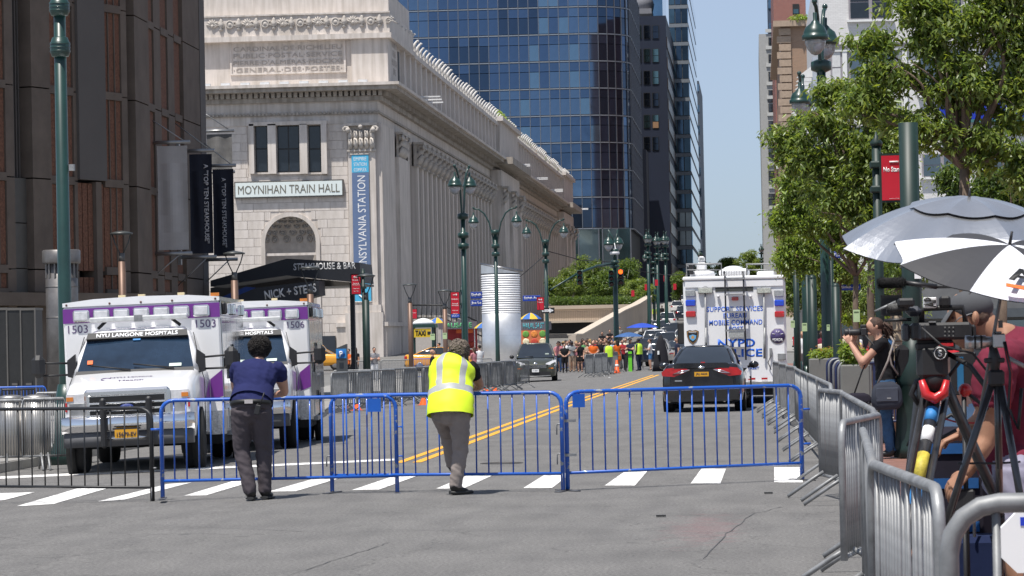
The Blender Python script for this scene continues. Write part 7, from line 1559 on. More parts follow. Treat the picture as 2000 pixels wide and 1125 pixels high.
def crowd(px, Y, pose, face, top, bot, hair, label, sk=None, hk='short', h=1.0, pack=False, vest=False, group='people in the street crowd', zoff=0):
    X = at(px, 700, Y).x; t = thing('person', label, 'person', (X, Y, gz(X, Y)+zoff), R(face), group); t.scale = (h, h, h)
    b = link(PM[pose], 'body', t)
    for i, m in enumerate((top, bot, sk or skin)): b.material_slots[i].link = 'OBJECT'; b.material_slots[i].material = m
    o = link(HM[hk], 'hair' if hk != 'cap' else 'cap', t); o.material_slots[0].link = 'OBJECT'; o.material_slots[0].material = hair
    o = link(facem, 'face', t); o.material_slots[0].link = 'OBJECT'; o.material_slots[0].material = sk or skin; link(eyem, 'eyes_and_mouth', t)
    if pack: link(bpm, 'backpack', t)
    if vest: link(vestm, 'safety_vest', t)
    return t
c_ = col; W = c_('white', (.65, .65, .66)); K = c_('black', (.012, .012, .014)); G = c_('grey', (.2, .21, .22)); N = cmats[0]; Rd = c_('red', (.35, .03, .04)); Pk = c_('pink', (.5, .2, .22)); Bl = c_('blue', (.08, .2, .42)); Lb = c_('light_blue', (.3, .45, .6)); Or = c_('orange', (.6, .12, .02)); Tn = c_('tan', (.4, .28, .2)); Mr = c_('maroon', (.14, .02, .04)); Cr = c_('cream', (.6, .55, .42)); Gn = c_('green', (.1, .25, .1)); ch_ = cmats[1]; Jn = c_('denim', (.06, .1, .18)); St = M('striped_shirt', (.05, .05, .06), var=.0, stretch=(0, 0, 8), scale=6, rgb2=(.3, .3, .32), thr=(.48, .52))
capk = M('cap_navy', (.012, .015, .03), rough=.7)
for a in [
 (1091,176,0,160,Pk,Jn,hair_k,'person in pink top with a pack at the left end of the crowd',None,'short',1,True), (1103,172,5,180,K,K,hair_k,'person in black with a backpack beside the pink top',None,'short',.93,True), (1108,180,0,200,W,G,hair_k,'person in white shirt behind the black backpack',None,'short',1.0),
 (1117,174,1,170,G,Tn,capk,'man in grey tee and cap in the left crowd',skin_d,'cap',1.0), (1126,178,1,190,Pk,Tn,hair_y,'blond woman in the left part of the crowd',None,'long',.97), (1133,173,4,175,K,K,hair_k,'woman in a black dress left of the orange jacket',None,'long',.97), (1141,182,0,200,Gn,Jn,hair_b,'person in green behind the black dress',None,'short',1.0),
 (1147,175,3,120,Tn,Bl,hair_b,'person in a tan top with blue shorts beside the orange jacket',None,'long',.95), (1159,173,5,180,Or,Jn,skin,'bald person in a bright orange jacket at the barrier',None,'short',.98), (1167,180,0,160,N,ch_,hair_k,'person in navy behind the orange jacket',None,'short',1.0), (1174,176,0,185,K,ch_,hair_k,'dark haired man in black right of the orange jacket',None,'short',1.03),
 (1181,181,1,200,Tn,Tn,hair_b,'person in tan between the black shirt and the lime vest',None,'long',1.0), (1189,161,0,20,G,G,hair_b,'officer in a lime safety vest standing at the barrier end',skin_t,'short',1.0,False,True), (1196,172,0,170,Lb,Jn,hair_b,'person in light blue right of the lime vest',None,'short',1.0), (1206,170,4,30,Or,Tn,hair_k,'woman in an orange dress under the left umbrella',skin_t,'long',1.0),
 (1216,176,1,190,Rd,ch_,hair_k,'person in red under the dull blue umbrella',None,'short',1.0), (1232,173,1,150,N,N,capk,'navy uniformed officer beneath the dull blue umbrella',None,'cap',1.03), (1248,172,0,60,N,N,capk,'officer with a lime and navy vest right of the umbrella pole',skin_d,'cap',1.03,False,True), (1270,173,3,100,W,Bl,hair_b,'woman in white top and blue shorts standing alone',None,'short',1.0),
 (1323,150,0,110,N,N,hair_g,'officer in navy just beyond the black sedan roof',None,'short',1.03), (1138,196,0,190,K,K,hair_k,'tall person in black higher up behind the crowd',skin_d,'long',1.05), (1148,199,0,170,Lb,Tn,hair_k,'person in light blue next to the tall black figure',skin_d,'short',1.05)]:
    crowd(*a)
gx = np.random.default_rng(77); pal_t = [('white', W), ('black', K), ('grey', G), ('pink', Pk), ('light blue', Lb), ('tan', Tn), ('maroon', Mr), ('cream', Cr), ('green', Gn), ('navy', N), ('red', Rd)]
for k in range(22):
    px = 1089 + k*6.1 + gx.normal()*1.5; n_, m_ = pal_t[(k*7+3) % 11]; Yk = 178+ (k*5 % 17)
    crowd(px, Yk, int(gx.integers(0, 6)), int(gx.integers(90, 270)), m_, [Jn, K, Tn, ch_][k % 4], [hair_k, hair_b, hair_y, hair_k][k % 4], 'person in %s in the rear of the packed crowd, %s from the left' % (n_, ords[k] if k < 20 else ['second to last', 'last'][k-20]), [None, skin_t, skin_d][k % 3], ['short', 'long', 'cap'][k % 3], .93+.12*gx.random(), k % 4 == 0)
rg_ = 'people walking on the ramp'
for a in [(1177,228,1,180,K,K,hair_k,'woman in black top and shorts walking down the ramp',None,'long',1.0), (1192,236,1,180,K,W,hair_b,'person in black top left of the signal pole on the ramp',None,'short',1.0), (1212,250,2,180,G,ch_,hair_b,'person with a bag just right of the signal pole',None,'short',1.0), (1226,285,2,0,Mr,W,hair_b,'woman in maroon top and white trousers on the ramp',None,'short',1.0),
 (1237,300,2,0,Lb,Tn,hair_b,'man in pale blue shirt walking up the ramp',None,'short',1.05), (1247,318,0,180,Pk,Tn,hair_b,'person in pink near the ramp top',None,'long',1.0), (1256,322,2,0,W,K,hair_k,'man in white shirt and dark trousers near the ramp top',None,'short',1.05), (1267,340,0,180,W,Tn,hair_y,'distant person in white at the hill lamp',None,'short',1.0), (1280,370,0,180,Gn,ch_,hair_k,'distant worker in a lime vest on the hill',None,'short',1.1,False,True), (1295,375,0,180,K,K,hair_k,'distant person in black on the hill',skin_d,'short',1.1)]:
    crowd(*a, group=rg_)
pg = 'people on the plaza by the stone hall'
for a in [(731,150,1,200,St,W,hair_k,'boy in a dark striped shirt by the stone hall',None,'short',1.0), (694,155,0,150,K,K,hair_b,'woman in black behind the dark lamp posts',skin_t,'long',1.0), (681,158,1,150,Or,K,hair_k,'person in orange beside the parking meter',None,'short',.95), (871,172,0,-90,G,G,hair_g,'grey haired man in a grey shirt walking past the taxi',None,'short',1.0), (845,122,1,-80,K,Jn,skin,'bald man in black polo left of the yellow vest',None,'short',.95),
 (926,150,1,60,Pk,K,hair_b,'woman in pink top behind the tall lamp post',skin_t,'long',.95), (937,152,1,40,W,G,hair_k,'man in white shirt just left of the silver pylon',None,'short',1.0), (858,196,0,90,Bl,K,hair_k,'person in blue beside the taxi shelter',None,'short',1.0), (668,160,0,60,Tn,Jn,hair_b,'person in tan hidden behind the parking meter',None,'short',1.0)]:
    crowd(*a, group=pg)
rp_g = 'people on the right pavement'
for a in [(1660,96,0,180,Cr,ch_,hair_b,'man in sunglasses and cream shirt left of the photographer','','short',1.0), (1672,104,0,150,W,K,hair_g,'white haired person behind the sunglasses man',None,'short',.97), (1606,112,0,170,Mr,ch_,hair_k,'person in maroon behind the green poles',skin_d,'short',1.0), (1590,125,0,180,Rd,K,hair_k,'person in red near the slim green pole',None,'short',1.0), (1612,88,0,180,Cr,Tn,hair_y,'person in cream behind the stored barriers',None,'short',.9),
 (1742,70,0,180,W,W,hair_g,'grey haired person in white right of the photographer head',None,'long',.97), (1757,66,0,190,Bl,W,hair_k,'person in blue by the thick green pole',None,'short',1.0), (1568,118,0,180,W,G,hair_y,'person in white beside the police truck',None,'short',1.0), (1731,80,4,180,K,K,hair_k,'woman in black behind the ringed tree trunk',skin_t,'long',1.0)]:
    a = list(a); a[8] = a[8] or None; t = crowd(*a, group=rp_g, zoff=.13)
    if 'sunglasses' in a[7]: MB().box(-.065, .065, .1, .12, 1.632, 1.66, bev=.008).build('sunglasses', blkp, t)
# ---------- small street items in the crowd
cone = MB().lathe([(.05, .7), (.14, .04), (.15, .03)], n=14).box(-.2, .2, -.2, .2, 0, .03).mesh('body', M('cone_orange', (.75, .1, .01), rough=.5))
X = at(1205, 728, 165).x; t = thing('traffic_cone', 'orange traffic cone at the end of the crowd barriers', 'cone', (X, 165, gz(X, 165))); link(cone, 'body', t); MB().lathe([(.1, .35), (.082, .47)], n=14).build('stripe', wp, t)
for k, px in enumerate((820, 944, 690, 960)):
    Y = [92, 119, 88, 119][k]; X = at(px, 760, Y).x+.1; t = thing('traffic_cone', ['orange cone behind the vest man left side', 'orange cone among barrier feet right of the vest man', 'orange cone behind the blue plate barrier', 'farther orange cone among barrier feet'][k], 'cone', (X, Y, gz(X, Y)), group='cones behind the left barriers'); link(cone, 'body', t, sc=(.9, .9, .3))
X = at(1231, 715, 171).x; t = thing('lime_pole_stand', 'lime green folding frame next to the navy officer', 'stand', (X, 171, gz(X, 171)));
lime = M('lime_plastic', (.15, .6, .03)); MB().box(-.1, .1, -.05, .05, 0, 1.1).build('panel', lime, t); MB().box(-.28, -.2, -.1, .1, 0, .95).build('side_post', blkp, t); MB().box(-.3, .2, -.1, .1, .9, .96).build('shelf', blkp, t)
X = at(1291, 690, 168).x; t = thing('covered_equipment', 'tall black draped equipment left of the black sedan', 'equipment', (X, 168, gz(X, 168))); MB().lathe([(.5, 0), (.42, .4), (.35, 1.0), (.22, 1.6), (.06, 1.95)], n=12, sy=.7).build('cover', cloth('black_tarp', (.02, .02, .024)), t); MB().box(-.18, -.08, -.4, -.3, .9, 1.1).build('white_tag', wp, t)
X = at(1193, 660, 214).x; t = thing('mailbox', 'blue mail collection box left of the signal pole', 'mailbox', (X, 214, gz(X, 214))); MB().box(-.35, .35, -.3, .3, .15, 1.15, bev=.05).build('box', bluep, t); MB().lathe([(.34, -.3), (.34, .3)], (0, 0, 1.12), 16, axis='y').build('dome_top', bluep, t)
for s_ in (-.3, .25): MB().box(s_, s_+.06, -.2, .2, 0, .15).build('leg', bluep, t)
# ================================================================== MAN IN NAVY (leaning on the blue barrier)
navy = cloth('navy_polo', (.018, .022, .085)); chtr = cloth('dark_work_trousers', (.075, .064, .072))
P = ground(500, 977.5)
J = dict(pel=(-.03,-.03,1.05), ch=(-.015,.20,1.36), nk=(.0,.36,1.52), hd=(.01,.44,1.665), shL=(-.225,.25,1.45), shR=(.235,.25,1.44), elL=(-.275,.44,1.17), elR=(.285,.40,1.175), wrL=(-.02,.56,1.135), wrR=(.12,.58,1.135), hL=(-.125,-.03,1.0), hR=(.07,-.02,1.0), kL=(-.155,.03,.55), kR=(.085,.08,.55), aL=(-.05,-.06,.10), aR=(.085,.10,.10), toeL=(-.04,.1,.05), toeR=(.13,.26,.05))
mt = [navy, chtr, skin, hair_k, shoe_k]
def curls(mb, hc, rad, n, g, maxy, r=.0065, amp=.016, down=0):
    for k in range(n):
        d = g.normal(size=3); d /= np.linalg.norm(d)
        if d[1] > maxy: continue
        p = hc + Vector(d*np.array(rad)*(1+.16*mnoise.noise(Vector(d*2.2)+hc*7)+.06*mnoise.noise(Vector(d*6)))); dn = Vector(d); u = dn.orthogonal().normalized(); w = dn.cross(u); ph = g.random()*6.3; pts = []
        for j in range(5): a = ph + j*1.25; pts.append(p + (u*math.cos(a)+w*math.sin(a))*amp*(.5+g.random()*.6) + dn*(.004+.006*j) - Vector((0, 0, down*j*.006)))
        mb.tube(pts, [r, r*1.1, r, r*.8, r*.4], 4)
t = thing('person', 'dark curly haired man in navy polo leaning on the blue barrier', 'person', P)
body = link(body_mesh('body', figure(J, fat=1.36, sleeve=.4), mt, .012, wrinkle=.012, wz=(0, 1)), 'body', t)
# shirt hem, belt, collar
def ring_band(name, c, rx, ry, h, mat, tilt=0, par=None, rough=0): o = MB().lathe([(rx, -h/2), (rx*1.01, h/2)], (0, 0, 0), 30, sy=ry/rx).build(name, mat, par, c); o.rotation_euler = (tilt, 0, 0); return o
ring_band('belt', (-.03,-.03,1.065), .232, .180, .045, M('black_belt', (.01, .01, .01), rough=.5), R(-10), t)
MB().loft(eloft([(-.03,-.02,1.075), (-.025,.04,1.13), (-.02,.12,1.22)], [(.243,.188), (.238,.178), (.228,.16)], (1,0,0), 28), 0, True, False).build('shirt_tail', navy, t)
MB().tube([(-.08+.0, .27, 1.52), (.0, .285, 1.53), (.09, .27, 1.52)], .014, 6).build('collar_seam', M('navy_seam', (.06, .06, .13)), t)
MB().box(-.07, .02, -.225, -.2, 1.07, 1.11).build('undershirt', M('grey_undershirt', (.45, .42, .42)), t)
g = np.random.default_rng(3); mb = MB(); hc = Vector((.005, .425, 1.685))
curls(mb, hc, (.104, .11, .106), 1500, g, .6)
mb.ball(hc, (.094, .10, .096), 12); mb.ball(hc+Vector((0, -.03, -.075)), (.09, .08, .06), 10); mb.build('hair', hair_k, t)
rd_ = MB().box(-.03, .03, -.02, .02, -.055, .055, bev=.008).build('radio', blkp, t, (.075, -.235, 1.0)); MB().tube([(.012, 0, .05), (.03, -.0, .20)], .007, 6).build('antenna', blkp, rd_); MB().ball((-.012, 0, .062), .009, 6).build('knob', blkp, rd_); rd_.rotation_euler = (0, R(14), 0)
MB().tube([(.08, -.19, 1.06), (.1, -.12, 1.12), (.06, .02, 1.2)], .005, 5).build('radio_cord', blkp, t)
def hand(t, wr, d, nrm, s=1.0, curl=1.0, mat=skin, thumb=1, name='hand'):
    """palm + five bent fingers as one mesh; d direction of fingers, nrm back-of-hand normal"""
    d = Vector(d).normalized(); nrm = Vector(nrm); nrm = (nrm - d*nrm.dot(d)).normalized(); sd_ = d.cross(nrm); wr = Vector(wr)
    els = [([wr, wr+d*.04*s, wr+d*.085*s], [(.028*s, .018*s), (.040*s, .017*s), (.043*s, .015*s)], sd_, 0)]
    for k, (o, L) in enumerate(((-.033, .068), (-.011, .08), (.011, .076), (.032, .06))):
        p0 = wr + d*.075*s + sd_*o*s; pts = [p0]; dd = d.copy(); 
        for j, f in enumerate((.45, .32, .23)): dd = (dd - nrm*.55*curl).normalized(); pts.append(pts[-1]+dd*L*f*s)
        els.append((pts, [.0098*s, .0092*s, .0085*s, .007*s], sd_, 0))
    tb = wr + d*.025*s + sd_*.03*s*thumb; els.append(([tb, tb+(sd_*thumb*.6+d*.8-nrm*.3).normalized()*.035*s, tb+(sd_*thumb*.5+d*.9-nrm*.6).normalized()*.068*s], [.015*s, .012*s, .009*s], sd_, 0))
    return link(body_mesh(name, els, [mat], .0045, smooth=2), name, t)
hand(t, J['wrL'], (1, .2, -.1), (0, .3, 1), thumb=-1); hand(t, J['wrR'], (-1, .2, -.1), (0, .3, 1))
for s_, a in ((-1, 'aL'), (1, 'aR')):
    A_f = Vector(J[a]); T_f = Vector(J['toe'+a[1]]); MB().loft(eloft([A_f+Vector((0, -.07, -.07)), A_f+Vector((0, 0, -.075)), T_f+Vector((0, .03, -.03))], [(.045, .018), (.05, .02), (.042, .016)], (1, 0, 0), 12)).build('shoe_sole', M('black_sole', (.02, .02, .02)), t)
# ================================================================== MAN IN YELLOW VEST
P = ground(890, 967); grtr = cloth('grey_brown_trousers', (.25, .215, .20)); blk_s = cloth('black_tee', (.012, .012, .014))
J = dict(pel=(-.03,-.02,.98), ch=(-.045,.18,1.27), nk=(.0,.34,1.45), hd=(.025,.42,1.58), shL=(-.22,.25,1.41), shR=(.17,.27,1.40), elL=(-.25,.44,1.17), elR=(.26,.42,1.19), wrL=(-.05,.56,1.14), wrR=(.12,.60,1.14), hL=(-.14,-.0,.92), hR=(.06,-.02,.92), kL=(-.11,.36,.66), kR=(.06,.04,.50), aL=(-.07,.46,.31), aR=(.0,.0,.10), toeL=(-.05,.6,.25), toeR=(.12,.09,.045))
t = thing('person', 'grey haired man in yellow hi-vis vest leaning on the blue barrier', 'person', P)
link(body_mesh('body', figure(J, fat=1.3, sleeve=.55), [blk_s, grtr, skin_t, hair_g, shoe_k], .012, wrinkle=.014, wz=(0, 1)), 'body', t)
vy = M('hi_vis_yellow', (.66, .86, .02), rough=.65, var=.06, scale=3); M('reflective_strip', (.36, .37, .37), rough=.45, var=.12, scale=9)
pts = [(-.035,-.06,.875), (-.035,-.04,.94), (-.035,.0,1.02), (-.04,.06,1.10), (-.045,.11,1.17), (-.045,.15,1.23), (-.045,.18,1.28), (-.04,.215,1.335), (-.03,.25,1.385), (-.02,.285,1.43), (-.005,.32,1.47)]
rad_ = [(.262,.205), (.262,.20), (.256,.19), (.25,.18), (.245,.172), (.243,.168), (.25,.178), (.262,.20), (.258,.20), (.225,.18), (.15,.13)]
rings = eloft(*interp(pts, rad_, 2), (1, 0, 0), 40)
for i, r_ in enumerate(rings):
    for k, v in enumerate(r_):
        d = mnoise.noise(Vector((v.x*8+v.z*4, v.y*8, v.z*14)))*.016 + mnoise.noise(Vector((v.x*20+v.z*9, 3, v.z*24)))*.007; c = Vector(pts[0]).lerp(Vector(pts[-1]), i/(len(rings)-1)); r_[k] = v + (v-c).normalized()*d
# back columns: angle 270deg side faces -Y; which k lies on the back?
_r = rings[12]; _c = sum((Vector(v) for v in _r), Vector())/40
STR = set()
for _tx in (-.15, .13):
    _k = min((k for k in range(40) if (Vector(_r[k])-_c).y < 0), key=lambda k: abs((Vector(_r[k])-_c).x-_tx)); STR |= {_k, (_k+1) % 40}
def vm(i, k):
    if 5 <= i <= 6: return 1
    if i > 6 and k in STR: return 1
    return 0
MB().loft(rings, 0, True, False, mis=vm).build('safety_vest', [vy, MATS['reflective_strip']], t)
mb = MB(); g = np.random.default_rng(4); hc = Vector((.03, .395, 1.60))
curls(mb, hc, (.097, .098, .10), 1100, g, .6, .006, .015, .5)
mb.ball(hc, (.088, .09, .09), 12)
for k in range(10): a = hc+Vector((-.05+.012*k, -.07, -.04)); mb.tube([a, a+Vector((.01*math.sin(k), -.03, -.07)), a+Vector((.02*math.sin(k*2), -.035, -.13))], [.012, .01, .004], 5)
mb.build('hair', hair_g, t)
hand(t, J['wrL'], (1, .2, -.1), (0, .3, 1), mat=skin_t, thumb=-1); hand(t, J['wrR'], (-1, .2, -.1), (0, .3, 1), mat=skin_t)
MB().loft(eloft([(-.06, -.03, .03), (.0, .0, .028), (.17, .11, .028)], [(.04, .022), (.05, .026), (.04, .02)], (0, 1, 0), 12)).build('shoe_sole', M('black_sole'), t)
# ================================================================== WOMAN PHOTOGRAPHER (faces left)
P = at(1728, 800, 39); Pz = .14; black_t = cloth('black_tee'); jeans = cloth('blue_jeans', (.035, .085, .17), var=.35)
J = dict(pel=(0,-.02,.93), ch=(0,-.0,1.24), nk=(0,.05,1.43), hd=(0,.10,1.555), shL=(-.17,.03,1.38), shR=(.17,.03,1.38), elL=(-.18,.28,1.14), elR=(.18,.22,1.09), wrL=(-.05,.40,1.37), wrR=(.07,.34,1.38), hL=(-.09,-.02,.9), hR=(.09,-.02,.9), kL=(-.09,.0,.48), kR=(.09,-.04,.48), aL=(-.09,-.04,.09), aR=(.09,-.1,.09), toeL=(-.1,.13,.04), toeR=(.1,.07,.04))
t = thing('person', 'woman with dark ponytail in black tee and jeans aiming a camera left', 'person', (P.x, 39, Pz), R(96)); t.scale = (1.04, 1.04, 1.04)
link(body_mesh('body', figure(J, fat=.97, sleeve=.4, hands=False), [black_t, jeans, skin, hair_b, shoe_k], .011, wrinkle=.011, wz=(0, 1)), 'body', t)
hc = Vector((0, .085, 1.585)); mb = MB(); mb.ball(hc, (.082, .098, .092), 16)
g = np.random.default_rng(9)
for k in range(60):
    a = hc + Vector((g.normal()*.02, -.09+g.normal()*.015, .0+g.normal()*.02)); mb.tube([a, a+Vector((g.normal()*.03, -.05+g.normal()*.02, -.05)), a+Vector((g.normal()*.045, -.07+g.normal()*.03, -.13-.05*g.random()))], [.012, .011, .003], 5)
mb.build('hair', hair_b, t); fc = MB().ball((0, .19, 1.545), (.013, .022, .02), 8).ball((0, .155, 1.48), (.035, .03, .025), 10); fc.build('face', skin, t); MB().ball((-.075, .085, 1.56), (.01, .018, .026), 8).ball((.075, .085, 1.56), (.01, .018, .026), 8).build('ears', skin, t)
MB().tube([(.081, .12, 1.60), (.079, .05, 1.60)], .006, 5).build('sunglasses_arm', blkp, t)
hand(t, (-.05,.40,1.37), (.1, .5, .85), (-.9, .1, 0), s=.95); hand(t, (.07,.34,1.38), (-.1, .35, .9), (.9, -.1, 0), s=.95, thumb=-1)
ca = thing('stills_camera', 'black stills camera with a long lens raised to the photographer eye', 'camera', (P.x, 39, Pz), R(96)); ca.scale = (1.04,)*3
MB().box(-.075, .075, .20, .27, 1.45, 1.55, bev=.012).box(-.03, .03, .2, .27, 1.55, 1.59, bev=.01).build('body', blkp, ca); MB().lathe([(.035, .27), (.04, .29), (.04, .38), (.036, .385), (.042, .41), (.044, .46), (.038, .465)], (0, 0, 1.50), 18, axis='y').build('lens', blkp, ca); MB().lathe([(.0405, .4), (.0435, .405)], (0, 0, 1.5), 18, axis='y').build('focus_ring', galv, ca)
MB().tube([(-.07, .22, 1.46), (-.13, .12, 1.32), (-.12, .06, 1.40), (-.09, .0, 1.46)], .012, 6).build('strap', blkp, ca)
sg_ = thing('shoulder_bag', 'dark blue grey messenger bag hanging at the photographer hip', 'bag', (P.x+.02, 38.75, Pz+.60), R(4)); softbag(.19, .09, .34, 7).build('body', cloth('bag_slate', (.035, .04, .055)), sg_); MB().box(-.14, .13, -.10, -.085, .10, .27, bev=.007).build('flap', cloth('bag_flap', (.06, .068, .09)), sg_); MB().box(-.01, .04, -.104, -.1001, .13, .15).build('label', galv, sg_); MB().tube([(-.12, .0, .30), (.02, -.04, .6), (.10, .0, .84), (.08, .2, .9)], .014, 6).build('strap', cloth('bag_strap', (.25, .22, .2)), sg_)
s2 = thing('equipment_bag', 'limp black equipment bag held low in front of the photographer', 'bag', (P.x-.33, 38.85, Pz+.66)); softbag(.17, .07, .15, 8).build('body', cloth('bag_black', (.02, .018, .028)), s2); MB().tube([(-.05, 0, .13), (.05, 0, .40), (.14, 0, .60)], .010, 6).build('strap', blkp, s2)
bp = thing('backpack', 'black backpack worn by the woman photographer', 'backpack', (P.x+.17, 39, Pz+.95), R(6)); MB().box(-.02, .17, -.15, .15, 0, .44, bev=.06).build('body', cloth('backpack_black'), bp); MB().box(.17, .21, -.1, .1, .05, .25, bev=.02).build('pocket', cloth('backpack_black'), bp); MB().tube([(.0, -.13, .43), (-.07, -.15, .44), (-.12, -.16, .34), (-.10, -.16, .2), (-.02, -.15, .08)], .012, 8).build('strap', cloth('bag_strap'), bp)
# ================================================================== FOREGROUND MAN AND HIS KIT
YM = 15.0
def m3(px, py, dy=0): p = at(px, py, YM+dy); return p
marn = cloth('maroon_polo', (.155, .022, .042), var=.18); shorts_m = cloth('lavender_grey_shorts', (.30, .29, .38)); capg = cloth('grey_cap', (.085, .088, .095))
head = m3(1903, 618, .05); nk = m3(1953, 655, .05); ch = m3(1998, 745, .1); pel = m3(1990, 905, .1)
root = Vector((pel.x, YM, .14)); L_ = lambda v: Vector(v) - root
J2 = {}
t = thing('person', 'man in maroon polo and grey cap bending over his tripods at right', 'person', root)
els = []; mats_m = [marn, shorts_m, skin_t, hair_b, shoe_k]
els.append(([L_(pel)+Vector((0, 0, -.05)), L_(pel), L_(m3(1996, 830, .1)), L_(ch), L_(m3(1992, 690, .08)), L_(m3(1970, 662, .06))], [(.20,.185), (.205,.19), (.20,.185), (.21,.19), (.18,.15), (.085,.085)], (0, 1, 0), lambda u: 1 if u < .08 else 0))
els.append(([L_(m3(1978, 672, .05)), L_(nk), L_(m3(1928, 630, .05))], [.068, .064, .062], (0, 1, 0), 2))
hd = L_(head); ax_ = Vector((-.42, 0, .90)).normalized()    # axis from chin to crown for a head tipped forward (down left)
els.append(([hd+Vector((-.035, 0, -.115)), hd+Vector((-.045, 0, -.075)), hd+Vector((-.02, 0, 0)), hd+Vector((.015, 0, .065)), hd+Vector((.03, 0, .10))], [(.042, .05), (.058, .078), (.074, .10), (.072, .098), (.04, .05)], (0, 1, 0), 2))
els.append(([hd+Vector((-.095, 0, .0)), hd+Vector((-.122, 0, -.03)), hd+Vector((-.10, 0, -.05))], [.014, .02, .012], (0, 1, 0), 2))
# near arm (towards camera)
shN, elN, wrN = L_(m3(1950, 712, -.18)), L_(m3(1936, 858, -.2)), L_(m3(1893, 925, -.22))
els.append(([L_(m3(1980, 700, -.05)), shN, shN.lerp(elN, .5), elN], [.10, .098, .062, .044], (0, 1, 0), lambda u: 0 if u < .68 else 2)); els.append(([elN, elN.lerp(wrN, .3), wrN], [.043, .045, .031], (0, 1, 0), 2))
els.append(([shN.lerp(elN, .02), shN.lerp(elN, .45)], [.108, .104], (0, 1, 0), 0))
shF, elF, wrF = L_(m3(1965, 705, .28)), L_(m3(1925, 820, .3)), L_(m3(1880, 850, .3)); els.append(([shF, shF.lerp(elF, .5), elF], [.075, .062, .05], (0, 1, 0), lambda u: 0 if u < .5 else 2)); els.append(([elF, wrF], [.05, .034], (0, 1, 0), 2))
for dy, dx in ((-.11, 0), (.13, .12)):
    h_ = Vector((dx*.3, dy, L_(pel).z-.02)); k_ = Vector((-.03+dx, dy, .50)); a_ = Vector((.02+dx, dy, .09)); els.append(([h_, h_.lerp(k_, .4), h_.lerp(k_, .66)], [(.12, .13), (.115, .12), (.115, .118)], (0, 1, 0), 1)); els.append(([h_.lerp(k_, .5), k_, k_.lerp(a_, .35), a_], [.075, .062, .062, .04], (0, 1, 0), 2)); els.append(([a_+Vector((.05, 0, -.04)), a_+Vector((-.05, 0, -.04)), a_+Vector((-.17, 0, -.06))], [.045, .045, .03], (0, 1, 0), 4))
link(body_mesh('body', els, mats_m, .010, wrinkle=.010, wz=(0, 1), smooth=3), 'body', t)
hand(t, wrN, (-.75, .1, -.66), (-.5, -.6, .6), s=1.08, curl=.75, mat=skin_t, thumb=1)
t.location.x -= .015
hand(t, wrF, (-.8, -.1, -.3), (0, 0, 1), s=1.05, mat=skin_t)
# cap, hair, ear, glasses
cp_ = MB(); cc = hd+Vector((.0, 0, .045)); cp_.ball(cc, (.108, .09, .082), 20); cp_.build('cap', capg, t)
mb = MB(); b0 = hd+Vector((-.085, 0, .045))
mb.loft([[b0+Vector((0, y*.085, .0-.0)) + Vector((0, 0, dz)) for y, dz in ((-1, 0), (-.5, .012), (0, .016), (.5, .012), (1, 0), (1, -.008), (0, .006), (-1, -.008))], [b0+Vector((-.055, y*.075, -.075)) + Vector((0, 0, dz)) for y, dz in ((-1, -.01), (-.5, .01), (0, .014), (.5, .01), (1, -.01), (1, -.018), (0, .004), (-1, -.018))], [b0+Vector((-.075, y*.04, -.125)) + Vector((0, 0, dz)) for y, dz in ((-1, 0), (-.5, .004), (0, .006), (.5, .004), (1, 0), (1, -.006), (0, -.002), (-1, -.006))]]).build('cap_peak', capg, t)
MB().ball(hd+Vector((.035, 0, -.0)), (.062, .081, .062), 14).build('hair', M('hair_short_brown', (.12, .075, .055), rough=.9, var=.3, scale=40, bump=.6), t)
MB().ball(hd+Vector((.015, -.083, -.008)), (.018, .012, .034), 10).ball(hd+Vector((.015, -.09, -.006)), (.010, .008, .022), 8).build('ear', skin_t, t)
MB().tube([hd+Vector((.0, -.085, .015)), hd+Vector((-.06, -.085, -.005)), hd+Vector((-.085, -.06, -.03))], .003, 5).build('glasses', galv, t)
MB().ball(hd+Vector((-.088, -.045, -.005)), (.008, .012, .008), 8).build('eye', M('dark_features'), t); MB().tube([hd+Vector((-.085, -.035, -.085)), hd+Vector((-.072, -.055, -.088))], .005, 5).build('mouth', M('lip', (.3, .1, .09)), t)
ring_ = L_(m3(1962, 668, .05)); MB().loft([[ring_+Vector((.09*math.cos(a)*s_+dx, .09*math.sin(a)*s_, dz+.05*math.cos(a))) for a in np.linspace(0, 2*PI, 21)[:-1]] for s_, dx, dz in ((1.05, .02, -.02), (.85, .0, .025), (.8, .01, .0))], 0, True, False).build('collar', marn, t)
MB().box(-.01, .01, -.02, 0, -.02, .015).build('mic_clip', blkp, t, L_(m3(1960, 632, -.1))); MB().tube([wrN+Vector((-.0, -.0, .0)), wrN+Vector((-.0, -.0, .001))], .001, 4)
# --- tripods
cbn = M('carbon_tube', (.03, .03, .033), rough=.3, coat=.5, var=.3, scale=20); redp = M('red_tripod_part', (.5, .015, .02), rough=.35, coat=.4); tape_b = M('blue_tape', (.03, .2, .5)); tape_y = M('yellow_tape', (.55, .45, .06), var=.4, scale=25)
YT_ = 14.3
def q3(px, py, dy=0): return at(px, py, YT_+dy)
def gfoot(px, dy): p = at(px, 1000, YT_+dy); return Vector((p.x, p.y, .14))
tr = thing('video_tripod', 'heavy video tripod with red collar and taped carbon leg', 'tripod', (q3(1826, 760).x, YT_, .14)); O = tr.location
def leg(name, p, q, r, mat, par, n=10): return MB().tube([p-O, q-O], r, n).build(name, mat, par)
apex = q3(1828, 765)
l1 = q3(1785, 985, -.35); d_ = (l1-apex); foot1 = apex + d_*((apex.z-.14)/(apex.z-l1.z))
lg_ = MB().tube([apex-O, foot1-O], .029, 10).tube([apex-O+Vector((.05, 0, 0)), foot1-O+Vector((.05, 0, 0))], .016, 8).tube([apex-O-Vector((.05, 0, 0)), foot1-O-Vector((.05, 0, 0))], .016, 8).build('leg', cbn, tr)
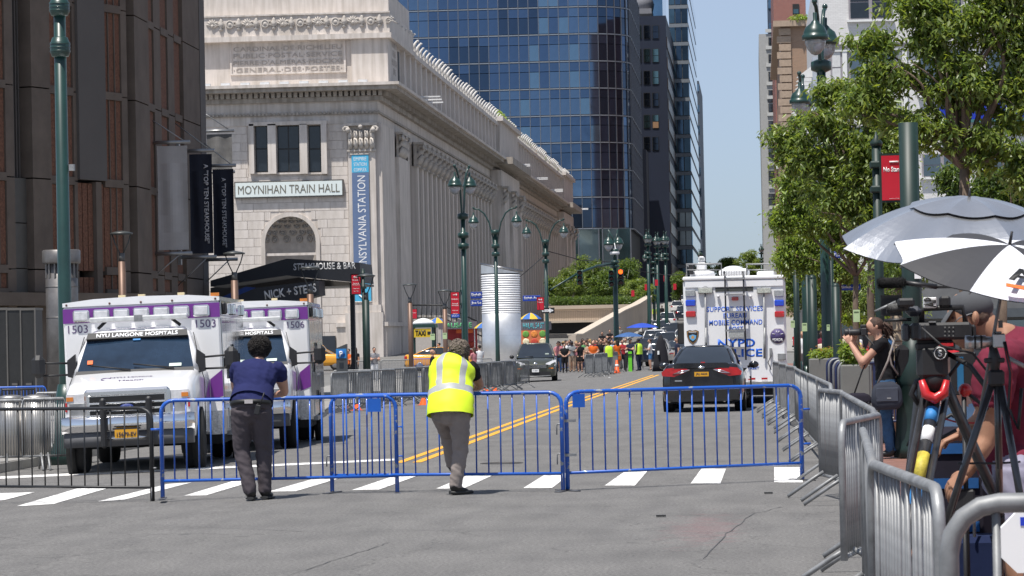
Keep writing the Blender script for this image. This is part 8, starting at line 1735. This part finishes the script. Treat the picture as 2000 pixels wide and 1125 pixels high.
for a_, b_, m_ in ((.16, .27, tape_b), (.33, .45, wp), (.56, .78, tape_y), (.88, 1.02, tape_b)):
    f = lambda u: apex-O + (l1-apex)*u; MB().tube([f(a_)+Vector((.0, -.006, 0)), f(b_)+Vector((0, -.006, 0))], .0285, 10).build('tape', m_, lg_)
l2 = q3(1915, 905, .4); foot2 = q3(1846, 750) + (l2-q3(1846, 750))*((q3(1846,750).z-.14)/(q3(1846,750).z-l2.z)); MB().tube([q3(1846, 750)-O, foot2-O], .026, 10).build('leg', cbn, tr)
l3 = q3(1775, 955, .45); a3 = q3(1800, 745); foot3 = a3+(l3-a3)*((a3.z-.14)/(a3.z-l3.z)); MB().tube([a3-O, foot3-O], .026, 10).build('leg', cbn, tr)
MB().tube([q3(1800, 742, -.08)-O, q3(1808, 770, -.08)-O, q3(1826, 779, -.09)-O, q3(1844, 768, -.08)-O, q3(1849, 742, -.08)-O], [.014, .024, .026, .024, .014], 8).build('red_collar', redp, tr); MB().lathe([(.055, -.03), (.07, .02), (.06, .05), (.045, .06)], q3(1826, 750)-O, 16).build('bowl', blkp, tr)
MB().ball(q3(1885, 762, .1)-O, .032, 10).build('lock_knob', redp, tr); MB().tube([q3(1795, 790)-O, q3(1780, 770)-O, q3(1790, 745)-O, q3(1810, 738)-O], .013, 8).build('carry_handle', blkp, tr)
for a, b in (((1845, 745), (1880, 700)), ((1880, 760), (1930, 800)), ((1830, 860), (1868, 840))): MB().tube([q3(*a, .1)-O, q3(*b, .1)-O], .009, 6).build('brace', blkp, tr)
hdT = MB(); hdT.box(q3(1790, 700).x-O.x, q3(1850, 700).x-O.x, -.07, .07, q3(1820, 742).z-O.z, q3(1820, 672).z-O.z, bev=.025); hdT.box(q3(1788, 700).x-O.x, q3(1865, 700).x-O.x, -.06, .06, q3(1820, 685).z-O.z, q3(1820, 668).z-O.z, bev=.01); fh = hdT.build('fluid_head', blkp, tr)
c0 = q3(1834, 690); MB().lathe([(.034, -.075), (.034, -.09)], (c0.x-O.x, 0, c0.z-O.z), 24, axis='y').build('head_disc', M('disc_charcoal', (.03, .03, .032), rough=.4), fh); MB().tube([(c0.x-O.x+.026*math.cos(a), -.091, c0.z-O.z+.026*math.sin(a)) for a in np.linspace(0, 2*PI, 25)], .0016, 5).build('disc_ring', wf, fh); text('S', .018, .028, (c0.x-O.x, -.094, c0.z-O.z), FRONT, wf, fh, bold=.02, ext=.001)
MB().box(q3(1832, 672).x-O.x, q3(1860, 672).x-O.x, -.075, -.06, q3(1845, 676).z-O.z, q3(1845, 670).z-O.z).build('red_lever', redp, fh)
MB().tube([q3(1850, 690)-O, q3(1895, 715, -.1)-O, q3(1925, 755, -.2)-O], .012, 8).build('pan_handle', blkp, tr)
# camcorder
cm = thing('video_camera', 'large black broadcast video camera with AP cube and fuzzy microphones', 'video camera', (q3(1830, 650).x, YT_, q3(1830, 650).z)); Oc = cm.location
def cb3(name, x0, y0, x1, y1, d0, d1, mat, par=None, bev=.01): 
    a, b = q3(x0, (y0+y1)/2), q3(x1, (y0+y1)/2); c, d = q3((x0+x1)/2, y1), q3((x0+x1)/2, y0); return MB().box(a.x-Oc.x, b.x-Oc.x, d0, d1, c.z-Oc.z, d.z-Oc.z, bev=bev).build(name, mat, par or cm)
vb = M('camera_black', (.018, .018, .02), rough=.42, var=.3, scale=30)
cb3('body', 1778, 630, 1896, 664, -.08, .08, vb, bev=.012); cb3('lens_hood', 1761, 632, 1776, 667, -.07, .07, M('lens_hood_grey', (.04, .045, .055), rough=.4)); cb3('base_plate', 1790, 664, 1860, 670, -.06, .06, vb); cb3('battery', 1896, 634, 1905, 664, -.06, .06, blkp)
for k in range(9): cb3('button', 1842+(k % 3)*8, 638+(k//3)*8, 1845+(k % 3)*8, 641+(k//3)*8, -.086, -.08, M('button_grey', (.15, .15, .15)), bev=0)
cb3('switch_strip', 1812, 627.5, 1826, 630, -.085, -.07, galv, bev=0); cb3('lens_ring', 1792, 634, 1797, 662, -.083, -.079, M('lens_hood_grey'), bev=0); cb3('lens_ring', 1804, 634, 1806, 662, -.083, -.079, M('lens_hood_grey'), bev=0)
MB().tube([q3(1800, 630)-Oc, q3(1800, 606)-Oc, q3(1815, 602)-Oc, q3(1880, 600)-Oc, q3(1886, 630)-Oc], .014, 8).build('handle', vb, cm); cb3('viewfinder', 1768, 598, 1800, 618, -.06, .03, M('viewfinder_slate', (.03, .035, .05), rough=.35), bev=.02); cb3('audio_module', 1834, 578, 1856, 600, -.04, .04, vb); cb3('monitor_arm', 1826, 558, 1880, 563, -.0, .01, vb, bev=0)
cu = cb3('mic_cube', 1803, 581, 1828, 602, -.06, .04, wp, bev=.004); o_ = text('AP', .045, .055, (q3(1815, 591).x-Oc.x, -.062, q3(1815, 591).z-Oc.z), FRONT, M('sign_black'), cu, bold=.03, ext=.001); o_.rotation_euler = (R(90), R(-90), 0)
fz = M('fur_black', (.012, .012, .013), rough=1); fzg = M('fur_grey', (.10, .10, .10), rough=1, var=.5, scale=60)
def fur(name, a, b, r, mat, n, seed, y=0):
    A, B = q3(*a)-Oc+Vector((0, y, 0)), q3(*b)-Oc+Vector((0, y, 0)); mb = MB(); mb.tube([A, A.lerp(B, .1), A.lerp(B, .9), B], [r*.5, r*.9, r*.9, r*.5], 12); g = np.random.default_rng(seed); d = (B-A).normalized(); u = d.orthogonal().normalized(); w = d.cross(u)
    for k in range(n):
        s_ = g.random(); th = g.random()*2*PI; c = A.lerp(B, s_); rr_ = r*(.9 if .08 < s_ < .92 else .6); nn_ = u*math.cos(th)+w*math.sin(th)+d*(s_-.5)*.8; p = c+nn_*rr_*.9; tip = p + nn_*r*(.35+.3*g.random()) + Vector((0, 0, -r*.15)); sd2 = nn_.cross(d).normalized()*r*.05; mb.add([p-sd2, p+sd2, tip], [(0, 1, 2)])
    return mb.build(name, mat, cm)
fur('fuzzy_windscreen', (1716, 553), (1765, 552), .028, fz, 2600, 51); fur('fuzzy_windscreen', (1732, 604), (1772, 598), .023, fzg, 2200, 52, -.1)
MB().tube([q3(1765, 552)-Oc, q3(1795, 556)-Oc, q3(1830, 560)-Oc], .012, 8).build('boom', vb, cm); MB().tube([q3(1708, 608, -.1)-Oc, q3(1750, 590, -.1)-Oc], [.004, .008], 6).build('antenna', galv, cm); cb3('battery_box', 1750, 583, 1784, 600, -.14, -.06, vb); cb3('flag', 1721, 576, 1762, 617, .05, .06, blkp, bev=0)
MB().tube([q3(1728, 626)-Oc, q3(1780, 624)-Oc], .008, 6).build('rod', vb, cm); MB().tube([q3(1800, 640, -.1)-Oc, q3(1840, 676, -.12)-Oc, q3(1900, 690, -.1)-Oc, q3(1940, 740, -.1)-Oc], .006, 6).build('cable', blkp, cm)
rc = M('red_cable', (.4, .02, .03)); tag(MB().tube([q3(1835, 815, .2), q3(1870, 825, .2), q3(1905, 826, .2), q3(1918, 812, .2), q3(1912, 790, .2)], .004, 5).build('red_cable', rc), 'thin red cable looping behind the tripod legs', 'cable')
tag(MB().tube([q3(1786, 775, .1), q3(1790, 830, .2), q3(1772, 870, .3), q3(1792, 848, .3)], .005, 5).build('black_cable', blkp), 'black cable hanging left of the taped tripod leg', 'cable')
# photo tripod with silver camera
tp_ = thing('photo_tripod', 'black photo tripod standing in front of the maroon polo', 'tripod', (q3(1945, 740, -.6).x, YT_-.6, .14)); O = tp_.location
ap = q3(1948, 745, -.6)
def lgt(pt, dy, ap_=ap): l = q3(*pt, dy); return ap_ + (l-ap_)*((ap_.z-.14)/(ap_.z-l.z))
for a_, pt, dy in ((q3(1938, 745, -.6), (1868, 960), -.6), (q3(1955, 755, -.6), (1998, 1000), -.8), (q3(1948, 750, -.5), (1951, 900), -.1)):
    f_ = lgt(pt, dy, a_); lg2 = MB().tube([a_-O, (a_.lerp(f_, .5))-O], .017, 10).tube([(a_.lerp(f_, .5))-O, f_-O], .013, 10).build('leg', cbn, tp_); MB().tube([a_.lerp(f_, .47)-O, a_.lerp(f_, .54)-O], .023, 10).build('leg_lock', blkp, lg2)
MB().tube([ap-O+Vector((0, 0, .02)), ap-O-Vector((0, 0, .38))], .015, 10).build('centre_column', cbn, tp_); MB().box(ap.x-O.x-.04, ap.x-O.x+.03, -.03, .03, ap.z-O.z-.02, ap.z-O.z+.05, bev=.01).build('shoulder', blkp, tp_)
MB().tube([q3(1871, 905, -.6)-O, q3(1950, 905, -.5)-O, q3(1992, 902, -.6)-O], .005, 6).build('spreader', blkp, tp_)
MB().tube([q3(1942, 742, -.6)-O, q3(1944, 700, -.6)-O, q3(1938, 672, -.6)-O], [.018, .025, .016], 10).build('ball_head', blkp, tp_); MB().box(q3(1922, 705, -.6).x-O.x, q3(1962, 705, -.6).x-O.x, -.02, .02, q3(1940, 709, -.6).z-O.z, q3(1940, 699, -.6).z-O.z, bev=.005).build('clamp', blkp, tp_); MB().tube([q3(1968, 698, -.6)-O, q3(2010, 720, -.6)-O], .009, 8).build('pan_handle', galv, tp_)
sc_ = thing('small_camera', 'silver mirrorless camera with a silver lens on the photo tripod', 'camera', (q3(1920, 668, -.6).x, YT_-.6, q3(1920, 668, -.6).z)); kpm = F/(YT_-.6)
slv = M('silver_camera', (.42, .42, .42), rough=.3, metal=.8); MB().box(18/kpm, 42/kpm, -.03, .03, -12/kpm, 16/kpm, bev=.006).box(24/kpm, 36/kpm, -.02, .02, 16/kpm, 20/kpm, bev=.004).build('body', slv, sc_)
MB().lathe([(10/kpm, 18/kpm), (10.5/kpm, 6/kpm), (13/kpm, 4/kpm), (13/kpm, -18/kpm), (11/kpm, -20/kpm), (13.5/kpm, -26/kpm), (13.5/kpm, -34/kpm), (10/kpm, -35/kpm)], (0, 0, 0), 22, axis='x').build('lens', slv, sc_)
for x in (-2, -14): MB().lathe([(13.3/kpm, (x-4)/kpm), (13.3/kpm, x/kpm)], (0, 0, 0), 22, axis='x').build('lens_ring', blkp, sc_)
MB().tube([(40/kpm, -.035, .0), (50/kpm, -.05, -60/kpm), (45/kpm, -.05, -130/kpm), (62/kpm, -.05, -170/kpm), (70/kpm, -.05, -90/kpm)], .008, 6).build('neck_strap', blkp, sc_); MB().tube([(42/kpm, -.045, -.04), (52/kpm, -.06, -62/kpm), (47/kpm, -.06, -130/kpm)], .002, 4).build('strap_edge', rc, sc_)
# gear bags on the ground behind
gb_ = thing('gear_backpack', 'black and blue gear backpack standing behind the tripods', 'bag', (q3(1862, 900, 1.2).x, YT_+1.2, .14)); zt = q3(1862, 835, 1.2).z-.14; w = .2
MB().box(-w, w, 0, .25, .0, zt, bev=.06).build('body', cloth('bag_black'), gb_); blu2 = cloth('bag_blue', (.02, .09, .26))
for z in (.12, .3, .52, .72, .88): MB().box(-w*.95, w*.6, -.012, -.001, zt*z, zt*z+.05).build('blue_band', blu2, gb_)
MB().tube([(-.05, -.02, zt*.6), (-.02, -.04, zt*.56), (.03, -.02, zt*.62)], .004, 4).build('zip_pull', redp, gb_); MB().tube([(-.1, .1, zt), (0, .1, zt+.06), (.1, .1, zt)], .01, 6).build('carry_loop', blkp, gb_)
hm = thing('travel_case', 'dark blue case on the ground behind the nearest barrier', 'case', (q3(1880, 1060, 1).x, YT_+.9, .14)); MB().box(-.22, .22, 0, .3, 0, .55, bev=.03).build('shell', cloth('case_navy', (.012, .02, .06)), hm); MB().tube([(-.05, -.02, .55), (-.05, -.02, .75), (.05, -.02, .75), (.05, -.02, .55)], .008, 6).build('handle', galv, hm)
st2 = thing('light_stand', 'black folded light stand in front of the dark blue case', 'stand', (q3(1885, 1060, .5).x, YT_+.5, .14)); MB().tube([(0, 0, 0), (0, 0, .72)], .01, 6).build('column', blkp, st2)
for a in (0, 2.1, 4.2): MB().tube([(0, 0, .35), (.3*math.cos(a), .3*math.sin(a), .0)], .008, 6).build('leg', blkp, st2)
MB().box(-.05, .05, -.03, .03, .7, .80, bev=.01).build('head', blkp, st2)
bx = thing('monitor', 'small monitor with a blue screen between the two tripods', 'monitor', (q3(1882, 730, .5).x, YT_+.5, q3(1882, 730, .5).z)); MB().box(-.06, .06, 0, .03, -.1, .1, bev=.005).build('body', blkp, bx); MB().box(-.03, .0, -.004, -.001, -.08, .08).build('screen', M('monitor_blue', (.03, .15, .3), rough=.2), bx); MB().tube([(0, .02, -.1), (0, .02, -(bx.location.z-.14))], .012, 6).build('stand', blkp, bx)
dn_ = thing('white_octagon_case', 'white and blue octagonal case edge cut by the right border', 'case', (q3(2010, 1040, -3.2).x, YT_-3.2, .14)); zc_ = q3(2000, 1060, -3.2).z-.14
MB().prism([(.115*math.cos(a), zc_+.115*math.sin(a)) for a in np.linspace(PI/8, 2*PI+PI/8, 9)[:-1]], 0, .05).build('panel', wp, dn_); MB().box(-.03, .1, -.003, -.001, zc_+.06, zc_+.09).build('blue_print', M('print_blue', (.01, .04, .5)), dn_); MB().box(-.02, .02, .01, .04, 0, zc_-.1).build('stem', galv, dn_)
sp = thing('person', 'seated person in denim shorts behind the video tripod legs', 'person', (q3(1885, 820, 3).x, YT_+3, .14)); JJ = dict(BASE, pel=(0,-.05,.62), ch=(0,.02,.95), nk=(0,.06,1.16), hd=(0,.1,1.3), shL=(-.19,.03,1.08), shR=(.19,.03,1.08), elL=(-.24,.15,.85), elR=(.24,.15,.85), wrL=(-.1,.32,.8), wrR=(.1,.32,.8), hL=(-.1,-.02,.58), hR=(.1,-.02,.58), kL=(-.13,.42,.6), kR=(.13,.42,.6), aL=(-.13,.44,.12), aR=(.13,.44,.12), toeL=(-.13,.6,.06), toeR=(.13,.6,.06)); sp.rotation_euler = (0, 0, R(150)); link(body_mesh('body', figure(JJ, shorts=True), [Lb, Lb, skin, hair_b, shoe_k], .02, smooth=2), 'body', sp); MB().ball((0, .07, 1.34), (.085, .1, .09), 14).build('hair', hair_b, sp)
MB().box(-.25, .25, -.25, .2, .4, .47, bev=.02).box(-.22, -.18, -.2, -.16, 0, .4).box(.18, .22, -.2, -.16, 0, .4).box(-.22, -.18, .12, .16, 0, .4).box(.18, .22, .12, .16, 0, .4).build('tmp', blkp)
o_ = bpy.data.objects['tmp']; o_.name = 'folding_stool'; o_.location = sp.location; o_.rotation_euler = sp.rotation_euler; tag(o_, 'black folding stool under the seated person in denim', 'stool')
# ---------- big umbrellas
silver_c = M('umbrella_silver', (.66, .67, .69), rough=.24, metal=.85, var=.06, scale=5, bump=.25); black_u = M('umbrella_black_lining', (.015, .015, .017), rough=.8); grey_u = M('umbrella_grey', (.035, .035, .04), rough=.7, var=.1); white_u = M('umbrella_white', (.72, .73, .78), rough=.5, var=.03)
def big_umbrella(apex, r, drop, rot, az0, cols, label, group, vent=False, n=8, inner=None):
    t = thing('umbrella', label, 'umbrella', apex, 0, group); t.rotation_euler = rot
    for layer, (u0, u1, dz) in enumerate(([(.0, .45, .014), (.40, 1, 0)] if vent else [(0, 1, 0)])):
        for k in range(n):
            a0, a1 = az0+2*PI*k/n, az0+2*PI*(k+1)/n; mb = MB(); S, Q = 10, 8
            def q(i, j, off=0):
                u = u0+(u1-u0)*i/S; w_ = j/Q; a = a0+(a1-a0)*w_; sag = 1-.13*math.sin(PI*w_)*u*u; rr_ = r*u*sag; return (rr_*math.cos(a), rr_*math.sin(a), -drop*(u**1.9) + dz - off - .05*math.sin(PI*w_)*u*r)
            for i in range(S):
                for j in range(Q):
                    mb.add([q(i, j), q(i+1, j), q(i+1, j+1), q(i, j+1)], [(0, 1, 2, 3)], 2 if inner and i < S*.45 else 0, True); mb.add([q(i, j, .004), q(i, j+1, .004), q(i+1, j+1, .004), q(i+1, j, .004)], [(0, 1, 2, 3)], 1, True)
            me = bpy.data.meshes.new('panel'); me.from_pydata(mb.v, [], mb.f); [me.materials.append(m) for m in (cols[k % len(cols)], black_u, (inner or cols)[k % len(inner or cols)])]; me.polygons.foreach_set('material_index', mb.m); me.polygons.foreach_set('use_smooth', mb.sm); o = bpy.data.objects.new('panel' if layer or not vent else 'vent_panel', me); C.objects.link(o); o.parent = t
            if layer or not vent: MB().tube([(r*u*math.cos(a0), r*u*math.sin(a0), -drop*(u**1.9)-.012) for u in (.02, .3, .6, .85, 1.0)], .004, 5).build('rib', M('umbrella_rib'), t)
    MB().tube([(0, 0, .0), (0, 0, .06)], [.008, .005], 8).build('tip', blkp, t); MB().tube([(0, 0, 0), (0, 0, -.95)], .008, 8).build('shaft', M('umbrella_rib'), t); return t
big_umbrella(at(1893, 389, 17.2), .73, .27, (R(9), R(4), 0), R(22), [silver_c], 'silver vented umbrella, the upper of the two big ones at right', 'camera crew umbrellas', vent=True)
u2 = big_umbrella(at(1972, 478, 13.6), .51, .105, (R(16), R(10), 0), R(206), [grey_u, white_u], 'grey and white umbrella with a letter A, tilted toward the camera', 'camera crew umbrellas')

o_ = text('AP', .20, .115, (.085, -.35, -.040), (R(14), R(3), R(3)), M('sign_black'), u2, bold=.03, ext=.001)
MB().box(-.10, .12, -.012, .012, 0, .003).build('orange_stripe', M('orange_print', (.8, .16, .03)), u2, (.08, -.435, -.072)).rotation_euler = (R(18), R(3), R(3))
# ================================================================== TREES ON THE RIGHT PAVEMENT
def street_tree(px_trunk, Y, pyfork, blobs, label, seed, leaves, twigs, size, cols, trunk_r=.1, group='trees along the right pavement', droop=.8, lean=0, barkm=None, limbs=9):
    g = np.random.default_rng(seed); b = at(px_trunk, 700, Y); root = Vector((b.x, Y, .1)); t = thing('street_tree', label, 'tree', root, group=group)
    k = Y/F; bl = []
    for q in blobs:
        px, py, rx, ry = q[:4]; dy = q[4] if len(q) > 4 else 0; c = at(px, py, Y+dy)-root; bl.append((c, rx*k, max(rx, ry)*k*.8, ry*k))
    fork = at(px_trunk, pyfork, Y)-root; fork = Vector((fork.x, 0, fork.z)); bm_ = barkm or bark
    MB().tube([(0, 0, -.1), (fork.x*.2+.03, .02, fork.z*.35), (fork.x*.6-.02, 0, fork.z*.7), fork], [trunk_r*1.25, trunk_r, trunk_r*.9, trunk_r*.8], 10).build('trunk', bm_, t)
    lm = MB(); nodes = []
    for (c, rx, ry_, rz_) in bl:
        for rep in range(2):
            e = c + Vector((g.normal()*rx*.45, g.normal()*ry_*.45, g.normal()*rz_*.35 + rz_*.25)); m1 = fork.lerp(e, .35) + Vector((g.normal()*.12, g.normal()*.12, .12*(e-fork).length)); m2 = fork.lerp(e, .7)+Vector((g.normal()*.1, g.normal()*.1, .10*(e-fork).length))
            P, Q = interp([fork, m1, m2, e], [trunk_r*.55, trunk_r*.36, trunk_r*.2, trunk_r*.07], 4); lm.tube(P, [q[0] for q in Q], 7); nodes += P[3:]
    lm.build('branches', bm_, t)
    wts = np.array([b_[1]*b_[3] for b_ in bl]); wts /= wts.sum(); tw = MB(); pos = []
    kd = KDTree(len(nodes)); [kd.insert(v, i) for i, v in enumerate(nodes)]; kd.balance()
    for i in range(twigs):
        c, rx, ry_, rz_ = bl[g.choice(len(bl), p=wts)]; d = g.normal(size=3); d /= np.linalg.norm(d); u = g.random()**.5; e = c + Vector((d[0]*rx*u, d[1]*ry_*u, d[2]*rz_*u))
        n0, _, dist = kd.find(e); m_ = n0.lerp(e, .5)+Vector((0, 0, .12*dist)); tw.tube([n0, m_, e], [.009, .006, .003], 4, caps=False)
        npl = max(4, int(leaves/twigs*(.5+g.random()))); ss = np.clip(1-abs(g.normal(size=npl))*.32, .05, 1.03)
        tail = (e-m_).normalized() if dist > .01 else Vector((0, 0, 1))
        for s_ in ss:
            p = (n0.lerp(m_, s_*2) if s_ < .5 else m_.lerp(e, s_*2-1)); pos.append((p.x+g.normal()*.05, p.y+g.normal()*.05, p.z+g.normal()*.045))
        for q in range(npl//3): p = e + tail*.05*q*.3; pos.append((e.x+g.normal()*.11, e.y+g.normal()*.11, e.z+g.normal()*.07))
    tw.build('twigs', bm_, t, kind='stuff'); o = leaves_at('crown', np.array(pos), size, cols, t, g, droop); o['kind'] = 'stuff'
    return t
street_tree(1884, 42, 330, [(1700,85,55,25),(1740,150,75,42),(1830,60,65,60),(1940,40,80,60),(1880,160,85,60),(1985,190,50,70),(1800,250,75,42),(1915,285,75,45),(1990,330,45,50),(1690,205,60,40),(1790,5,70,40),(2010,90,50,70),(1960,-30,80,40)],
    'nearest leafy tree rising above the silver umbrella', 71, 24000, 900, .10, [lf[1], lf[0], lf[1], lf[2], lf[1], lf[2], lf[1], lf[2], lf[1], lfy], .085)
street_tree(1702, 52, 480, [(1620,175,42,32),(1600,240,60,38),(1680,285,75,50),(1575,305,62,42),(1640,370,80,55),(1725,350,55,75),(1503,268,26,7),(1530,262,30,14),(1700,420,60,40),(1770,400,40,60),(1745,300,45,50),(1735,230,45,35),(1680,180,40,30)],
    'second leafy tree with a thin branch reaching into the sky', 72, 25000, 900, .10, [lf[1], lf[2], lf[0], lf[1], lf[2], lf[1], lf[2], lfy], .07)
street_tree(1672, 62, 540, [(1555,360,38,45),(1590,420,55,50),(1670,460,60,42),(1530,430,26,40),(1620,330,50,40),(1740,470,45,40)],
    'third leafy tree with its trunk behind the pale green notice', 73, 17000, 600, .10, [lf[2], lf[1], lf[1], lf[3]], .065)
street_tree(1640, 72, 560, [(1560,480,42,40),(1600,520,45,34),(1650,530,40,30),(1535,505,22,30),(1610,460,50,40)],
    'fourth leafy tree, bright green beside the police truck', 74, 16000, 460, .095, [lf[3], lf[2], lf[1]], .06)
street_tree(1622, 92, 590, [(1570,560,40,38),(1600,590,30,30),(1650,585,40,30),(1690,560,40,40),(1548,580,14,40),(1545,530,18,30)],
    'fifth leafy tree low behind the green poles', 75, 14000, 420, .11, [lf[1], lf[2], lf[0]], .08)
street_tree(1745, 66, 560, [(1745,510,40,40),(1790,470,50,50),(1830,430,50,40),(1700,590,35,30),(1775,560,30,30)],
    'sixth tree behind the silver umbrella and fuzzy microphone', 76, 14000, 400, .09, [lf[1], lf[0], lf[2]], .07)
street_tree(1960, 64, 560, [(1950,370,50,45),(2010,390,50,60),(1890,400,50,40),(1985,440,40,50),(1860,350,40,30)],
    'dark dense tree behind the right edge of the silver umbrella', 77, 17000, 420, .10, [lf[0], lf[0], lf[1]], .1)
street_tree(1722, 120, 600, [(1700,610,60,26),(1640,620,40,22),(1760,600,50,30),(1680,570,50,30),(1600,625,30,22)],
    'farthest bright tree behind the right hand trunks', 78, 14000, 400, .14, [lf[3], lf[2], lf[3]], .1)
P = at(1753, 700, 48); t = thing('ringed_trunk', 'pale ringed tree trunk right of the photographer', 'tree', (P.x, 48, .14)); zt = at(1753, 560, 48).z-.14; MB().tube([(0, 0, 0), (.02, 0, zt*.5), (0, 0, zt)], [.085, .08, .07], 12).build('trunk', M('ringed_bark', (.25, .19, .13), var=.2), t)
z = .3
while z < zt: MB().lathe([(.083, -.012), (.092, 0), (.083, .012)], (.01, 0, z), 12).build('ring', M('bark_ring', (.16, .12, .08)), t); z += .16
leafcloud('crown', [(0, 0, zt+.25, .5, .5, .45), (.3, 0, zt+.5, .5, .5, .4)], 1500, .09, [lf[0], lf[1]], t, 79)
# planter
a, b, z0, z1 = rect(1643, 712, 1700, 790, 45); t = thing('planter', 'grey square planter with low plants behind the grey barriers', 'planter', ((a+b)/2, 45, .14)); w = (b-a)/2; h = z1-.14
MB().box(-w, w, 0, .5, 0, h, bev=.02).build('box', M('planter_grey', (.16, .16, .15), rough=.8, var=.1), t); leafcloud('plants', [(0, .25, h+.1, w, .25, .18), (-.1, .2, h+.22, w*.6, .2, .15)], 1800, .07, [lf[3], lf[2], lf[1]], t, 80); leafcloud('flowers', [(0, .2, h+.2, w, .2, .15)], 60, .06, [lfo, M('flower_yellow', (.7, .5, .05))], t, 81)
a, b, z0, z1 = rect(1580, 682, 1640, 700, 60); t = thing('planter', 'low planter strip with orange and green flowers behind the stored barriers', 'planter', ((a+b)/2, 60, .14)); w = (b-a)/2; h = z0-.14
MB().box(-w, w, 0, .5, 0, h, bev=.02).build('box', M('planter_grey'), t); leafcloud('plants', [(0, .25, h+.08, w, .25, .14)], 900, .08, [lf[3], lf[2]], t, 82); leafcloud('flowers', [(0, .2, h+.15, w, .2, .1)], 60, .06, [lfo], t, 83)
g_ = np.random.default_rng(5)
# dark shopfront base and background under the right trees
a, b, z0, z1 = rect(1560, 560, 2060, 700, 200); t = thing('shop_building', 'dim shop fronts with a grey awning across the avenue behind the trunks', 'building', (a, 200, -.1)); w = b-a
MB().box(0, w, 0, .4, 0, at(1700, 545, 200).z).build('wall', M('shop_wall_grey', (.14, .14, .14), var=.3, scale=.4), t); MB().box(w*.02, w, -1.5, -.01, at(1700, 622, 200).z, at(1700, 605, 200).z).build('awning', M('awning_slate', (.07, .08, .09)), t)
for k in range(9): x = w*(.03+.11*k); MB().box(x, x+w*.09, -.05, -.01, .6, at(1700, 628, 200).z).build('window', tealg if k % 2 else glass_dk, t)
for px, wd, c in ((1608, 16, 'shop_green_panel'), (1686, 18, 'shop_green_panel'), (1640, 14, 'shop_white_panel'), (1620, 10, 'shop_red_panel')): xa = at(px, 590, 200).x-a; MB().box(xa, xa+wd*200/F, -.12, -.05, at(1700, 602, 200).z, at(1700, 578, 200).z).build('sign_panel', M(c, {'shop_green_panel': (.02, .35, .08), 'shop_white_panel': (.6, .6, .6), 'shop_red_panel': (.5, .08, .03)}[c]), t)
# litter on the road
for k, (px, py) in enumerate([(1500, 965), (1290, 1010), (1190, 738), (1179, 735)]):
    p = ground(px, py); o_ = MB().box(-.04, .05, -.03, .03, 0, .015 if k < 2 else .03).build('litter', M('dark_debris', (.03, .03, .03)) if k < 2 else wp, None, (p.x, p.y, gz(p.x, p.y)+.006)); tag(o_, ['dark scrap on the asphalt right of the crosswalk', 'tiny dark chip on the near asphalt', 'white paper scrap near the crowd barriers', 'smaller white scrap beside the crowd barriers'][k], 'litter')
